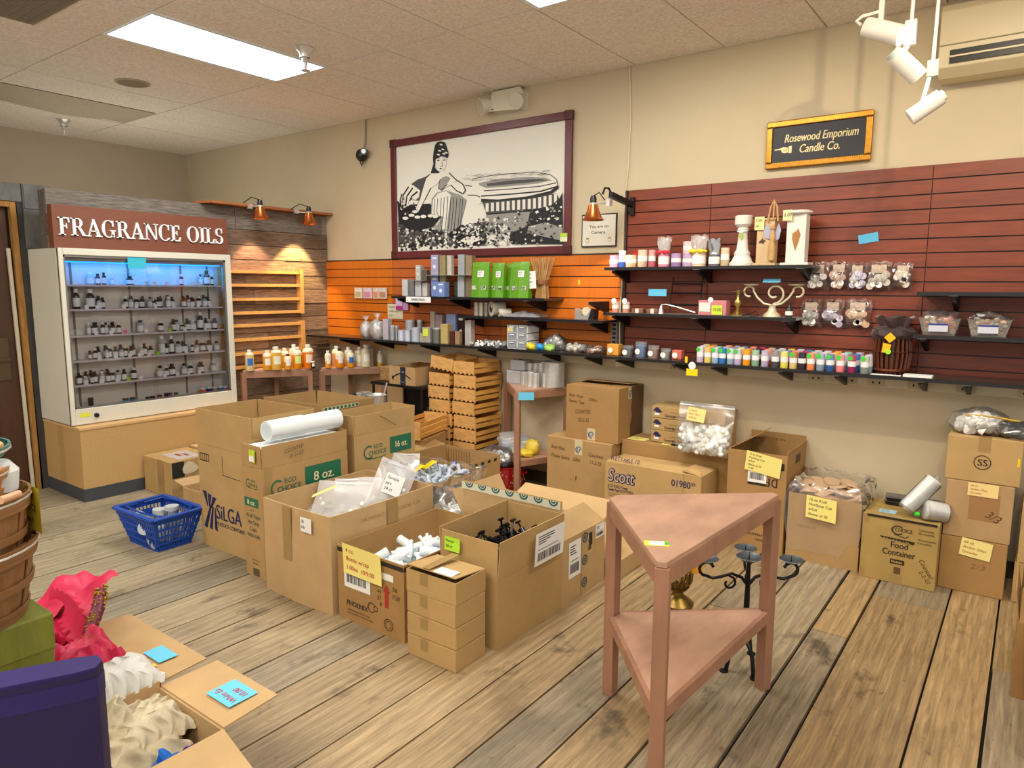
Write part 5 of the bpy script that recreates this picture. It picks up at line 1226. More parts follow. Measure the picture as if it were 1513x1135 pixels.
# air conditioner
t = thing('air_conditioner', 'beige wall-mounted split air conditioner at top right corner', 'air conditioner', (5.22, -.001, 2.545))
ACM = mat('ac_plastic', '#d6c8a4', .4)
prof = [(0,.0),(-.13,0),(-.19,.04),(-.2,.09),(-.205,.30),(-.18,.335),(0,.335)]
n = len(prof); m = MB().add([(-.42,y,z) for y,z in prof]+[(.62,y,z) for y,z in prof], [tuple(range(n)),tuple(range(2*n-1,n-1,-1))]+[(i,i+n,(i+1) % n+n,(i+1) % n) for i in range(n)])
m.build('housing', ACM, t, bevel=.004)
MB().box(-.37,.6,-.2075,-.195,.055,.115).build('air_outlet', BLACKP, t)
MB().box(-.37,.6,-.213,-.206,.080,.088).build('louver', ACM, t)
box(-.42, .62, -.2085, -.2, .140, .144).build('panel_seam', flat('#9a8f74'), t)

# track lights
WH = mat('track_white', '#dedad0', .4)
t = thing('track_spotlight', 'lit white track spotlight, uppermost of the three spot heads', 'spotlight', (4.66, -.8, 2.62), group='white track spotlights')
d = Vector((.13,-.02,-.062)).normalized()
MB().cyl(-d*.09, d*.08, .043, n=20).build('lamp_can', WH, t, True)
MB().cyl(d*.0805, d*.083, .037, n=18).build('lit_lamp', mat('spot_glow', '#fff4dc', .4, emit=40.), t, True)
MB().box(-.03,-.01,-.01,.01,.03,.33).build('hanger', WH, t); MB().tube([(-.09,-.06,.03),(-.11,-.05,.05),(-.09,-.04,.07),(-.02,0,.09)], .007, 6).build('cord', WH, t, True)
t = thing('track_spotlight', 'unlit white track spotlight in the middle with a bare rod', 'spotlight', (4.76, -.8, 2.455), group='white track spotlights')
d = Vector((.08,.05,-.085)).normalized()
MB().cyl(-d*.075, d*.065, .04, n=20).build('lamp_can', WH, t, True)
MB().cyl(-d*.095, -d*.075, .03, n=16).build('lamp_collar', flat('#b7c0bc'), t, True)
MB().cyl((-.0,0,.1),(-.0,0,.494), .008, n=10).build('rod', WH, t, True)
MB().box(-.022,.022,-.015,.015,.09,.19).build('junction', flat('#cfd2cc'), t)
MB().bar((0,0,.1),(-.035,-.02,.03), .014).build('knuckle', WH, t)
t = thing('track_spotlight', 'lowest white track spotlight on the longest rod, beside air conditioner', 'spotlight', (4.835, -.8, 2.275), group='white track spotlights')
d = Vector((-.1,-.02,-.07)).normalized()
MB().cyl(-d*.07, d*.065, .036, n=20).build('lamp_can', WH, t, True)
MB().cyl(-d*.085, -d*.07, .024, n=16).build('lamp_collar', WH, t, True)
MB().cyl((.02,0,.19),(.02,0,.674), .007, n=10).build('rod', WH, t, True)
MB().box(.0,.042,-.014,.014,.125,.19).build('junction', flat('#d2cdb8'), t)
MB().bar((.012,0,.13),(-.008,0,.03), .016).build('knuckle', flat('#bcd0d4'), t)
t = thing('track_rail', 'white ceiling track rail above the spotlights', 'rail', (4.75, -.8, CEIL-.024))
box(-.25,.9,-.018,.018,0,.024).build('rail_channel', WH, t)
# ================================================================ cartons in the middle of the floor
# tall double box with a bold company mark
t, F, a, b = carton('shipping_carton', 'tallest kraft carton with big navy striped print, flaps standing up', 1.483, 2.03, -2.29, -1.89, .60, k=0, flaps=(('S',.205,1),('E',.205,1),('N',.205,1),('W',.205,1)))
s = F['S']
m = MB()
for i, (x0, x1, xb) in enumerate(((.03,.072,.085),(.082,.122,.112),(.132,.172,.137))): g_poly(m, s, [(x0,.33-.012*i),(x1,.326-.012*i),(.078+.02*i,.235-.0*i),(.072+.018*i,.24)], .002)
for i in range(3): g_poly(m, s, [(.105+.022*i-.03*(2-i)*.0,.255-.03*i*.2),(.118+.02*i,.245),(.06+.055*i,.105),(.03+.055*i,.115)], .002)
m.build('printed_logo', NAVY, t)
lettering(t, s, [('SiLGA', .16, .185, .085, .25),('PLASTICS CORPORATION', .16, .145, .022, .34)], NAVY, bold=True)
m = MB(); g_rect(m, s, .02,.115,.545,.55); g_rect(m, s, .02,.115,.505,.51)
for i in range(5): g_rect(m, s, .02+i*.0228,.025+i*.0228,.505,.55)
g_stroke(m, s, [(.25,.56),(.25,.45),(.42,.445)], .003); m.build('printed_marks', INK, t)
# box with green tape behind
t, F, a, b = carton('shipping_carton', 'wide open kraft carton with green printed tape, behind the navy-printed carton', .99, 1.62, -1.51, -1.06, .58, k=1, flaps=(('S',.15,3),('E',.15,4),('N',.14,3),('W',.14,5)))
m = MB(); g_rect(m, F['E'], .0,.30,.69,.715, .012); o = m.build('printed_tape', flat('#cfc9a8'), t)
m = MB(); rr = random.Random(1)
for i in range(9): g_rect(m, F['E'], .01+i*.033,.03+i*.033,.694,.711, .0135)
m.build('tape_print', GREENI, o)
# paper cup cartons
def choice_logo(t, fr, u, v, h):
    m = MB(); g_ring(m, fr, u+h*.42, v+h*.42, h*.45, h*.10, .002, .9, 5.5, 22, 1.05); g_stroke(m, fr, [(u+h*.3,v+.01*h),(u+h*.9,v-.06*h),(u+h*1.7,v-.05*h),(u+h*2.0,v+.06*h)], h*.05, .002)
    m.build('printed_logo', GREENI, t)
    lettering(t, fr, [('ECO', u+h*.85, v+h*.62, h*.26, h*.8),('CHOICE', u+h*.38, v+h*.18, h*.30, h*1.6)], GREENI, bold=True)
def green_band(t, fr, u0, u1, v0, v1, s, h):
    m = MB(); g_rect(m, fr, u0, u1, v0, v1, .002); o = m.build('printed_band', GREENI, t)
    w = min((u1-u0)*.6, text2d(s)[2]*h/.7); lettering(o, fr, [(s, (u0+u1)/2-w/2, (v0+v1)/2-h/2, h, w, 0, 0, .0032)], flat('#e9ddb0'), bold=True)
t, F, a, b = carton('paper_cup_carton', 'narrow green-printed 8 oz. carton under the white cup sleeve', 2.075, 2.245, -2.385, -1.835, .585, k=1, flaps=(('S',.115,2),('E',.115,2),('N',.115,1),('W',.115,1)), group='paper cup cartons')
choice_logo(t, F['E'], .05, .43, .092); green_band(t, F['E'], .26, .50, .425, .545, '8 oz.', .05)
choice_logo(t, F['S'], .03, .475, .05); green_band(t, F['S'], .012, .13, .375, .42, '8 oz.', .026)
lettering(t, F['S'], [('Compostable', .045, .352, .007, .05),('Kraft Paper', .022, .315, .022, .125),('Hot Soup', .03, .28, .022, .10),('Cups', .045, .245, .022, .06),('With Lids', .022, .21, .022, .11),('25/20 Count', .05, .085, .008, .07),('PERM', .06, .065, .01, .05)], flat('#2f5a44'))
m = MB(); g_rect(m, F['S'], .06,.115,.005,.045); m.build('barcode_print', flat('#5a4a33'), t)
m = MB(); g_rect(m, F['E'], .015,.06,.0,.58,.001); m.build('tape', TAPE, t)
sheet(t, Fr((-a-.0,-b-.010,.62), (1,0,0), (0,0,1)), .085, .135, -.005, .06, flat('#c5dc34'), name='price_sticker')
m = MB(); g_rect(m, Fr((-a,-b-.014,.62), (1,0,0), (0,0,1)), .09, .13, .0, .03); m.build('sticker_face', WPAPER, t)
lettering(t, F['E'], [('COUNTED', .13, .645, .02, .12, .2, .12, .010),('2-2-22', .16, .615, .018, .09, .2, .12, .010)], flat('#5a4a38'), 'handwriting')
ct = thing('cup_sleeve', 'white plastic sleeve of stacked cups lying on narrow 8 oz. carton', 'cups', (2.165, -2.06, .705))
CP = mat('cup_plastic', '#e4edf0', .4, sub=.1)
m = MB(); m.cyl((0,-.235,.0),(0,-.015,.0), .052, .055, 28).cyl((0,-.012,0),(0,.225,0), .049, .053, 28); o = m.build('cup_stack', CP, ct, True); o.location = (0,0,.052); o.rotation_euler.x = 0
m = MB().cyl((0,-.2365,.052),(0,-.2355,.052), .042, n=26); m.build('cup_base', flat('#cfdde2',.4), ct, True)
tag(MB().box(2.09,2.232,-2.37,-1.86,.62,.69).build('cup_packs', flat('#dfe6e8',.5), bevel=.01), 'white cup packs filling the narrow 8 oz. carton', 'cups', kind='stuff')
t, F, a, b = carton('paper_cup_carton', 'green-printed 16 oz. paper cup carton with open flaps, behind the white sleeve', 2.02, 2.235, -1.775, -1.285, .65, k=0, flaps=(('S',.115,2),('E',.115,3),('N',.115,2),('W',.115,2)), group='paper cup cartons')
choice_logo(t, F['E'], .07, .50, .088); green_band(t, F['E'], .275, .455, .50, .60, '16 oz.', .038)
lettering(t, F['E'], [('Compostable', .20, .44, .018, .14),('Kraft Paper Hot Cup', .09, .38, .036, .38),('With Lids', .15, .33, .03, .2)], flat('#2f5a44'))
m = MB(); g_stroke(m, F['E'], [(.19,.745),(.32,.67)], .003, .012); m.build('pen_line', flat('#4a3a22'), t)
# long bulging box of bagged samples
t, F, a, b = carton('shipping_carton', 'long bulging kraft carton filled with zip bags, nearest in the left group', 2.315, 2.825, -2.43, -1.755, .467, k=3, bulge=.02)
m = MB(); g_rect(m, F['S'], .18,.245,.20,.467,.02); m.build('tape', TAPE, t); m = MB(); g_rect(m, F['S'], .17,.245,.0,.10,.006); m.build('tape', TAPE, t)
m = MB(); g_rect(m, F['E'], .33,.40,.33,.467,.02); m.build('tape', TAPE, t)
sheet(t, F['S'], .32, .40, .37, .44, WPAPER, ('38','lids'), name='paper_label', d=.022)
lettering(t, F['E'], [('FRAGILE THIS SIDE UP', .16, .40, .018, .4, 0, 0, .019)], flat('#9a7a4a'))
def zip_bag(loc, w, h, rz, tilt, label, note=None, fill=('#e6e6dd', 14), seed=0, name='zip_bag', ckind='ball', cs=.014, thick=.022):
    """flat zip bag with bottom in its local x axis, standing up and leaning back"""
    t = thing(name, label, 'bag', loc); t.rotation_euler = (tilt, 0, rz); r = random.Random(seed)
    if fill:
        c = MB()
        for _ in range(fill[1]):
            p = Vector((r.uniform(-.42,.42)*w, r.uniform(-.5,.5)*thick, .014+r.random()*h*.52)); q = Vector((r.uniform(-1,1), r.uniform(-.5,.5), r.uniform(-1,1))).normalized()
            if ckind == 'ball': c.ball(p, cs, cs*.8, cs, 8, 5)
            else: c.cyl(p-q*cs*1.6, p+q*cs*1.6, cs*.6, cs*.4, 8)
        c.build('bag_contents', flat(fill[0], .45), t, True, kind='stuff')
    n = 8
    for sgn in (-1, 1):
        m = MB(); vs = []
        for j in range(n+1):
            for i in range(n+1):
                u = i/n*2-1; f = j/n
                bul = thick*(1-u*u)**.5*(1-f/.86)**.7*min(1, f*9+.35)*1.1 if f < .85 else .002
                vs.append((u*w/2, sgn*(bul+.0008)+.006*math.sin(4*u+7*f+seed)*f, f*h))
        m.add(vs, [(j*(n+1)+i, j*(n+1)+i+1, (j+1)*(n+1)+i+1, (j+1)*(n+1)+i) for j in range(n) for i in range(n)])
        m.build('bag_film', CLEAR if fill and fill[1] > 200 else ZIP, t, True)
    MB().box(-w/2, w/2, -.003, .003, h*.93, h*.955).build('zip_strip', flat('#d6dde0', .3), t)
    if note: sheet(t, Fr((-w*.25, -thick-.008, h*.35), (1,0,0), (0,.05,1)), 0, w*.5, 0, h*.4, note[0], note[1], name='paper_label')
    return t
zip_bag((2.53,-2.16,.30), .30, .24, .5, -.75, 'zip bag with pale yellow slip leaning left in the long carton', None, ('#e7e6dc', 22), 1)
zb = zip_bag((2.66,-1.97,.34), .20, .27, .9, -.35, 'zip bag with white printed label standing at right of long carton', (WPAPER, ('Sample','jars','24 ct')), ('#dfe2e2', 14), 2)
zb.rotation_euler.y = .45
zip_bag((2.58,-2.07,.33), .26, .26, .75, -1.0, 'zip bag lying diagonally in middle of long carton', None, ('#e9e6d8', 20), 3)
zip_bag((2.43,-2.19,.32), .22, .16, .2, -1.2, 'flat zip bag at left end of long carton', None, ('#d9dcdd', 14), 4)
tag(MB().add([(2.43,-2.22,.45),(2.47,-2.26,.452),(2.55,-2.17,.50),(2.51,-2.13,.498)], [(0,1,2,3)]).build('paper_slip', YNOTE), 'pale yellow paper slip between zip bags in long carton', 'paper')
m = MB(); crumple(m, 2.335, 2.805, -2.41, -1.775, .30, .08, 6)
tag(m.build('bag_heap', ZIP, smooth=True), 'lower layer of clear zip bags filling the long carton', 'bags', kind='stuff')
# PHOENIX
t, F, a, b = carton('shipping_carton', 'kraft carton with big yellow note and red arrow, holding white bottles', 2.85, 3.272, -2.415, -1.755, .345, k=2)
s = F['S']
ship_label(t, s, .045, .215, .16, .345); sheet(t, Fr((-a+.06,-b-.004,.235),(1,0,-.02),(0,-.12,1)), 0, .245, 0, .14, YNOTE, ('4 oz.','Bottle w/cap','1.00ea  10/9.00'), flat('#c0392b'), d=.004, bend=.01)
m = MB(); g_rect(m, s, 0, .42, .315, .335, .0012); m.build('black_tape_band', flat('#2a2019'), t); m = MB(); g_rect(m, F['E'], 0, .66, .315, .335, .0012); m.build('black_tape_band', flat('#2a2019'), t)
m = MB(); g_rect(m, s, .305,.328,.13,.20,.002); g_poly(m, s, [(.295,.2),(.338,.2),(.3165,.235)], .002); m.build('printed_red_arrow', flat('#a8321e'), t)
sheet(t, s, .285, .36, .255, .285, WPAPER, name='paper_label')
lettering(t, s, [('PHOENIX', .055, .075, .024, .14)], INK, bold=True)
lettering(t, s, [('LINCOLN PARK NJ USA', .06, .05, .009, .15),('MADE WITH CARE IN USA', .06, .035, .009, .17),('CR', .25,.215,.018,.025,.2),('56', .35,.215,.02,.03,.2),('44', .255,.185,.018,.025,.2),('7/20', .345,.18,.02,.05,.2),('57', .255,.155,.018,.025,.2),('6', .27,.13,.018,.015,.2)], flat('#5a3a1c'))
m = MB(); g_ring(m, s, .325, .055, .028, .004); g_ring(m, s, .325, .055, .018, .003)
g_ring(m, s, .22, .105, .024, .005, .002, .3, 5.6); g_ring(m, s, .245, .105, .014, .004); m.build('printed_marks', flat('#5a3a1c'), t)
m = MB(); r = random.Random(12)
for _ in range(40):
    x, y, z = r.uniform(2.93,3.23), r.uniform(-2.36,-1.9), r.uniform(.19,.27); q = Vector((r.uniform(-1,1), r.uniform(-1,1), r.uniform(-.3,.5))).normalized()
    p = Vector((x,y,z)); m.cyl(p-q*.045, p+q*.03, .021, n=12); m.cyl(p+q*.03, p+q*.045, .021, .009, 12); m.cyl(p+q*.045, p+q*.065, .009, n=10)
m.box(2.86,3.262,-2.405,-1.765,.1,.19)
tag(m.build('white_bottles', CP, smooth=True), 'loose white plastic bottles heaped in the carton with red arrow', 'bottles', kind='stuff')
# stack of four flat cartons
for i, lb in enumerate(('bottom small flat carton of the stack of four','second small flat carton from the floor in stack of four','third small flat carton from the floor in stack of four','topmost small flat carton of four, lid slightly open with white card')):
    t, F, a, b = carton('small_carton', lb, 3.335, 3.597, -2.462, -2.275, .0905, z0=i*.0925, k=0, closed=(i < 3), flaps=(('N',.185,-84),) if i == 3 else (), rz=(.0,.012,-.01,.02)[i], group='stack of small flat cartons')
    m = MB(); g_rect(m, F['S'], .075,.115,.04,.0895,.001); m.build('tape', TAPE, t)
    if i == 3:
        m = MB(); g_rect(m, Fr((-a,-b,.104),(1,0,0),(0,1,-.0)), .085,.125,.0,.187,.012); m.build('tape', TAPE, t)
        sheet(t, Fr((-a,-b,.099),(1,0,0),(0,1,0)), .14, .235, .004, .06, flat('#d9e4ea'), name='white_card', d=.012)
# carton of black caps
t, F, a, b = carton('shipping_carton', 'kraft carton of black pumps with lime green note, beside small flat stack', 3.305, 3.622, -2.228, -1.735, .304, k=0, flaps=(('S',.155,-3,.0),('E',.165,4),('N',.16,-2),('W',.165,2)))
ship_label(t, Fr((a+.010,-b,.0),(0,1,0),(.06,0,1)), .22, .45, .30, .45)
sheet(t, Fr((-a+.04,-b-.004,.385),(1,0,.0),(0,-.1,1)), 0, .085, 0, .06, GNOTE, ('Pumps','50 ea'), d=.004, bend=.008)
m = MB(); g_poly(m, F['S'], [(.22,.145),(.235,.165),(.25,.145),(.242,.145),(.242,.12),(.228,.12),(.228,.145)]); m.build('printed_arrow', INK, t)
m = MB(); r = random.Random(3)
for _ in range(90):
    x, y, z = r.uniform(3.39,3.53), r.uniform(-2.14,-1.83), r.uniform(.30,.37); q = Vector((r.uniform(-1,1), r.uniform(-1,1), r.uniform(-1,1))).normalized(); p = Vector((x,y,z))
    m.cyl(p, p+q*.045, .015, .013, 10); m.cyl(p+q*.045, p+q*.085, .005, n=6); m.cyl(p+q*.085-Vector((0,.016,0)), p+q*.085+Vector((0,.016,0)), .006, n=6)
m.box(3.315,3.612,-2.215,-1.745,.05,.30)
tag(m.build('black_pumps', mat('pump_black','#0c0c10',.25), smooth=True), 'heap of glossy black pump caps inside carton with green note', 'caps', kind='stuff')
# carton with printed recycling tape
t, F, a, b = carton('shipping_carton', 'kraft carton with tall flap edged in green-logo tape and shipping labels', 3.01, 3.618, -1.733, -1.325, .323, k=3, flaps=(('S',.195,0),('E',.13,-45,.06),('W',.15,30),('N',.16,70)))
fl = Fr((-a,-b-.0045,.323),(1,0,0),(0,0,1))
m = MB(); g_rect(m, fl, .0,.6,.155,.193,.001); o = m.build('printed_tape', flat('#d6d2b8'), t)
m = MB()
for i in range(7):
    g_ring(m, fl, .05+i*.085, .192, .026, .008, .002, PI, 2*PI, 12); g_ring(m, fl, .05+i*.085, .192, .013, .007, .002, PI, 2*PI, 10)
m.build('tape_print', flat('#1f5f63'), o)
e = F['E']; ship_label(t, e, .06, .17, .12, .30); ship_label(t, e, .20, .28, .20, .29, flat('#cfa877'), 'kraft_label'); ship_label(t, e, .31, .40, .25, .32)
m = MB(); g_rect(m, e, .175,.235,.0,.323,.003); o = m.build('printed_tape', flat('#b89a68'), t)
for i in range(3): m = MB(); g_ring(m, e, .205, .06+i*.115, .026, .008, .0042); g_ring(m, e, .205, .06+i*.115, .012, .007, .0042); m.build('tape_print', flat('#1f4f63'), o)
m = MB(); g_rect(m, e, .245,.275,.235,.30,.004); m.build('black_mark', INK, t)
# small carton with clear bag of sprayers
t, F, a, b = carton('shipping_carton', 'small low kraft carton spilling a clear bag of white sprayers', 2.665, 2.99, -1.735, -1.36, .30, k=2)
clear_bag(2.825, -1.55, .19, .15, .17, .20, 'clear bag of white sprayers bulging from small low carton', 21, flat('#dfe3e0', .5), 60, .02, 'stick', cname='white_sprayers')
# plastic lined carton of spray tops
t, F, a, b = carton('shipping_carton', 'plastic-lined kraft carton of grey spray tops with yellow tags', 2.26, 2.635, -1.625, -1.115, .385, k=2)
m = MB(); r = random.Random(8)
for _ in range(110):
    x, y, z = r.uniform(2.29,2.6), r.uniform(-1.58,-1.15), r.uniform(.31,.37); q = Vector((r.uniform(-1,1), r.uniform(-1,1), r.uniform(-.6,.8))).normalized(); p = Vector((x,y,z))
    m.cyl(p, p+q*.04, .011, n=8); m.cyl(p+q*.04, p+q*.07, .014, .01, 8)
m.box(2.27,2.625,-1.615,-1.125,.1,.32)
tag(m.build('spray_tops', flat('#b9c3cf', .35), smooth=True), 'heap of blue-grey spray tops in the plastic-lined carton', 'spray tops', kind='stuff')
m = MB(); n = 40; vs = []
per = [(-.195,-.26),(.195,-.26),(.195,.26),(-.195,.26)]
def perim(f):
    f *= 4; i = int(f) % 4; q = f-int(f); p0, p1 = per[i], per[(i+1) % 4]; return p0[0]+(p1[0]-p0[0])*q, p0[1]+(p1[1]-p0[1])*q
for j in range(5):
    for i in range(n):
        x, y = perim(i/n); k = [.93,1.0,1.05,1.07,1.06][j]; w = .012*math.sin(i*1.9+j)*j/2
        vs.append((2.4475+x*k+w, -1.37+y*k+w*.6, [.37,.402,.39,.32,.24][j]+.012*math.sin(i*1.3+j)))
m.add(vs, [(j*n+i, j*n+(i+1) % n, (j+1)*n+(i+1) % n, (j+1)*n+i) for j in range(4) for i in range(n)])
tag(m.build('carton_liner', CLEAR, smooth=True), 'clear plastic liner folded over rim of the spray top carton', 'liner')
for i, (x, y) in enumerate(((2.38,-1.43),(2.37,-1.31))):
    tag(MB().add([(x-.03,y-.03,.395),(x+.03,y-.045,.40),(x+.045,y+.035,.435),(x-.015,y+.05,.43)], [(0,1,2,3)]).build('yellow_tag', flat('#f2e21e')), 'yellow tag on spray tops, %s one' % ('nearer','farther')[i], 'tag')
zip_bag((2.33,-1.50,.37), .2, .15, .6, -.6, 'zip bag standing at left corner of plastic-lined carton', None, ('#bcc6d2', 16), 31, ckind='stick')
# carton with black printed squares
t, F, a, b = carton('shipping_carton', 'open kraft carton with row of black printed icons by red pot', 1.85, 2.36, -.95, -.57, .335, k=1, flaps=(('W',.18,76),))
m = MB(); s = F['E']
for i in range(5): g_rect(m, s, .03+i*.07,.06+i*.07,.30,.318)
g_ring(m, s, .1, .255, .03, .01, n=4, a0=PI/4, a1=2*PI+PI/4); g_ring(m, s, .2, .265, .022, .009, n=4, a0=PI/4, a1=2*PI+PI/4)
for v in (.19,.13): g_rect(m, s, .17,.21,v,v+.03)
m.build('printed_icons', INK, t)
m = MB()
for i in range(9): g_rect(m, Fr((-a,b-.0062,0),(1,0,0),(0,0,1)), .03+i*.025,.038+i*.025,.2,.315)
m.build('printed_bars', flat('#8a6a3c'), t)
tag(box(3.02,3.68,-1.28,-.78,0,.10).build('flat_carton', kraft(3), bevel=.003), 'low pale flat carton on floor behind the green-logo tape carton', 'box')
m = MB(); crumple(m, 3.04, 3.36, -1.24, -1.0, .103, .02, 12); tag(m.build('plastic_wrap', ZIP, smooth=True), 'clear wrap lying on low flat carton', 'plastic')
# left cartons in front of the cabinet
t, F, a, b = carton('shipping_carton', 'closed kraft carton with torn black sticker in front of cabinet base', .115, .50, -1.955, -1.62, .262, k=0, closed=True, tape=None)
m = MB(); g_rect(m, F['S'], .2,.29,.0,.262,.001); m.build('tape', TAPE, t)
m = MB(); g_rect(m, F['E'], .01,.10,.14,.255,.001); m.build('black_sticker', flat('#23261f'), t)
m = MB(); g_poly(m, F['E'], [(.09,.17),(.12,.155),(.17,.16),(.21,.185),(.19,.21),(.17,.235),(.13,.25),(.10,.23),(.085,.2)], .003); m.build('torn_paper', flat('#d6c9aa'), t)
sheet(t, F['T'], .1, .36, .08, .26, film('label_film','#efe6e6',fac=.1,frost=.5), name='clear_pouch')
m = MB(); g_rect(m, F['T'], .17,.25,.14,.165,.004); g_rect(m, F['T'], .2,.28,.185,.205,.004); m.build('printed_mark', flat('#9a4a2a'), t)
carton('shipping_carton', 'second closed kraft carton mostly hidden behind torn-sticker carton', .12, .50, -1.60, -1.28, .275, k=3, closed=True)
t, F, a, b = carton('small_carton', 'small kraft carton with sloping open lid between cabinet carton and navy-printed carton', .70, 1.0, -1.98, -1.70, .13, k=3, flaps=(('N',.24,-20),('W',.12,80)))
# blue shopping basket
t = thing('shopping_basket', 'blue plastic shopping basket of clear jars on floor', 'basket', (1.27, -2.43, 0), .03)
BL = mat('basket_blue', '#0f45a4', .35)
m = MB(); top = [(-.215,-.15),(.215,-.15),(.215,.15),(-.215,.15)]; bot = [(-.15,-.10),(.15,-.10),(.15,.10),(-.15,.10)]; hh = .205
def P(i, u, f):
    p0, p1 = bot[i], bot[(i+1) % 4]; q0, q1 = top[i], top[(i+1) % 4]
    x = (p0[0]+(p1[0]-p0[0])*u)*(1-f)+(q0[0]+(q1[0]-q0[0])*u)*f; y = (p0[1]+(p1[1]-p0[1])*u)*(1-f)+(q0[1]+(q1[1]-q0[1])*u)*f
    return (x, y, .004+f*hh)
m.box(-.15,.15,-.10,.10,.002,.008)
for i in range(4):
    L = .3 if i % 2 == 0 else .2; nb = 17 if i % 2 == 0 else 11
    for k in range(nb+1):
        u = .06+.88*k/nb; m.bar(P(i,u,0), P(i,u,1), .006, .005, up=(0,1,0) if i % 2 else (1,0,0))
    for f in (.02,.2,.42,.64,.86): m.bar(P(i,0,f), P(i,1,f), .005, .012)
    for u0, u1 in ((0,.08),(.92,1)):
        m.add([P(i,u0,0),P(i,u1,0),P(i,u1,1),P(i,u0,1)], [(0,1,2,3)])
    m.add([P(i,0,.86),P(i,1,.86),P(i,1,1),P(i,0,1)], [(0,1,2,3)])
    m.add([P(i,0,0),P(i,1,0),P(i,1,.12),P(i,0,.12)], [(0,1,2,3)])
i = 0; m.add([P(3,.25,.25),P(3,.75,.25),P(3,.75,.75),P(3,.25,.75)], [(0,1,2,3)])
m.build('basket_body', BL, t)
m = MB(); q = [Vector((*p,.209)) for p in top]
for i in range(4): m.bar(q[i]*1.0, q[(i+1) % 4]*1.0, .03, .014)
m.build('basket_rim', BL, t, bevel=.004)
for s_ in (-1,1): MB().tube([(-.2,s_*.02,.2),(-.16,s_*.11,.216),(0,s_*.125,.218),(.16,s_*.11,.216),(.2,s_*.02,.2)], .005, 6).build('wire_handle', BL, t, True)
for i, (x, y, z, az, ly, lb) in enumerate([(1.36,-2.40,.10,.3,0,'tall clear jar with grey lid standing at right in blue basket'),(1.30,-2.44,.08,0,0,'clear jar with grey lid standing at middle of blue basket'),(1.27,-2.45,.105,.6,1,'clear jar lying on its side in left of blue basket'),(1.24,-2.42,.10,2.6,1,'clear jar lying at back of blue basket'),(1.22,-2.45,.10,-1.4,1,'clear jar lying at front of blue basket')]):
    j = thing('clear_jar', lb, 'jar', (x,y,z), az, 'clear jars in the blue basket')
    if ly: j.rotation_euler = (1.35, 0, az)
    MB().lathe([(0,0),(.034,0),(.036,.005),(.036,.10),(.03,.11)], 20).build('jar_body', JAR, j, True)
    MB().lathe([(0,.108),(.039,.108),(.039,.13),(0,.13)], 20).build('jar_lid', flat('#b9c2c6',.35), j, True)
m = MB(); r = random.Random(9)
for _ in range(60):
    x, y = r.uniform(-.12,.12), r.uniform(-.08,.08); q = Vector((r.uniform(-1,1), r.uniform(-1,1), r.uniform(-.2,.3))).normalized(); p = Vector((1.27+x,-2.43+y,.035+r.random()*.09)); m.cyl(p-q*.04,p+q*.04,.022,n=10)
tag(m.build('clear_vials', film('vial','#dfe8ea',fac=.15,frost=.45), smooth=True), 'layer of clear vials in bottom of blue basket', 'vials', kind='stuff')
# ================================================================ along the long wall
# crates with scalloped ends
def make_crate(w, d, h, name, label, slats=2, scallop=True, endm=None, loc=(0,0,0)):
    t = thing(name, label, 'crate', loc, group=None)
    for y in (-d/2, d/2-.012):
        pts = [(-w/2, h), (-w/2, .012)]
        n = 10
        if scallop:
            for i in range(n+1): pts.append((-w/2+w*i/n, .001+.017*abs(math.sin(PI*i*.5))))
        else: pts.append((-w/2, .002)); pts.append((w/2, .002))
        pts += [(w/2, .012), (w/2, h)]
        m = MB(); k = len(pts); m.add([(x,y,z) for x,z in pts]+[(x,y+.012,z) for x,z in pts], [tuple(range(k)), tuple(range(2*k-1,k-1,-1))]+[(i,(i+1) % k,(i+1) % k+k,i+k) for i in range(k)])
        m.build('end_panel', endm or PINE2, t)
    for x in (-w/2, w/2):
        for i in range(slats):
            z0 = .014+(h-.014)*i/slats; z1 = z0+(h-.014)/slats*.72
            box(x-(0 if x < 0 else .006)-.0, x+(.006 if x < 0 else 0), -d/2+.0125, d/2-.0125, z0, z1).build('side_slat', PINE3, t)
    for i in range(3):
        y = 0; box(-w/2+.01+i*(w-.02)/3, -w/2+.01+(i+.86)*(w-.02)/3, -d/2+.0125, d/2-.0125, .016, .021).build('bottom_slat', PINE3, t)
    return t
CH = .1045
first = make_crate(.215, .32, CH-.003, 'wooden_crate', 'x')
lv = ['bottom','second from floor','third from floor','fourth from floor','fifth from floor','sixth from floor','seventh from floor','eighth from floor','top']
for i in range(9):
    x = 1.845 + .010*math.sin(i*2.1); loc = (x, -.195, i*CH)
    lb = 'scallop-ended pine crate, %s in the right-hand crate column' % lv[i]
    if i == 0: first.location = loc; first['label'] = lb; first['group'] = 'stacked pine crates'
    else: dup(first, loc, RND.uniform(-.03,.03), lb, 'stacked pine crates')
for i in range(9):
    x = 1.605 + .012*math.sin(i*1.7+1); lb = 'scallop-ended pine crate, %s in the left-hand crate column' % lv[i]
    c = dup(first, (x, -.21, i*CH + (.02 if i == 8 else 0)), RND.uniform(-.04,.04), lb, 'stacked pine crates')
    if i == 8: c.rotation_euler = (0, .12, .06); c['label'] = 'tilted scallop-ended pine crate on top of left-hand crate column'
# slatted open crate on a plain crate
t = make_crate(.20, .43, .135, 'slatted_crate', 'yellow slatted open pine crate standing left of the scalloped crate columns', 3, False, loc=(1.656, -.614, .395)); t.rotation_euler.z = .26
carton('shipping_carton', 'closed plain carton under the yellow slatted crate', 1.56, 1.76, -.80, -.43, .393, k=2, closed=True, rz=.26)
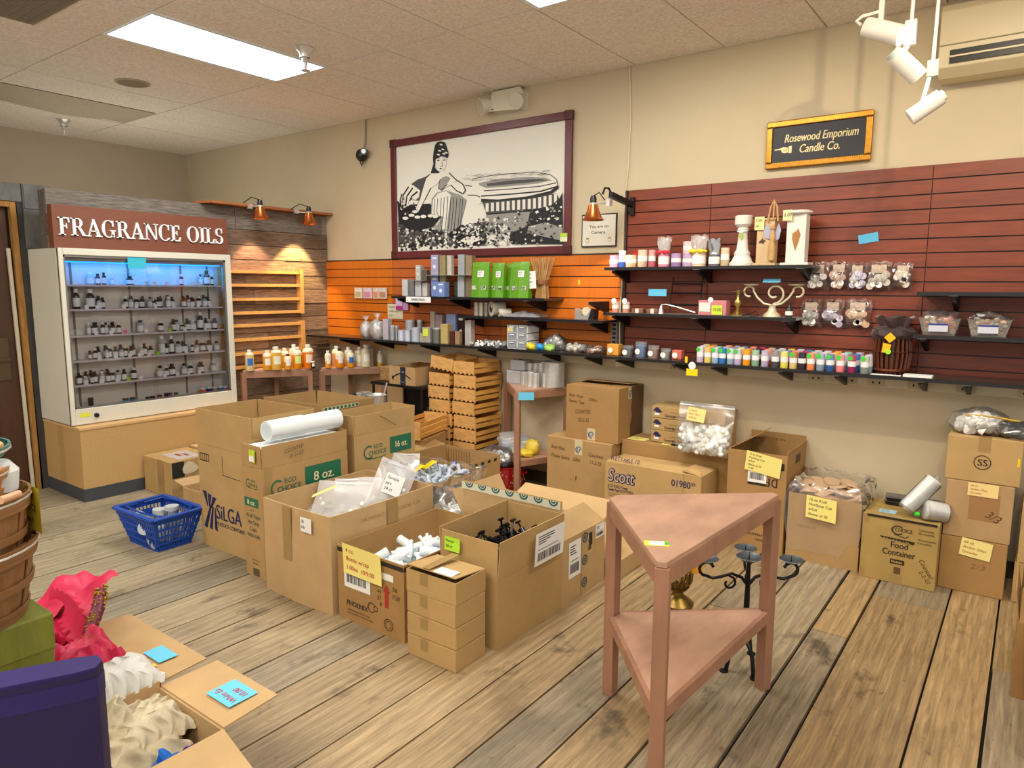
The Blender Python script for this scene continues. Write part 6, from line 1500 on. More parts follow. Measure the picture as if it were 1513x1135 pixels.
# dark stand with delivery carton
t = thing('display_stand', 'black open stand carrying the smile-printed carton', 'stand', (1.25, -.26, 0))
m = MB(); m.box(-.33,.24,-.2,.2,.70,.722); m.build('stand_top', BLACKM, t)
MB().box(-.33,.24,.18,.2,.02,.70).build('back_panel', flat('#0d0c0c'), t)  # near-black: the black stand's inner shadow is put into the panel colour
for x in (-.32,.225):
    for y in (-.19,.17): box(x,x+.015,y,y+.015,0,.70).build('leg', BLACKM, t)
box(-.305,.225,-.2,.17,.34,.355).build('lower_shelf', BLACKM, t)
for x in (.02,.14): box(x,x+.08,.10,.16,.355,.50).build('back_slab', flat('#55565a'), t)
t, F, a, b = carton('shipping_carton', 'kraft delivery carton printed with a black smile arrow, on black stand', 1.145, 1.435, -.46, -.10, .145, z0=.7225, k=4, flaps=(('N',.15,-80),('S',.03,-100)))
m = MB(); s = F['S']
n = 14; P = [(.04+.20*i/n, .055+.035*math.sin(PI*i/n)) for i in range(n+1)]; g_stroke(m, s, P, .010, .003); g_poly(m, s, [(.03,.045),(.055,.035),(.05,.05),(.058,.068),(.045,.055),(.038,.075)], .003)
m.build('printed_smile', INK, t)
m = MB(); g_rect(m, s, .125,.185,.0,.144,.001); m.build('black_tape', flat('#20242c',.3), t)
m = MB(); g_ring(m, s, .155, .035, .018, .004, .002, PI, 2*PI, 10); g_rect(m, s, .14,.17,.1,.11,.002); m.build('tape_print', flat('#5d84b4'), t)
t, F, a, b = carton('bubble_mailer_box', 'brown crinkled paper box left of the smile-printed carton', .93, 1.12, -.36, -.14, .115, z0=.7225, k=2, closed=True)
m = MB(); r = random.Random(3)
for i in range(30):
    u, v = r.uniform(0,.16), r.uniform(.005,.105); g_stroke(m, F['S'], [(u,v),(u+.03,v+r.uniform(-.006,.006))], .003)
m.build('crinkle_print', flat('#7a542c'), t)
# low bench with pots
t = thing('low_bench', 'dark low bench holding steel pots in front of black stand', 'bench', (1.25, -.66, 0))
box(-.42,.04,-.15,.15,.50,.52).build('bench_top', BLACKM, t)
for x in (-.41,.02):
    for y in (-.14,.12): box(x,x+.02,y,y+.02,0,.5).build('leg', BLACKM, t)
t = thing('steel_pot', 'polished steel pouring pot with handle on low bench', 'pot', (1.19, -.64, .5205), group='steel pots')
MB().lathe([(0,0),(.07,0),(.074,.01),(.074,.13),(.080,.135),(.074,.138),(.07,.13),(.07,.02),(0,.02)], 26).build('pot_body', STEEL, t, True)
MB().bar((-.0,.074,.12),(.01,.10,.22), .018, .006).build('handle', STEEL, t)
t = thing('steel_pot', 'dull steel canister at left on low bench', 'pot', (1.0, -.60, .5205), group='steel pots')
MB().lathe([(0,0),(.062,0),(.062,.13),(.058,.13),(.058,.01),(0,.01)], 24).build('pot_body', TIN, t, True)
MB().lathe([(.062,.12),(.066,.125),(.062,.13)], 24, cap=False).build('rim', STEEL, t, True)
t = thing('coffee_bag', 'slim grey packet with round white emblem between steel pots', 'packet', (1.085, -.66, .5205))
box(-.035,.035,-.025,.025,0,.15).build('packet_body', flat('#8e8a84'), t, bevel=.006)
m = MB(); g_ell(m, Fr((0,-.0265,.07),(1,0,0),(0,0,1)), 0, 0, .022, .028, 0, 18); m.build('printed_emblem', WPAPER, t)
t = thing('wash_tub', 'blue-black rounded tub lid at left end behind the low bench', 'tub', (.905, -.62, .5205))
MB().lathe([(0,0),(.07,0),(.072,.05),(.068,.06),(0,.06)], 20).build('tub_body', flat('#5f7f98',.3), t, True)
MB().lathe([(.072,.058),(.07,.07),(.05,.105),(0,.12)], 20, cap=False).build('dome_lid', BLACKP, t, True)
tag(box(.42,.86,-.033,-.016,0,.74).build('panel_board', mat('tan_panel','#c09a6e',.7,noise=.1,scale=4)), 'tan panel leaning on wall behind the second brown table', 'board')

# brown corner table with tins against the wall
tri_table('corner_table', 'brown two-tier corner table with tins and blue note against the wall', (2.42,-.465), (2.60,-.035), (2.0,-.035), .78, .27)
sheetT = thing('blue_note', 'bright blue note stuck on front corner of brown tin table', 'note', (2.437, -.462, .715), .75)
sheet(sheetT, Fr((0,0,0),(1,0,0),(0,0,1)), 0, .11, 0, .055, BNOTE, name='paper')
Z = .7805
def block_mold(x, y, w, d, h, lb, z=Z, c=None):
    o = box(-w/2,w/2,-d/2,d/2,0,h).build('candle_mold', c or TIN, None, loc=(x,y,z), rz=.1, bevel=.003)
    MB().lathe([(0,h),(.012,h),(.012,h+.003),(0,h+.003)],12).build('wick_hole', INK, o); tag(o, lb, 'mold', 'square tins on the brown table')
block_mold(2.165,-.115,.12,.09,.095,'wide square tin, lower of two at left on brown table')
block_mold(2.19,-.10,.12,.09,.075,'wide square tin stacked on top at left on brown table', Z+.0985)
for i, (x, y, r, h, lb) in enumerate([(2.27,-.16,.026,.095,'slim steel tube in front row, leftmost'),(2.325,-.19,.026,.10,'slim steel tube in front row, second'),(2.375,-.225,.028,.105,'slim steel tube in front row, third'),(2.425,-.235,.026,.10,'slim steel tube in front row, fourth'),(2.46,-.17,.022,.10,'thin steel tube in front row, last before the wide canister'),
    (2.265,-.075,.026,.15,'tall steel tube in back row, leftmost'),(2.325,-.085,.028,.155,'tall steel tube in back row, second'),(2.385,-.10,.034,.165,'tall wide steel tube in back row, third')]):
    o = MB().lathe([(0,0),(r,0),(r,h),(r*.9,h),(r*.9,h-.004),(0,h-.004)], 18).build('steel_tube', STEEL, None, True, loc=(x,y,Z)); tag(o, lb + ' on the brown table', 'mold', 'steel tube molds')
    MB().lathe([(r,.0),(r*1.08,.0),(r*1.08,.006),(r,.006)], 18, cap=False).build('base_ring', STEEL, o, True)
o = MB().lathe([(0,0),(.078,0),(.078,.185),(.074,.185),(.074,.01),(0,.01)], 30).build('steel_canister', STEEL, None, True, loc=(2.505,-.115,Z)); tag(o, 'wide brushed steel canister at right on brown tin table', 'canister')
MB().lathe([(.078,.175),(.081,.18),(.078,.185)], 30, cap=False).build('rolled_rim', STEEL, o, True)
m = MB(); blob(m, (2.20,-.20,.271), .14, .10, .13, 41, .2, 18, 11); tag(m.build('plastic_bag', ZIP, smooth=True), 'cloudy clear bag slumped on lower shelf of brown table', 'bag')
for x, y, w, h, c, lb, sd in ((2.12,-.19,.10,.06,'#7f9cc4','blue packet inside bags on lower shelf of brown table',1),(2.37,-.30,.12,.05,'#e2c83a','yellow packet at front of lower shelf of brown table',2),(2.38,-.20,.11,.10,'#d8be3a','yellow packet set behind on lower shelf of brown table',3)):
    m = MB(); blob(m, (x,y,.271), w*.55, w*.42, h, sd, .15); tag(m.build('wax_packet', flat(c,.35), smooth=True), lb, 'packet', 'coloured packets on brown table')
t = thing('enamel_pot', 'red enamel stock pot under the brown table', 'pot', (2.205, -.325, 0))
RE = mat('red_enamel','#a4121c',.15,coat=.6)
MB().lathe([(0,0),(.13,0),(.15,.02),(.158,.10),(.158,.19),(.166,.197),(.158,.2),(.15,.19),(.15,.03),(0,.03)], 30).build('pot_body', RE, t, True)
m = MB(); r = random.Random(6)
for i in range(60):
    a, z = r.uniform(-2.4,.6), r.uniform(.05,.18); m.ball((.1585*math.cos(a),.1585*math.sin(a),z), .004, .004, .004, 6, 4)
m.build('white_specks', flat('#d9b0a8'), t)
for s in (-1,1): MB().tube([(s*.155,-.04,.15),(s*.195,-.03,.155),(s*.195,.03,.155),(s*.155,.04,.15)], .007, 8).build('loop_handle', RE, t, True)
clear_bag(2.17, -.345, .185, .145, .12, .13, 'clear bag of silver lids piled on the red pot', 42, STEEL, 90, .02, 'cup', cname='silver_lids')
tag(MB().box(1.99,2.03,-.05,-.018,0,.74).build('wood_post', MAHO), 'brown post standing between crates and brown table', 'post')

# body wash cartons
t, F, a, b = carton('shipping_carton', 'large handwritten kraft carton on floor, lower of the two at the wall', 2.645, 3.15, -.405, -.02, .483, k=1, closed=True)
HB_ = flat('#5a3a1e')
lettering(t, F['S'], [('Body Wash', .035, .40, .026, .11, .15, -.05),('Flower Bottle', .035, .34, .026, .15, .15, -.05),('500ct', .21, .335, .026, .06, .1, -.05),('Counted', .33, .385, .026, .11, .15, -.05),('12-2-22', .34, .335, .024, .09, .15, -.05),('. 1', .19, .2, .035, .05, .1)], HB_, 'handwriting')
def swirl_tape(t, fr, u, v0, v1):
    m = MB(); g_rect(m, fr, u-.03, u+.03, v0, v1, .001); o = m.build('printed_tape', flat('#cdbf98',.4), t)
    m = MB(); vc = v0+.035; g_ring(m, fr, u, vc, .024, .007, .002, .2, 5); g_ring(m, fr, u, vc, .013, .006, .002, 2, 7); m.build('tape_print', flat('#2a5f86'), o)
swirl_tape(t, F['S'], .255, .38, .483)
t, F, a, b = carton('shipping_carton', 'handwritten kraft carton stacked on top, upper of the two at the wall', 2.775, 3.175, -.37, -.02, .362, z0=.4855, k=2, flaps=(('S',.17,-91),('N',.17,-84),('E',.16,-92)))
lettering(t, F['S'], [('Body Wash', .02, .285, .022, .11, .15, -.06),('Flower Tops', .02, .245, .022, .12, .15, -.06),('1000ct', .17, .265, .022, .07, .1, -.04),('COUNTED', .07, .17, .026, .12, .15, .08),('12-2-22', .09, .115, .024, .09, .15, .08)], HB_, 'handwriting')
swirl_tape(t, F['S'], .20, .0, .08)
m = MB(); g_rect(m, F['S'], .13,.21,.31,.345,.001); m.build('tape', TAPE, t)
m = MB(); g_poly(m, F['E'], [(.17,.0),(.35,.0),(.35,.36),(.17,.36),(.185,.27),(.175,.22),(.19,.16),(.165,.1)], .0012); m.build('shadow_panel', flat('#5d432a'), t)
swirl_tape(t, F['E'], .16, .28, .362)
# cartons right of them
t, F, a, b = carton('shipping_carton', 'wide low kraft carton with yellow notes on top, behind the blue-lettered carton', 3.165, 3.92, -.30, -.02, .505, k=2, closed=True)
for u, v in ((.02,.03),(.27,.02),(.33,.01)):
    sheet(t, F['T'], u, u+.13, v, v+.10, YNOTE, ('2 fl oz','Kraft'), name='paper_note')
sheet(t, F['T'], .56, .70, .0, .12, YNOTE, ('12 oz','lids'), name='paper_note')
t, F, a, b = carton('shipping_carton', 'kraft carton with large navy script lettering and number 01980', 3.195, 3.825, -.565, -.312, .415, k=0, flaps=(('S',.06,-66,.03),('N',.13,-96),('E',.12,-80)))
s = F['S']
lettering(t, s, [('Scott', .02+.005*math.cos(q), .295+.005*math.sin(q), .078, .18, .12, 0, .0015+.0001*i) for i, q in enumerate([x*PI/4 for x in range(8)])], flat('#22305f'), bold=True)
lettering(t, s, [('Scott', .02, .295, .078, .18, .12, 0, .0034)], flat('#c4a888'))
lettering(t, s, [('01980', .445, .335, .04, .12)], NAVY, bold=True); lettering(t, s, [('03', .57, .355, .018, .025),('SCOTTFOLD Towels', .02, .255, .018, .14),('Towels Papel SCOTTFOLD', .02, .232, .018, .18)], NAVY, bold=True)
lettering(t, s, [('175 sheets per pack', .02, .212, .010, .09),('25 packs per case', .02, .197, .010, .08)], flat('#6a5334'))
m = MB(); g_rect(m, s, .52,.5215,.0,.415); m.build('print_line', flat('#5a4326'), t)
lettering(t, Fr((-a,-b,.419),(1,0,0),(0,.4,.9)), [('WETTABLE 10', .03, .01, .025, .2)], NAVY, bold=True)
for i, lb in enumerate(('bottom flat kraft carton with navy triangle print, of three','middle flat kraft carton with navy triangle print, of three','top flat kraft carton with navy triangle print, of three, yellow note on lid')):
    t, F, a, b = carton('paper_goods_carton', lb, 3.345, 3.83, -.235, -.02, .0775, z0=.508+i*.0795, k=0, closed=True, rz=(.01,-.005,.008)[i], group='flat cartons with navy triangle')
    m = MB(); g_poly(m, F['S'], [(.01,.045),(.03,.068),(.045,.068),(.075,.04)], .0015); g_rect(m, F['S'], .03,.065,.036,.042); m.build('printed_triangle', NAVY, t)
    m = MB(); g_rect(m, F['S'], .022,.055,.018,.032,.002); m.build('paper_label', WPAPER, t)
    lettering(t, F['S'], [('Georgia-Pacific', .09, .012, .018, .15)], flat('#3a2c22'), bold=True); lettering(t, F['S'], [('professional series', .13, .04, .008, .1)], flat('#7a5a36'))
    if i == 2: sheet(t, F['T'], .2, .38, .08, .16, flat('#b9a862'), name='paper_note')
t = zip_bag((3.755,-.40,.5075), .34, .31, .02, -.2, 'zip bag of white cotton balls leaning on navy-triangle cartons', None, ('#f4f3ec', 260), 55, cs=.017, thick=.05)
sheet(t, Fr((-.10,-.05,.20),(1,0,-.1),(0.1,0,1)), 0, .11, 0, .08, flat('#f0d98a',.8), ('Cotton','balls 100 ct','10/8.00'), flat('#b0552a'), name='paper_note')
# tall carton with upside-down print
t, F, a, b = carton('shipping_carton', 'tall kraft carton with yellow note and upside-down print, one flap folded in', 3.925, 4.258, -.42, -.02, .575, k=2, flaps=(('W',.16,-58,.05),('N',.05,-5),('E',.02,2)))
s = F['S']; ship_label(t, s, .12, .225, .40, .545); sheet(t, Fr((-a+.1,-b-.003,.47),(1,0,-.14),(.1,-.06,1)), 0, .20, 0, .115, YNOTE, ('10 oz Kraft','Hot/Soup Cup','w/Lid','Sleeve of 25','11.00'), d=.004)
m = MB(); g_rect(m, s, .12,.225,.385,.398); g_rect(m, s, .265,.32,.49,.53,.002); m.build('printed_marks', INK, t)
m = MB(); g_rect(m, s, .272,.285,.497,.523,.0025); g_rect(m, s, .29,.30,.497,.523,.0025); m.build('mark_gaps', kraft(2), t)
lettering(t, s, [('P', .25, .435, .05, .035, 0, PI),('D', .29, .435, .05, .035, 0, PI),('OZ', .31, .23, .06, .07, 0, PI/2),('CUPS', .31, .07, .055, .14, 0, PI/2),('paper', .26, .29, .036, .12, 0, PI),('ker', .26, .235, .036, .06, 0, PI),('cker', .26, .18, .036, .09, 0, PI),('contents', .26, .1, .018, .14, 0, PI),('ML 200', .27, .07, .012, .09, 0, PI)], flat('#34261a'), bold=True)
m = MB(); g_rect(m, s, .02,.09,.05,.09); m.build('barcode_print', INK, t)
m = MB(); g_rect(m, F['E'], .17,.27,.50,.55); m.build('printed_marks', flat('#4a3420'), t)
lettering(t, Fr((a,b-.0065,0),(-1,0,0),(0,0,1)), [('OZ', .12, .56, .03, .06),('PAPER', .1, .52, .02, .08)], flat('#4a3420'))
# carton wrapped in clear liner
t, F, a, b = carton('shipping_carton', 'kraft carton of paper lids with clear liner hanging over it and yellow note', 4.275, 4.648, -.415, -.07, .375, k=1)
sheet(t, Fr((-a+.10,-b-.018,.26),(1,0,-.07),(0,0,1)), 0, .155, 0, .125, YNOTE, ('16 oz Kraft','Hot/Soup Cup','w/Lid','Sleeve of 20'), d=.006)
lettering(t, F['S'], [('20 10:14', .06, .19, .014, .09)], flat('#8a6a40'))
m = MB(); r = random.Random(13)
for _ in range(60):
    x, y, z = r.uniform(4.31,4.61), r.uniform(-.38,-.10), r.uniform(.33,.40); q = Vector((r.uniform(-.4,.4), r.uniform(-.4,.4), 1)).normalized(); p = Vector((x,y,z)); m.cyl(p, p+q*.012, .045, n=16)
m.box(4.285,4.638,-.405,-.08,.1,.33)
tag(m.build('paper_lids', mat('lid_kraft','#c8a884',.7), smooth=True), 'heap of brown paper lids in the liner-wrapped carton', 'lids', kind='stuff')
m = MB(); n = 48; vs = []; per = [(-.187,-.173),(.187,-.173),(.187,.173),(-.187,.173)]
for j in range(9):
    for i in range(n):
        x, y = perim(i/n); k = [.80,.92,1.01,1.05,1.06,1.05,1.05,1.04,1.04][j]; w = .010*math.sin(i*2.3+j*1.1)
        z = [.42,.44,.42,.38,.31,.24,.17,.11,.06][j]
        if y > .1 : z = z*.35+.30; k = min(k, 1.03)
        if j > 4 and x > .1: z += .02*j-.08
        vs.append((4.4615+x*k+w, min(-.2425+y*k+w*.6, -.012), z+.012*math.sin(i*1.7+j)))
m.add(vs, [(j*n+i, j*n+(i+1) % n, (j+1)*n+(i+1) % n, (j+1)*n+i) for j in range(8) for i in range(n)])
tag(m.build('carton_liner', CLEAR, smooth=True), 'clear plastic liner draped over the carton of paper lids', 'liner')
# food container carton
t, F, a, b = carton('shipping_carton', 'yellowish kraft carton printed Food Container beside the draped carton', 4.663, 5.008, -.458, -.12, .345, k=0, closed=True)
t.children[0].data.materials[0] = mat('kraft_yellow', '#a98d50', .8, noise=.12, scale=6)
s = F['S']; K2 = flat('#2b2012')
m = MB(); g_ring(m, s, .165, .285, .03, .007, .002, .8, 5.6, 20, .8); g_stroke(m, s, [(.15,.262),(.2,.25),(.215,.262)], .004)
g_poly(m, s, [(.085,.242),(.095,.232),(.24,.222),(.245,.238)], .0015); g_rect(m, s, .14,.205,.105,.13); m.build('printed_marks', K2, t)
lettering(t, s, [('CHOICE', .15, .278, .02, .08),('Food', .135, .19, .032, .08),('Container', .10, .15, .032, .15)], K2, bold=True)
lettering(t, s, [('WITH LID', .15, .137, .008, .045),('Medium', .145, .112, .012, .05, 0, 0, .003),('4.5 x 6.5 x 1.75', .10, .231, .007, .12, 0, -.07, .003)], flat('#cfa85a'), bold=True)
lettering(t, s, [('Contenedor', .255, .30, .012, .07),('de comida', .255, .283, .012, .07),('Microwaveable', .255, .25, .011, .08),('Reusable', .255, .233, .011, .06),('Counted', .265, .15, .022, .10, .15, -1.0),('2-2-22', .27, .09, .018, .07, .15, -.9)], flat('#4a3416'), bold=False, name='printed_lettering')
m = MB(); g_rect(m, s, .16,.19,.055,.09); m.build('barcode_print', flat('#5a4420'), t)
m = MB(); g_rect(m, s, .14,.20,.31,.345,.001); g_rect(m, s, .14,.2,.0,.05,.001); g_rect(m, s, .0,.03,.30,.345,.001); g_rect(m, s, .0,.025,.0,.05,.001); m.build('tape', TAPE, t)
m = MB(); g_rect(m, s, .02,.335,.335,.347,.0035); m.build('lid_gap', flat('#1d150b'), t)
sheet(t, F['T'], .06, .14, .06, .13, flat('#a6cfdc'), ('8.99','10 ea'), name='blue_note')
for i in range(2):
    o = MB().add([(-.055,-.04,0),(.055,-.04,0),(.055,.04,0),(-.055,.04,0),(-.065,-.05,.022),(.065,-.05,.022),(.065,.05,.022),(-.065,.05,.022)], [(0,3,2,1),(4,5,6,7),(0,1,5,4),(1,2,6,5),(2,3,7,6),(3,0,4,7)]).build('food_tray', mat('tray_black','#1b1b1e',.25), None, loc=(4.79,-.19,.3465+i*.0225), rz=.1*i)
    MB().box(-.067,.067,-.052,.052,.0205,.0222).box(-.05,.05,-.036,.036,.0222,.024).build('clear_lid', film('tray_lid','#888c90',fac=.15,frost=.2), o); tag(o, '%s black food tray on the yellowish carton' % ('lower','upper')[i], 'tray', 'black food trays')
def cup_tower(loc, ln, r, rot, label, tagc=None):
    t = thing('cup_stack_bag', label, 'cups', loc); t.rotation_euler = rot
    m = MB(); pr = [(0,0),(r*.75,0)]
    for i in range(int(ln/.014)): pr += [(r*.985,.006+i*.014),(r,.010+i*.014),(r,.014+i*.014),(r*.985,.016+i*.014)]
    pr.append((0,pr[-1][1])); m.lathe(pr, 20).build('nested_cups', mat('frost_cup','#eeeeea',.3,sub=.1), t, True)
    b = MB(); b.lathe([(0,-.012),(r*.95,-.01),(r*1.09,.02),(r*1.12,ln*.5),(r*1.08,ln*.95),(r*.5,ln*1.03),(r*.3,ln*1.1)], 18, cap=False)
    for i, v in enumerate(b.v): b.v[i] = (v[0]*(1+.05*math.sin(i*1.7)), v[1]*(1+.05*math.sin(i*2.3)), v[2])
    b.build('clear_sleeve', CLEAR, t, True)
def aim(d): return Vector(d).to_track_quat('Z', 'Y').to_euler()
cup_tower((4.85,-.40,.39), .20, .040, aim((.12,.07,.17)), 'clear sleeve of nested cups leaning upward on the yellowish carton')
cup_tower((4.93,-.40,.40), .11, .050, aim((.6,.35,-.1)), 'short clear sleeve of nested cups lying right of leaning sleeve')
tag(MB().ball((4.90,-.41,.372), .014, .01, .012).build('green_sticker', flat('#3fd23a')), 'tiny green sticker on cup sleeve over yellowish carton', 'sticker')
# right stack of three
for i, (x0, x1, z0, h, lb) in enumerate([(5.010,5.286,0,.277,'bottom kraft carton of right stack with yellow note and pencil fraction'),(5.012,5.290,.279,.287,'middle kraft carton of right stack, marked 3/3'),(5.0,5.306,.568,.222,'top kraft carton of right stack with circled SS mark')]):
    t, F, a, b = carton('shipping_carton', lb, x0, x1, -.36, -.04, h, z0=z0, k=(2,4,0)[i], closed=True, tape='y' if i == 2 else None, group='right carton stack')
    s = F['S']
    if i == 2:
        m = MB(); g_ring(m, s, .15, .10, .036, .004); m.build('printed_circle', INK, t); lettering(t, s, [('SS', .129, .084, .032, .042)], INK, bold=True)
        m = MB(); g_rect(m, s, .288,.298,.10,.14,.002); m.build('yellow_sticker', flat('#e9c81e'), t)
    if i == 1:
        sheet(t, s, .09, .215, .22, .285, flat('#ecd08a',.8), ('64 oz','Amber Glass','Growler'), flat('#a85a2a'), d=.004); m = MB(); g_rect(m, s, .10,.225,.10,.235,.001); m.build('clear_patch', flat('#9d7446'), t)
        lettering(t, s, [('3/3', .165, .125, .04, .06, .2, -.5)], HB_, 'handwriting')
    if i == 0:
        sheet(t, Fr((-a,-b,0),(1,0,-.1),(0.1,0,1)), .06, .19, .20, .29, flat('#efe08e',.8), ('64 oz','Amber Glass','Growler'), flat('#a85a2a'), d=.004); lettering(t, s, [('2/3', .13, .13, .026, .06, .2)], flat('#8a6a40'), 'handwriting')
clear_bag(5.115, -.25, .7915, .125, .10, .12, 'clear bag of white bottle caps on top of right carton stack', 61, flat('#f4f3ee',.4), 170, .021, 'cup', cname='white_caps', squash=1.0)
m = MB(); m.tube([(5.06,-.30,.885),(5.12,-.33,.893),(5.2,-.30,.885),(5.28,-.26,.87)], .005, 6); tag(m.build('yellow_tie', flat('#d9b12a')), 'yellow strip lying across the bag of white caps', 'strip')
clear_bag(5.275, -.27, .7915, .09, .08, .075, 'clear bag of black caps at right end on carton stack', 62, mat('pump_black'), 40, .02, 'cup', cname='black_caps')
carton('shipping_carton', 'plain kraft carton on floor behind right stack, lower one', 5.318, 5.66, -.35, -.05, .20, k=1, closed=True)
carton('shipping_carton', 'plain kraft carton on floor behind right stack, upper one', 5.325, 5.67, -.35, -.05, .295, z0=.202, k=0, closed=True)
t, F, a, b = carton('shipping_carton', 'dark open carton at right edge with torn upright flap', 5.342, 5.72, -1.335, -.97, .29, k=2, flaps=(('S',.13,-12),('N',.14,-4),('W',.12,8)))
tag(box(5.37,5.70,-1.30,-1.0,.20,.36).build('yellow_file', flat('#b59a3a')), 'mustard yellow folder standing in the dark open carton', 'folder')
carton('shipping_carton', 'kraft carton cut off by right edge of photo, nearest', 5.392, 5.78, -1.74, -1.42, .31, k=3, flaps=(('W',.10,10),))
# ================================================================ front table, candelabra, lamp base
t = tri_table('corner_table', 'large reddish-brown two-tier triangular table in right foreground', (4.545,-2.705), (4.605,-1.79), (4.11,-2.21), .757, .315, leg=.042, ap=.05)
st = thing('price_sticker', 'yellow-green price sticker on the big triangular table top', 'sticker', (4.464, -2.556, .7572), .5)
MB().box(-.036,.036,-.02,.02,0,.0012).build('sticker_base', flat('#d2dc30'), st); MB().box(-.022,.022,-.016,.014,.0012,.002).build('sticker_face', WPAPER, st); MB().box(.023,.035,-.01,.016,.0012,.002).build('sticker_mark', flat('#4fae3a'), st)
IR = mat('wrought_iron', '#1c1e22', .45, .6); PL = mat('iron_plate', '#5d656c', .4, .7)
t = thing('candelabra', 'black wrought iron scroll-arm floor candelabra behind the triangular table', 'candelabra', (4.475, -1.715, 0))
MB().tube([(0,0,.10),(0,0,.28),(0,0,.44)], [.013,.011,.007], 10).build('stem', IR, t, True)
MB().lathe([(.012,.24),(.02,.232),(.018,.222),(.012,.215)], 12, cap=False).build('stem_collar', IR, t, True)
m = MB()
for s in (-1,1): m.tube([(0,0,.165),(s*.016,-.008,.15),(s*.018,-.008,.135),(s*.004,0,.115)], .005, 6)
m.build('twist_knot', IR, t, True)
for k in range(3):
    a = (-2.04,-.85,1.6)[k]; c, s = math.cos(a), math.sin(a)
    g = MB().tube([(0,0,.105),(.035*c,.035*s,.105),(.07*c,.07*s,.085),(.085*c,.085*s,.04),(.092*c,.092*s,.006)], .0085, 8); g.lathe([(0,.0),(.018,0),(.018,.005),(0,.006)], 10, c=(.105*c,.105*s,0)); g.build('foot', IR, t, True)
def arm(az, ext):
    c, s = math.cos(az), math.sin(az); P = [(0,0,.335),(.03,0,.37),(.075,0,.385),(.12,0,.372),(.16,0,.365),(.19,0,.375)] ; P = [(x*ext/.19,0,z) for x,_,z in P]
    hook = [(ext+.0+.028*math.sin(q), 0, .403-.028*math.cos(q)) for q in [x*.55 for x in range(1, 9)]]
    curl = [(ext*.42,0,.382)]+[(ext*.42+.005-.03*math.sin(q)*(1-q/9), 0, .345+.03*math.cos(q)*(1-q/9)) for q in [x*.6 for x in range(0, 10)]]
    rt = lambda P: [(x*c, x*s, z) for x, _, z in P]
    MB().tube(rt(P+hook), .0062, 7).build('arm', IR, t, True); MB().tube(rt(curl), .005, 7).build('scroll', IR, t, True)
    e = (ext*c, ext*s, .435)
    MB().lathe([(0,0),(.028,.001),(.046,.012),(.044,.014),(.026,.004),(0,.004)], 22, c=e).build('drip_plate', PL, t, True)
    MB().cyl((e[0],e[1],.437),(e[0],e[1],.46), .003, .0008, 6).build('spike', IR, t)
for az, ext in ((.62,.165),(.62+PI,.165),(2.0,.12)): arm(az, ext)
MB().lathe([(0,.44),(.03,.441),(.05,.455),(.048,.457),(.028,.445),(0,.444)], 22).build('drip_plate', PL, t, True)
MB().cyl((0,0,.445),(0,0,.475), .003, .0008, 6).build('spike', IR, t)
t = thing('lamp_base', 'tarnished brass openwork lamp base with orange tag behind the triangular table', 'lamp base', (4.155, -1.64, 0))
MB().lathe([(0,0),(.085,0),(.085,.015),(.06,.03),(.03,.05),(.024,.10),(.024,.12),(.065,.13),(.07,.15),(.045,.17),(.025,.185),(.022,.20),(.04,.212),(.05,.225),(0,.226)], 26).build('base_column', BRASS, t, True)
m = MB()
for i in range(14):
    a = 2*PI*i/14; m.tube([(.035*math.cos(a),.035*math.sin(a),.222),(.055*math.cos(a),.055*math.sin(a),.25),(.058*math.cos(a),.058*math.sin(a),.285),(.045*math.cos(a),.045*math.sin(a),.312),(.015*math.cos(a),.015*math.sin(a),.325)], .006, 6)
m.build('openwork_globe', BRASS, t, True)
MB().lathe([(0,.318),(.022,.318),(.016,.33),(.01,.345),(.012,.36),(0,.36)], 16).build('finial', BRASS, t, True)
sheet(t, Fr((.0,-.02,.28),(.8,.6,0),(0,0,1)), .02, .11, .005, .06, flat('#f0a81a'), name='orange_tag')
sheet(t, Fr((.03,.02,.305),(.8,.6,0),(0,0,1)), .02, .07, .02, .06, flat('#8fbf2a'), name='green_tag')

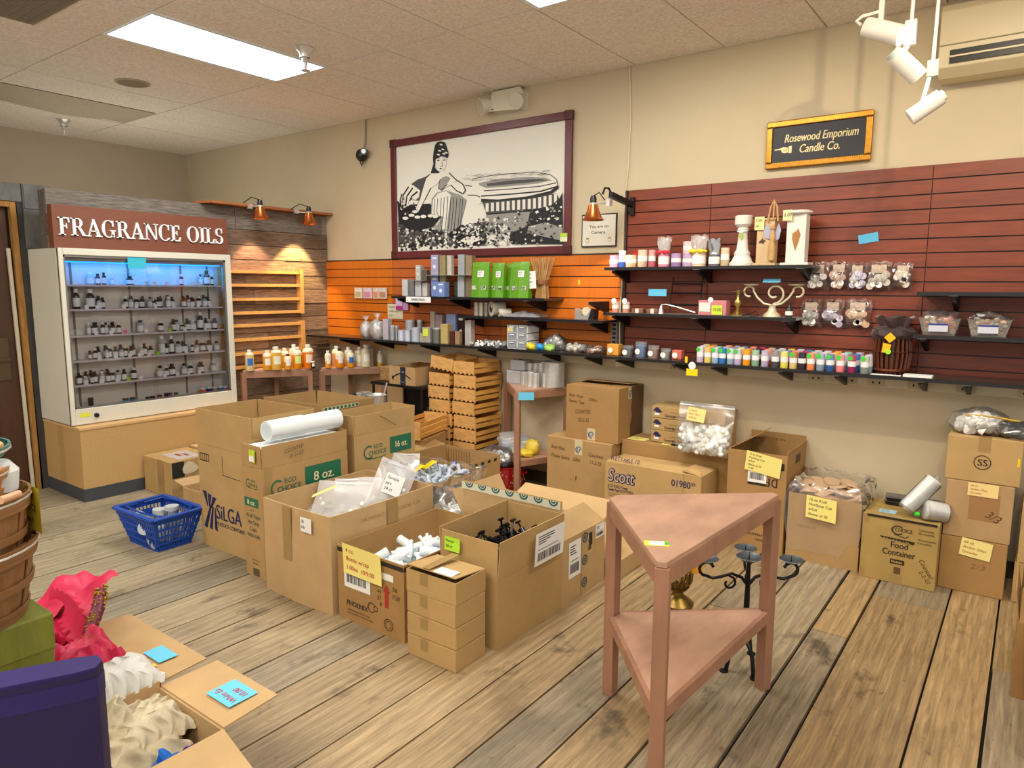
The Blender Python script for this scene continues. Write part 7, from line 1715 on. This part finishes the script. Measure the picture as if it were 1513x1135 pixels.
# ================================================================ left foreground
def bushel(x, y, z, r0, r1, h, label, col, tilt=0., handle=True, grip=True, hz=.0):
    t = thing('bushel_basket', label, 'basket', (x, y, z), group='stacked bushel baskets'); t.rotation_euler.x = tilt
    WM = mat('stave_'+col.strip('#'), col, .6, noise=.3, scale=5, stretch=(5,5,1)); BM_ = mat('band_'+col.strip('#'), col, .6, noise=.35, scale=8, stretch=(1,1,8))
    m = MB(); n = 22; cols = []
    for i in range(n):
        a0 = 2*PI*i/n+.012; a1 = 2*PI*(i+1)/n-.012; vs = []
        for j in range(6):
            f = j/5; r = r0+(r1-r0)*f**.8+.004*(i % 2)
            for a in (a0, (a0+a1)/2, a1):
                vs.append((r*math.cos(a), r*math.sin(a), h*f))
            for a in (a0, (a0+a1)/2, a1):
                vs.append(((r-.004)*math.cos(a), (r-.004)*math.sin(a), h*f))
        fs = []
        for j in range(5):
            o = j*6; fs += [(o,o+1,o+7,o+6),(o+1,o+2,o+8,o+7),(o+3,o+9,o+10,o+4),(o+4,o+10,o+11,o+5),(o,o+6,o+9,o+3),(o+2,o+5,o+11,o+8)]
        m.add(vs, fs)
    m.lathe([(0,.004),(r0-.004,.004),(r0-.004,.01),(0,.01)], 22)
    m.build('staves', WM, t)
    def band(f, hh, th):
        r = r0+(r1-r0)*f**.8+.006; q = r0+(r1-r0)*min(1, f+hh/h)**.8+.006
        MB().lathe([(r,h*f),(r+th,h*f),(q+th,h*f+hh),(q,h*f+hh)], 30, cap=False).build('band', BM_, t, True)
    band(.80, h*.2, .006); band(.42, .02, .005); band(.0, .03, .004)
    if handle:
        MB().tube([((r1+.01)*math.cos(q), (r1+.01)*math.sin(q), h-.01+hz*math.sin(q*2-.4)) for q in [-.6+.25*k for k in range(10)]], .0035, 6).build('wire_bail', STEEL, t, True)
        if grip:
            a = .55; c = Vector((math.cos(a), math.sin(a), 0))*(r1+.012); d = Vector((-math.sin(a), math.cos(a), .0)); p = c+Vector((0,0,h+.01)); MB().cyl(p-d*.028, p+d*.028, .0095, n=14).build('wooden_grip', flat('#d3a57c',.5), t, True)
    return t
t = thing('fabric_box', 'olive green satin-covered box under the bushel baskets', 'box', (3.17, -3.93, 0))
box(-.17,.17,-.20,.20,0,.66).build('box_body', mat('olive_satin','#6b7024',.35,noise=.25,scale=4,stretch=(1,6,1)), t, bevel=.006)
box(-.173,.173,-.203,.203,.57,.668).build('lid', mat('olive_satin2','#757a2c',.35,noise=.25,scale=4,stretch=(1,6,1)), t, bevel=.006)
bushel(3.2,-3.908,.6685,.155,.19,.195,'dark bushel basket at bottom of the stack on green box','#8a6038', grip=False)
bushel(3.2,-3.905,.79,.15,.18,.195,'second bushel basket from bottom nested in the dark one','#93683e')
bushel(3.2,-3.92,.93,.125,.155,.12,'light orange bushel basket, third in stack','#c08540')
bushel(3.2,-3.91,1.056,.12,.15,.05,'teal-lined shallow basket with grip on top of the bushel stack','#4f8f88')
bushel(3.19,-3.92,1.11,.115,.14,.045,'topmost shallow basket with wooden grip on bushel stack','#8a5a34')
tag(MB().add([(3.20,-3.93,1.20),(3.30,-3.86,1.205),(3.27,-3.80,1.225),(3.17,-3.88,1.225)], [(0,1,2,3)]).build('blue_note', BNOTE), 'light blue note on top of the bushel basket stack', 'note')
tag(MB().lathe([(0,0),(.045,0),(.05,.05),(.03,.075),(0,.078)], 14).build('white_pouch', flat('#e2e6e4'), None, True, loc=(3.235,-3.79,.985)), 'white pouch tucked beside the second bushel basket', 'pouch')
yn = thing('yellow_sign', 'yellow paper sign with handwriting tucked behind bushel baskets', 'sign', (3.20, -3.72, .865), .0)
sheet(yn, Fr((0,0,0),(1,0,0),(0,0,1)), 0, .10, 0, .12, flat('#c9b41c',.7), ('SALE','PRICE','each'), name='paper')
# cloth cartons
t, F, a, b = carton('shipping_carton', 'open kraft carton of beige linens in left foreground', 3.36, 3.69, -3.80, -3.48, .35, k=3, flaps=(('N',.17,88,.008),('E',.19,108,.01),('W',.02,0)))
bf = Fr((a,b+.17,.3615),(-1,0,0),(0,-1,0)); sheet(t, bf, .06, .175, .03, .12, BNOTE, ('White Ea','10.00'), flat('#c0392b'), name='blue_note', d=.002)
LIN = mat('beige_linen','#b7aa8c',.85,noise=.22,scale=26,bump=.15)
for i, (x0,x1,y0,y1,z,lb) in enumerate([(3.365,3.62,-3.77,-3.52,.30,'bunched beige patterned linen filling the left foreground carton')]):
    m = MB(); crumple(m, x0,x1,y0,y1,z,.085,5,60,54,.03); tag(m.build('linen_cloth', LIN, smooth=True), lb, 'cloth')
m = MB(); crumple(m, 3.37,3.56,-3.67,-3.49,.33,.08,14,44,40,.02); tag(m.build('linen_cloth', mat('pale_linen','#c4b99d',.85,noise=.2,scale=30), smooth=True), 'paler folded linen on top at far side of linen carton', 'cloth')
def foil(x,y,z,s,c,lb,sd):
    m = MB(); blob(m,(x,y,z),s,s*.7,s*.8,sd,.55,12,8); tag(m.build('foil_wrap', mat('foil_'+c.strip('#'),c,.25,.5), smooth=False), lb, 'wrapping', 'coloured foil wraps')
foil(3.64,-3.60,.27,.05,'#1f6fd0','shiny blue foil at right inside of linen carton',1); foil(3.655,-3.55,.29,.035,'#5a2a8a','purple foil above the blue foil in linen carton',2); foil(3.60,-3.73,.28,.05,'#2a86d8','second blue foil at near side of linen carton',3); foil(3.52,-3.76,.31,.06,'#5b2a86','purple chiffon scrunch at near edge of linen carton',4)
t, F, a, b = carton('shipping_carton', 'open kraft carton of pink organza behind the linen carton', 2.80, 3.345, -3.715, -3.475, .35, k=3, flaps=(('N',.16,91,.02),))
fz = Fr((a,b+.16,.3575),(-1,0,0),(0,-1,0)); sheet(t, fz, .10, .20, .05, .11, BNOTE, name='blue_note'); sheet(t, fz, .09, .11, .12, .135, flat('#e2c83a'), name='yellow_sticker')
t['label'] = 'open kraft carton of pink organza beyond the linen carton, blue note on flap'
ORGZ = mat('pink_organza','#c9214f',.5,noise=.2,scale=8,sub=.1)
t = thing('organza_cloth', 'bright pink organza cloth with gold beaded band spilling from carton', 'cloth', (0,0,0))
m = MB(); crumple(m, 2.80,3.33,-3.71,-3.46,.34,.13,9,70,50,.02); m.build('cloth_heap', ORGZ, t, True)
n = 12; vs = []
for j in range(n+1):
    for i in range(n+1):
        u, v = i/n, j/n; x = 2.60+.25*u+.04*v; y = -3.62+.22*v+.03*u; z = .43+.05*math.sin(PI*u*.9)+.03*v*math.sin(7*u+1)+.04*v+.02*math.sin(11*v+4*u)-.05*(1-u)*(1-v)
        vs.append((x,y,z))
MB().add(vs, [(j*(n+1)+i, j*(n+1)+i+1, (j+1)*(n+1)+i+1, (j+1)*(n+1)+i) for j in range(n) for i in range(n)]).build('cloth_flare', ORGZ, t, True)
BP = [(2.945,-3.449,.52),(3.01,-3.49,.49),(3.046,-3.534,.44),(3.105,-3.55,.40)]
vs = []
for j in range(13):
    f = j/12*2.99; k = int(f); q = Vector(BP[k]).lerp(Vector(BP[k+1]), f-k)
    for i in range(13):
        v = i/12; vs.append((q.x-.26*v+.012*math.sin(9*v+j), q.y-.09*v+.015*math.sin(7*v+.8*j), q.z-.012-.10*v*v+.028*math.sin(11*v+.9*j)*(v > .05)+.03*math.sin(PI*v)))
MB().add(vs, [(j*13+i, j*13+i+1, (j+1)*13+i+1, (j+1)*13+i) for j in range(12) for i in range(12)]).build('cloth_ruffle', ORGZ, t, True)
m = MB(); r = random.Random(2); gb = MB()
for i in range(190):
    f = r.random()*2.99; k = int(f); q = Vector(BP[k]).lerp(Vector(BP[k+1]), f-k) + Vector((r.uniform(-1,1), r.uniform(-1,1), r.uniform(-.3,1))).normalized()*.019; gb.ball(q, .0042,.0042,.0042,6,4)
gb.build('gold_beading', mat('gold_bead2','#b9962e',.3,.7), t, True)
m.tube(BP, [.014,.02,.02,.014], 10)
m.build('beaded_band', mat('maroon_band','#6a1638',.5,noise=.4,scale=60), t, True)
m = MB(); crumple(m, 3.20,3.36,-3.64,-3.46,.385,.07,23,22,20,.02); tag(m.build('white_cloth', mat('white_cloth','#d2d2cc',.8,noise=.08,scale=20), smooth=True), 'white cloth corner between pink organza and linens', 'cloth')
# purple bolt
t = thing('fabric_bolt', 'deep purple tulle bolt standing upright at bottom left corner', 'fabric bolt', (3.735, -3.91, 0), -.48)
PU = mat('purple_tulle','#1a0b44',.6,noise=.25,scale=3,stretch=(1,1,7)); PU2 = mat('purple_fold','#22115a',.6,noise=.2,scale=5,stretch=(1,1,8))
m = MB(); prof = [(-.03,-.16),(.03,-.16),(.036,-.1),(.036,.08),(.028,.115),(0,.125),(-.028,.115),(-.036,.08),(-.036,-.1)]
m.prism(prof, .0, .715); m.build('fabric_roll', PU, t, True)
m = MB(); m.prism([(x*1.03,y*1.01) for x,y in prof], .66, .70); m.prism([(x*.95,y*.99) for x,y in prof], .70, .722); m.build('top_fold', PU2, t, True)

# ================================================================ light
def area(loc, sx, sy, p, col, rot=(0,0,0)):
    l = bpy.data.lights.new('panel_or_fill_light', 'AREA'); l.shape = 'RECTANGLE'; l.size = sx; l.size_y = sy; l.energy = p; l.color = col
    o = bpy.data.objects.new('panel_or_fill_light', l); C.objects.link(o); o.location = loc; o.rotation_euler = rot
for x, y, p in ((1.075,-1.75,34),(3.36,-1.73,34),(5.5,-1.75,22),(1.1,-4.6,30),(3.4,-4.9,34),(5.6,-4.9,34),(1.1,-6.8,20),(4.4,-6.9,26),(6.9,-3.4,24)):  # first two sit at the modelled panels, the rest are unseen, added for lighting
    area((x,y,CEIL-.012), .53, 1.15, p, (1,.95,.88))
def spot(loc, to, p, col, ang, blend=.35, rad=.02):
    l = bpy.data.lights.new('spot_lamp', 'SPOT'); l.energy = p; l.color = col; l.spot_size = math.radians(ang); l.spot_blend = blend; l.shadow_soft_size = rad
    o = bpy.data.objects.new('spot_lamp', l); C.objects.link(o); o.location = loc
    o.rotation_euler = (Vector(to)-Vector(loc)).to_track_quat('-Z', 'Y').to_euler()
WARM = (1, .78, .48)
spot((.045,-.345,2.045), (-.10,-.42,1.3), 70, (1,.72,.35), 75)
spot((.045,-.835,2.055), (-.10,-.80,1.3), 30, (1,.55,.35), 70)
spot((2.96,-.38,1.93), (2.96,-.2,1.2), 14, WARM, 95)
spot((4.765,-.815,2.57), (5.2,-.3,1.95), 22, (1,.83,.55), 80, .5)
spot((5.25,-1.9,2.9), (4.55,-.05,1.2), 60, (1,.82,.55), 95, .6)
spot((3.9,-1.9,2.92), (3.75,-.05,1.3), 28, (1,.82,.6), 90, .6)
bl = bpy.data.lights.new('blue_lamp', 'AREA'); bl.shape = 'RECTANGLE'; bl.size = .05; bl.size_y = 1.1; bl.energy = 2.2; bl.color = (.02,.38,1)
o = bpy.data.objects.new('blue_lamp', bl); C.objects.link(o); o.location = (-.04,-1.74,1.648); o.rotation_euler = (0,.35,0)
area((-1.2,-1.3,1.7), 1.2, 1.6, 10, (1,.9,.75), (PI,0,0))  # added upward fill behind the partition, brightens ceiling and left wall
area((3.2,-5.6,1.9), 3.0, 2.0, 120, (1,.93,.82), (PI,0,0))  # added bounce fill in mid-air, aimed up to brighten the ceiling
w = bpy.data.worlds.new('world'); bpy.context.scene.world = w; w.use_nodes = True
w.node_tree.nodes['Background'].inputs['Color'].default_value = (1,.97,.93,1); w.node_tree.nodes['Background'].inputs['Strength'].default_value = .75
sc = bpy.context.scene
sc.view_settings.view_transform = 'Standard'; sc.view_settings.look = 'None'; sc.view_settings.exposure = 0
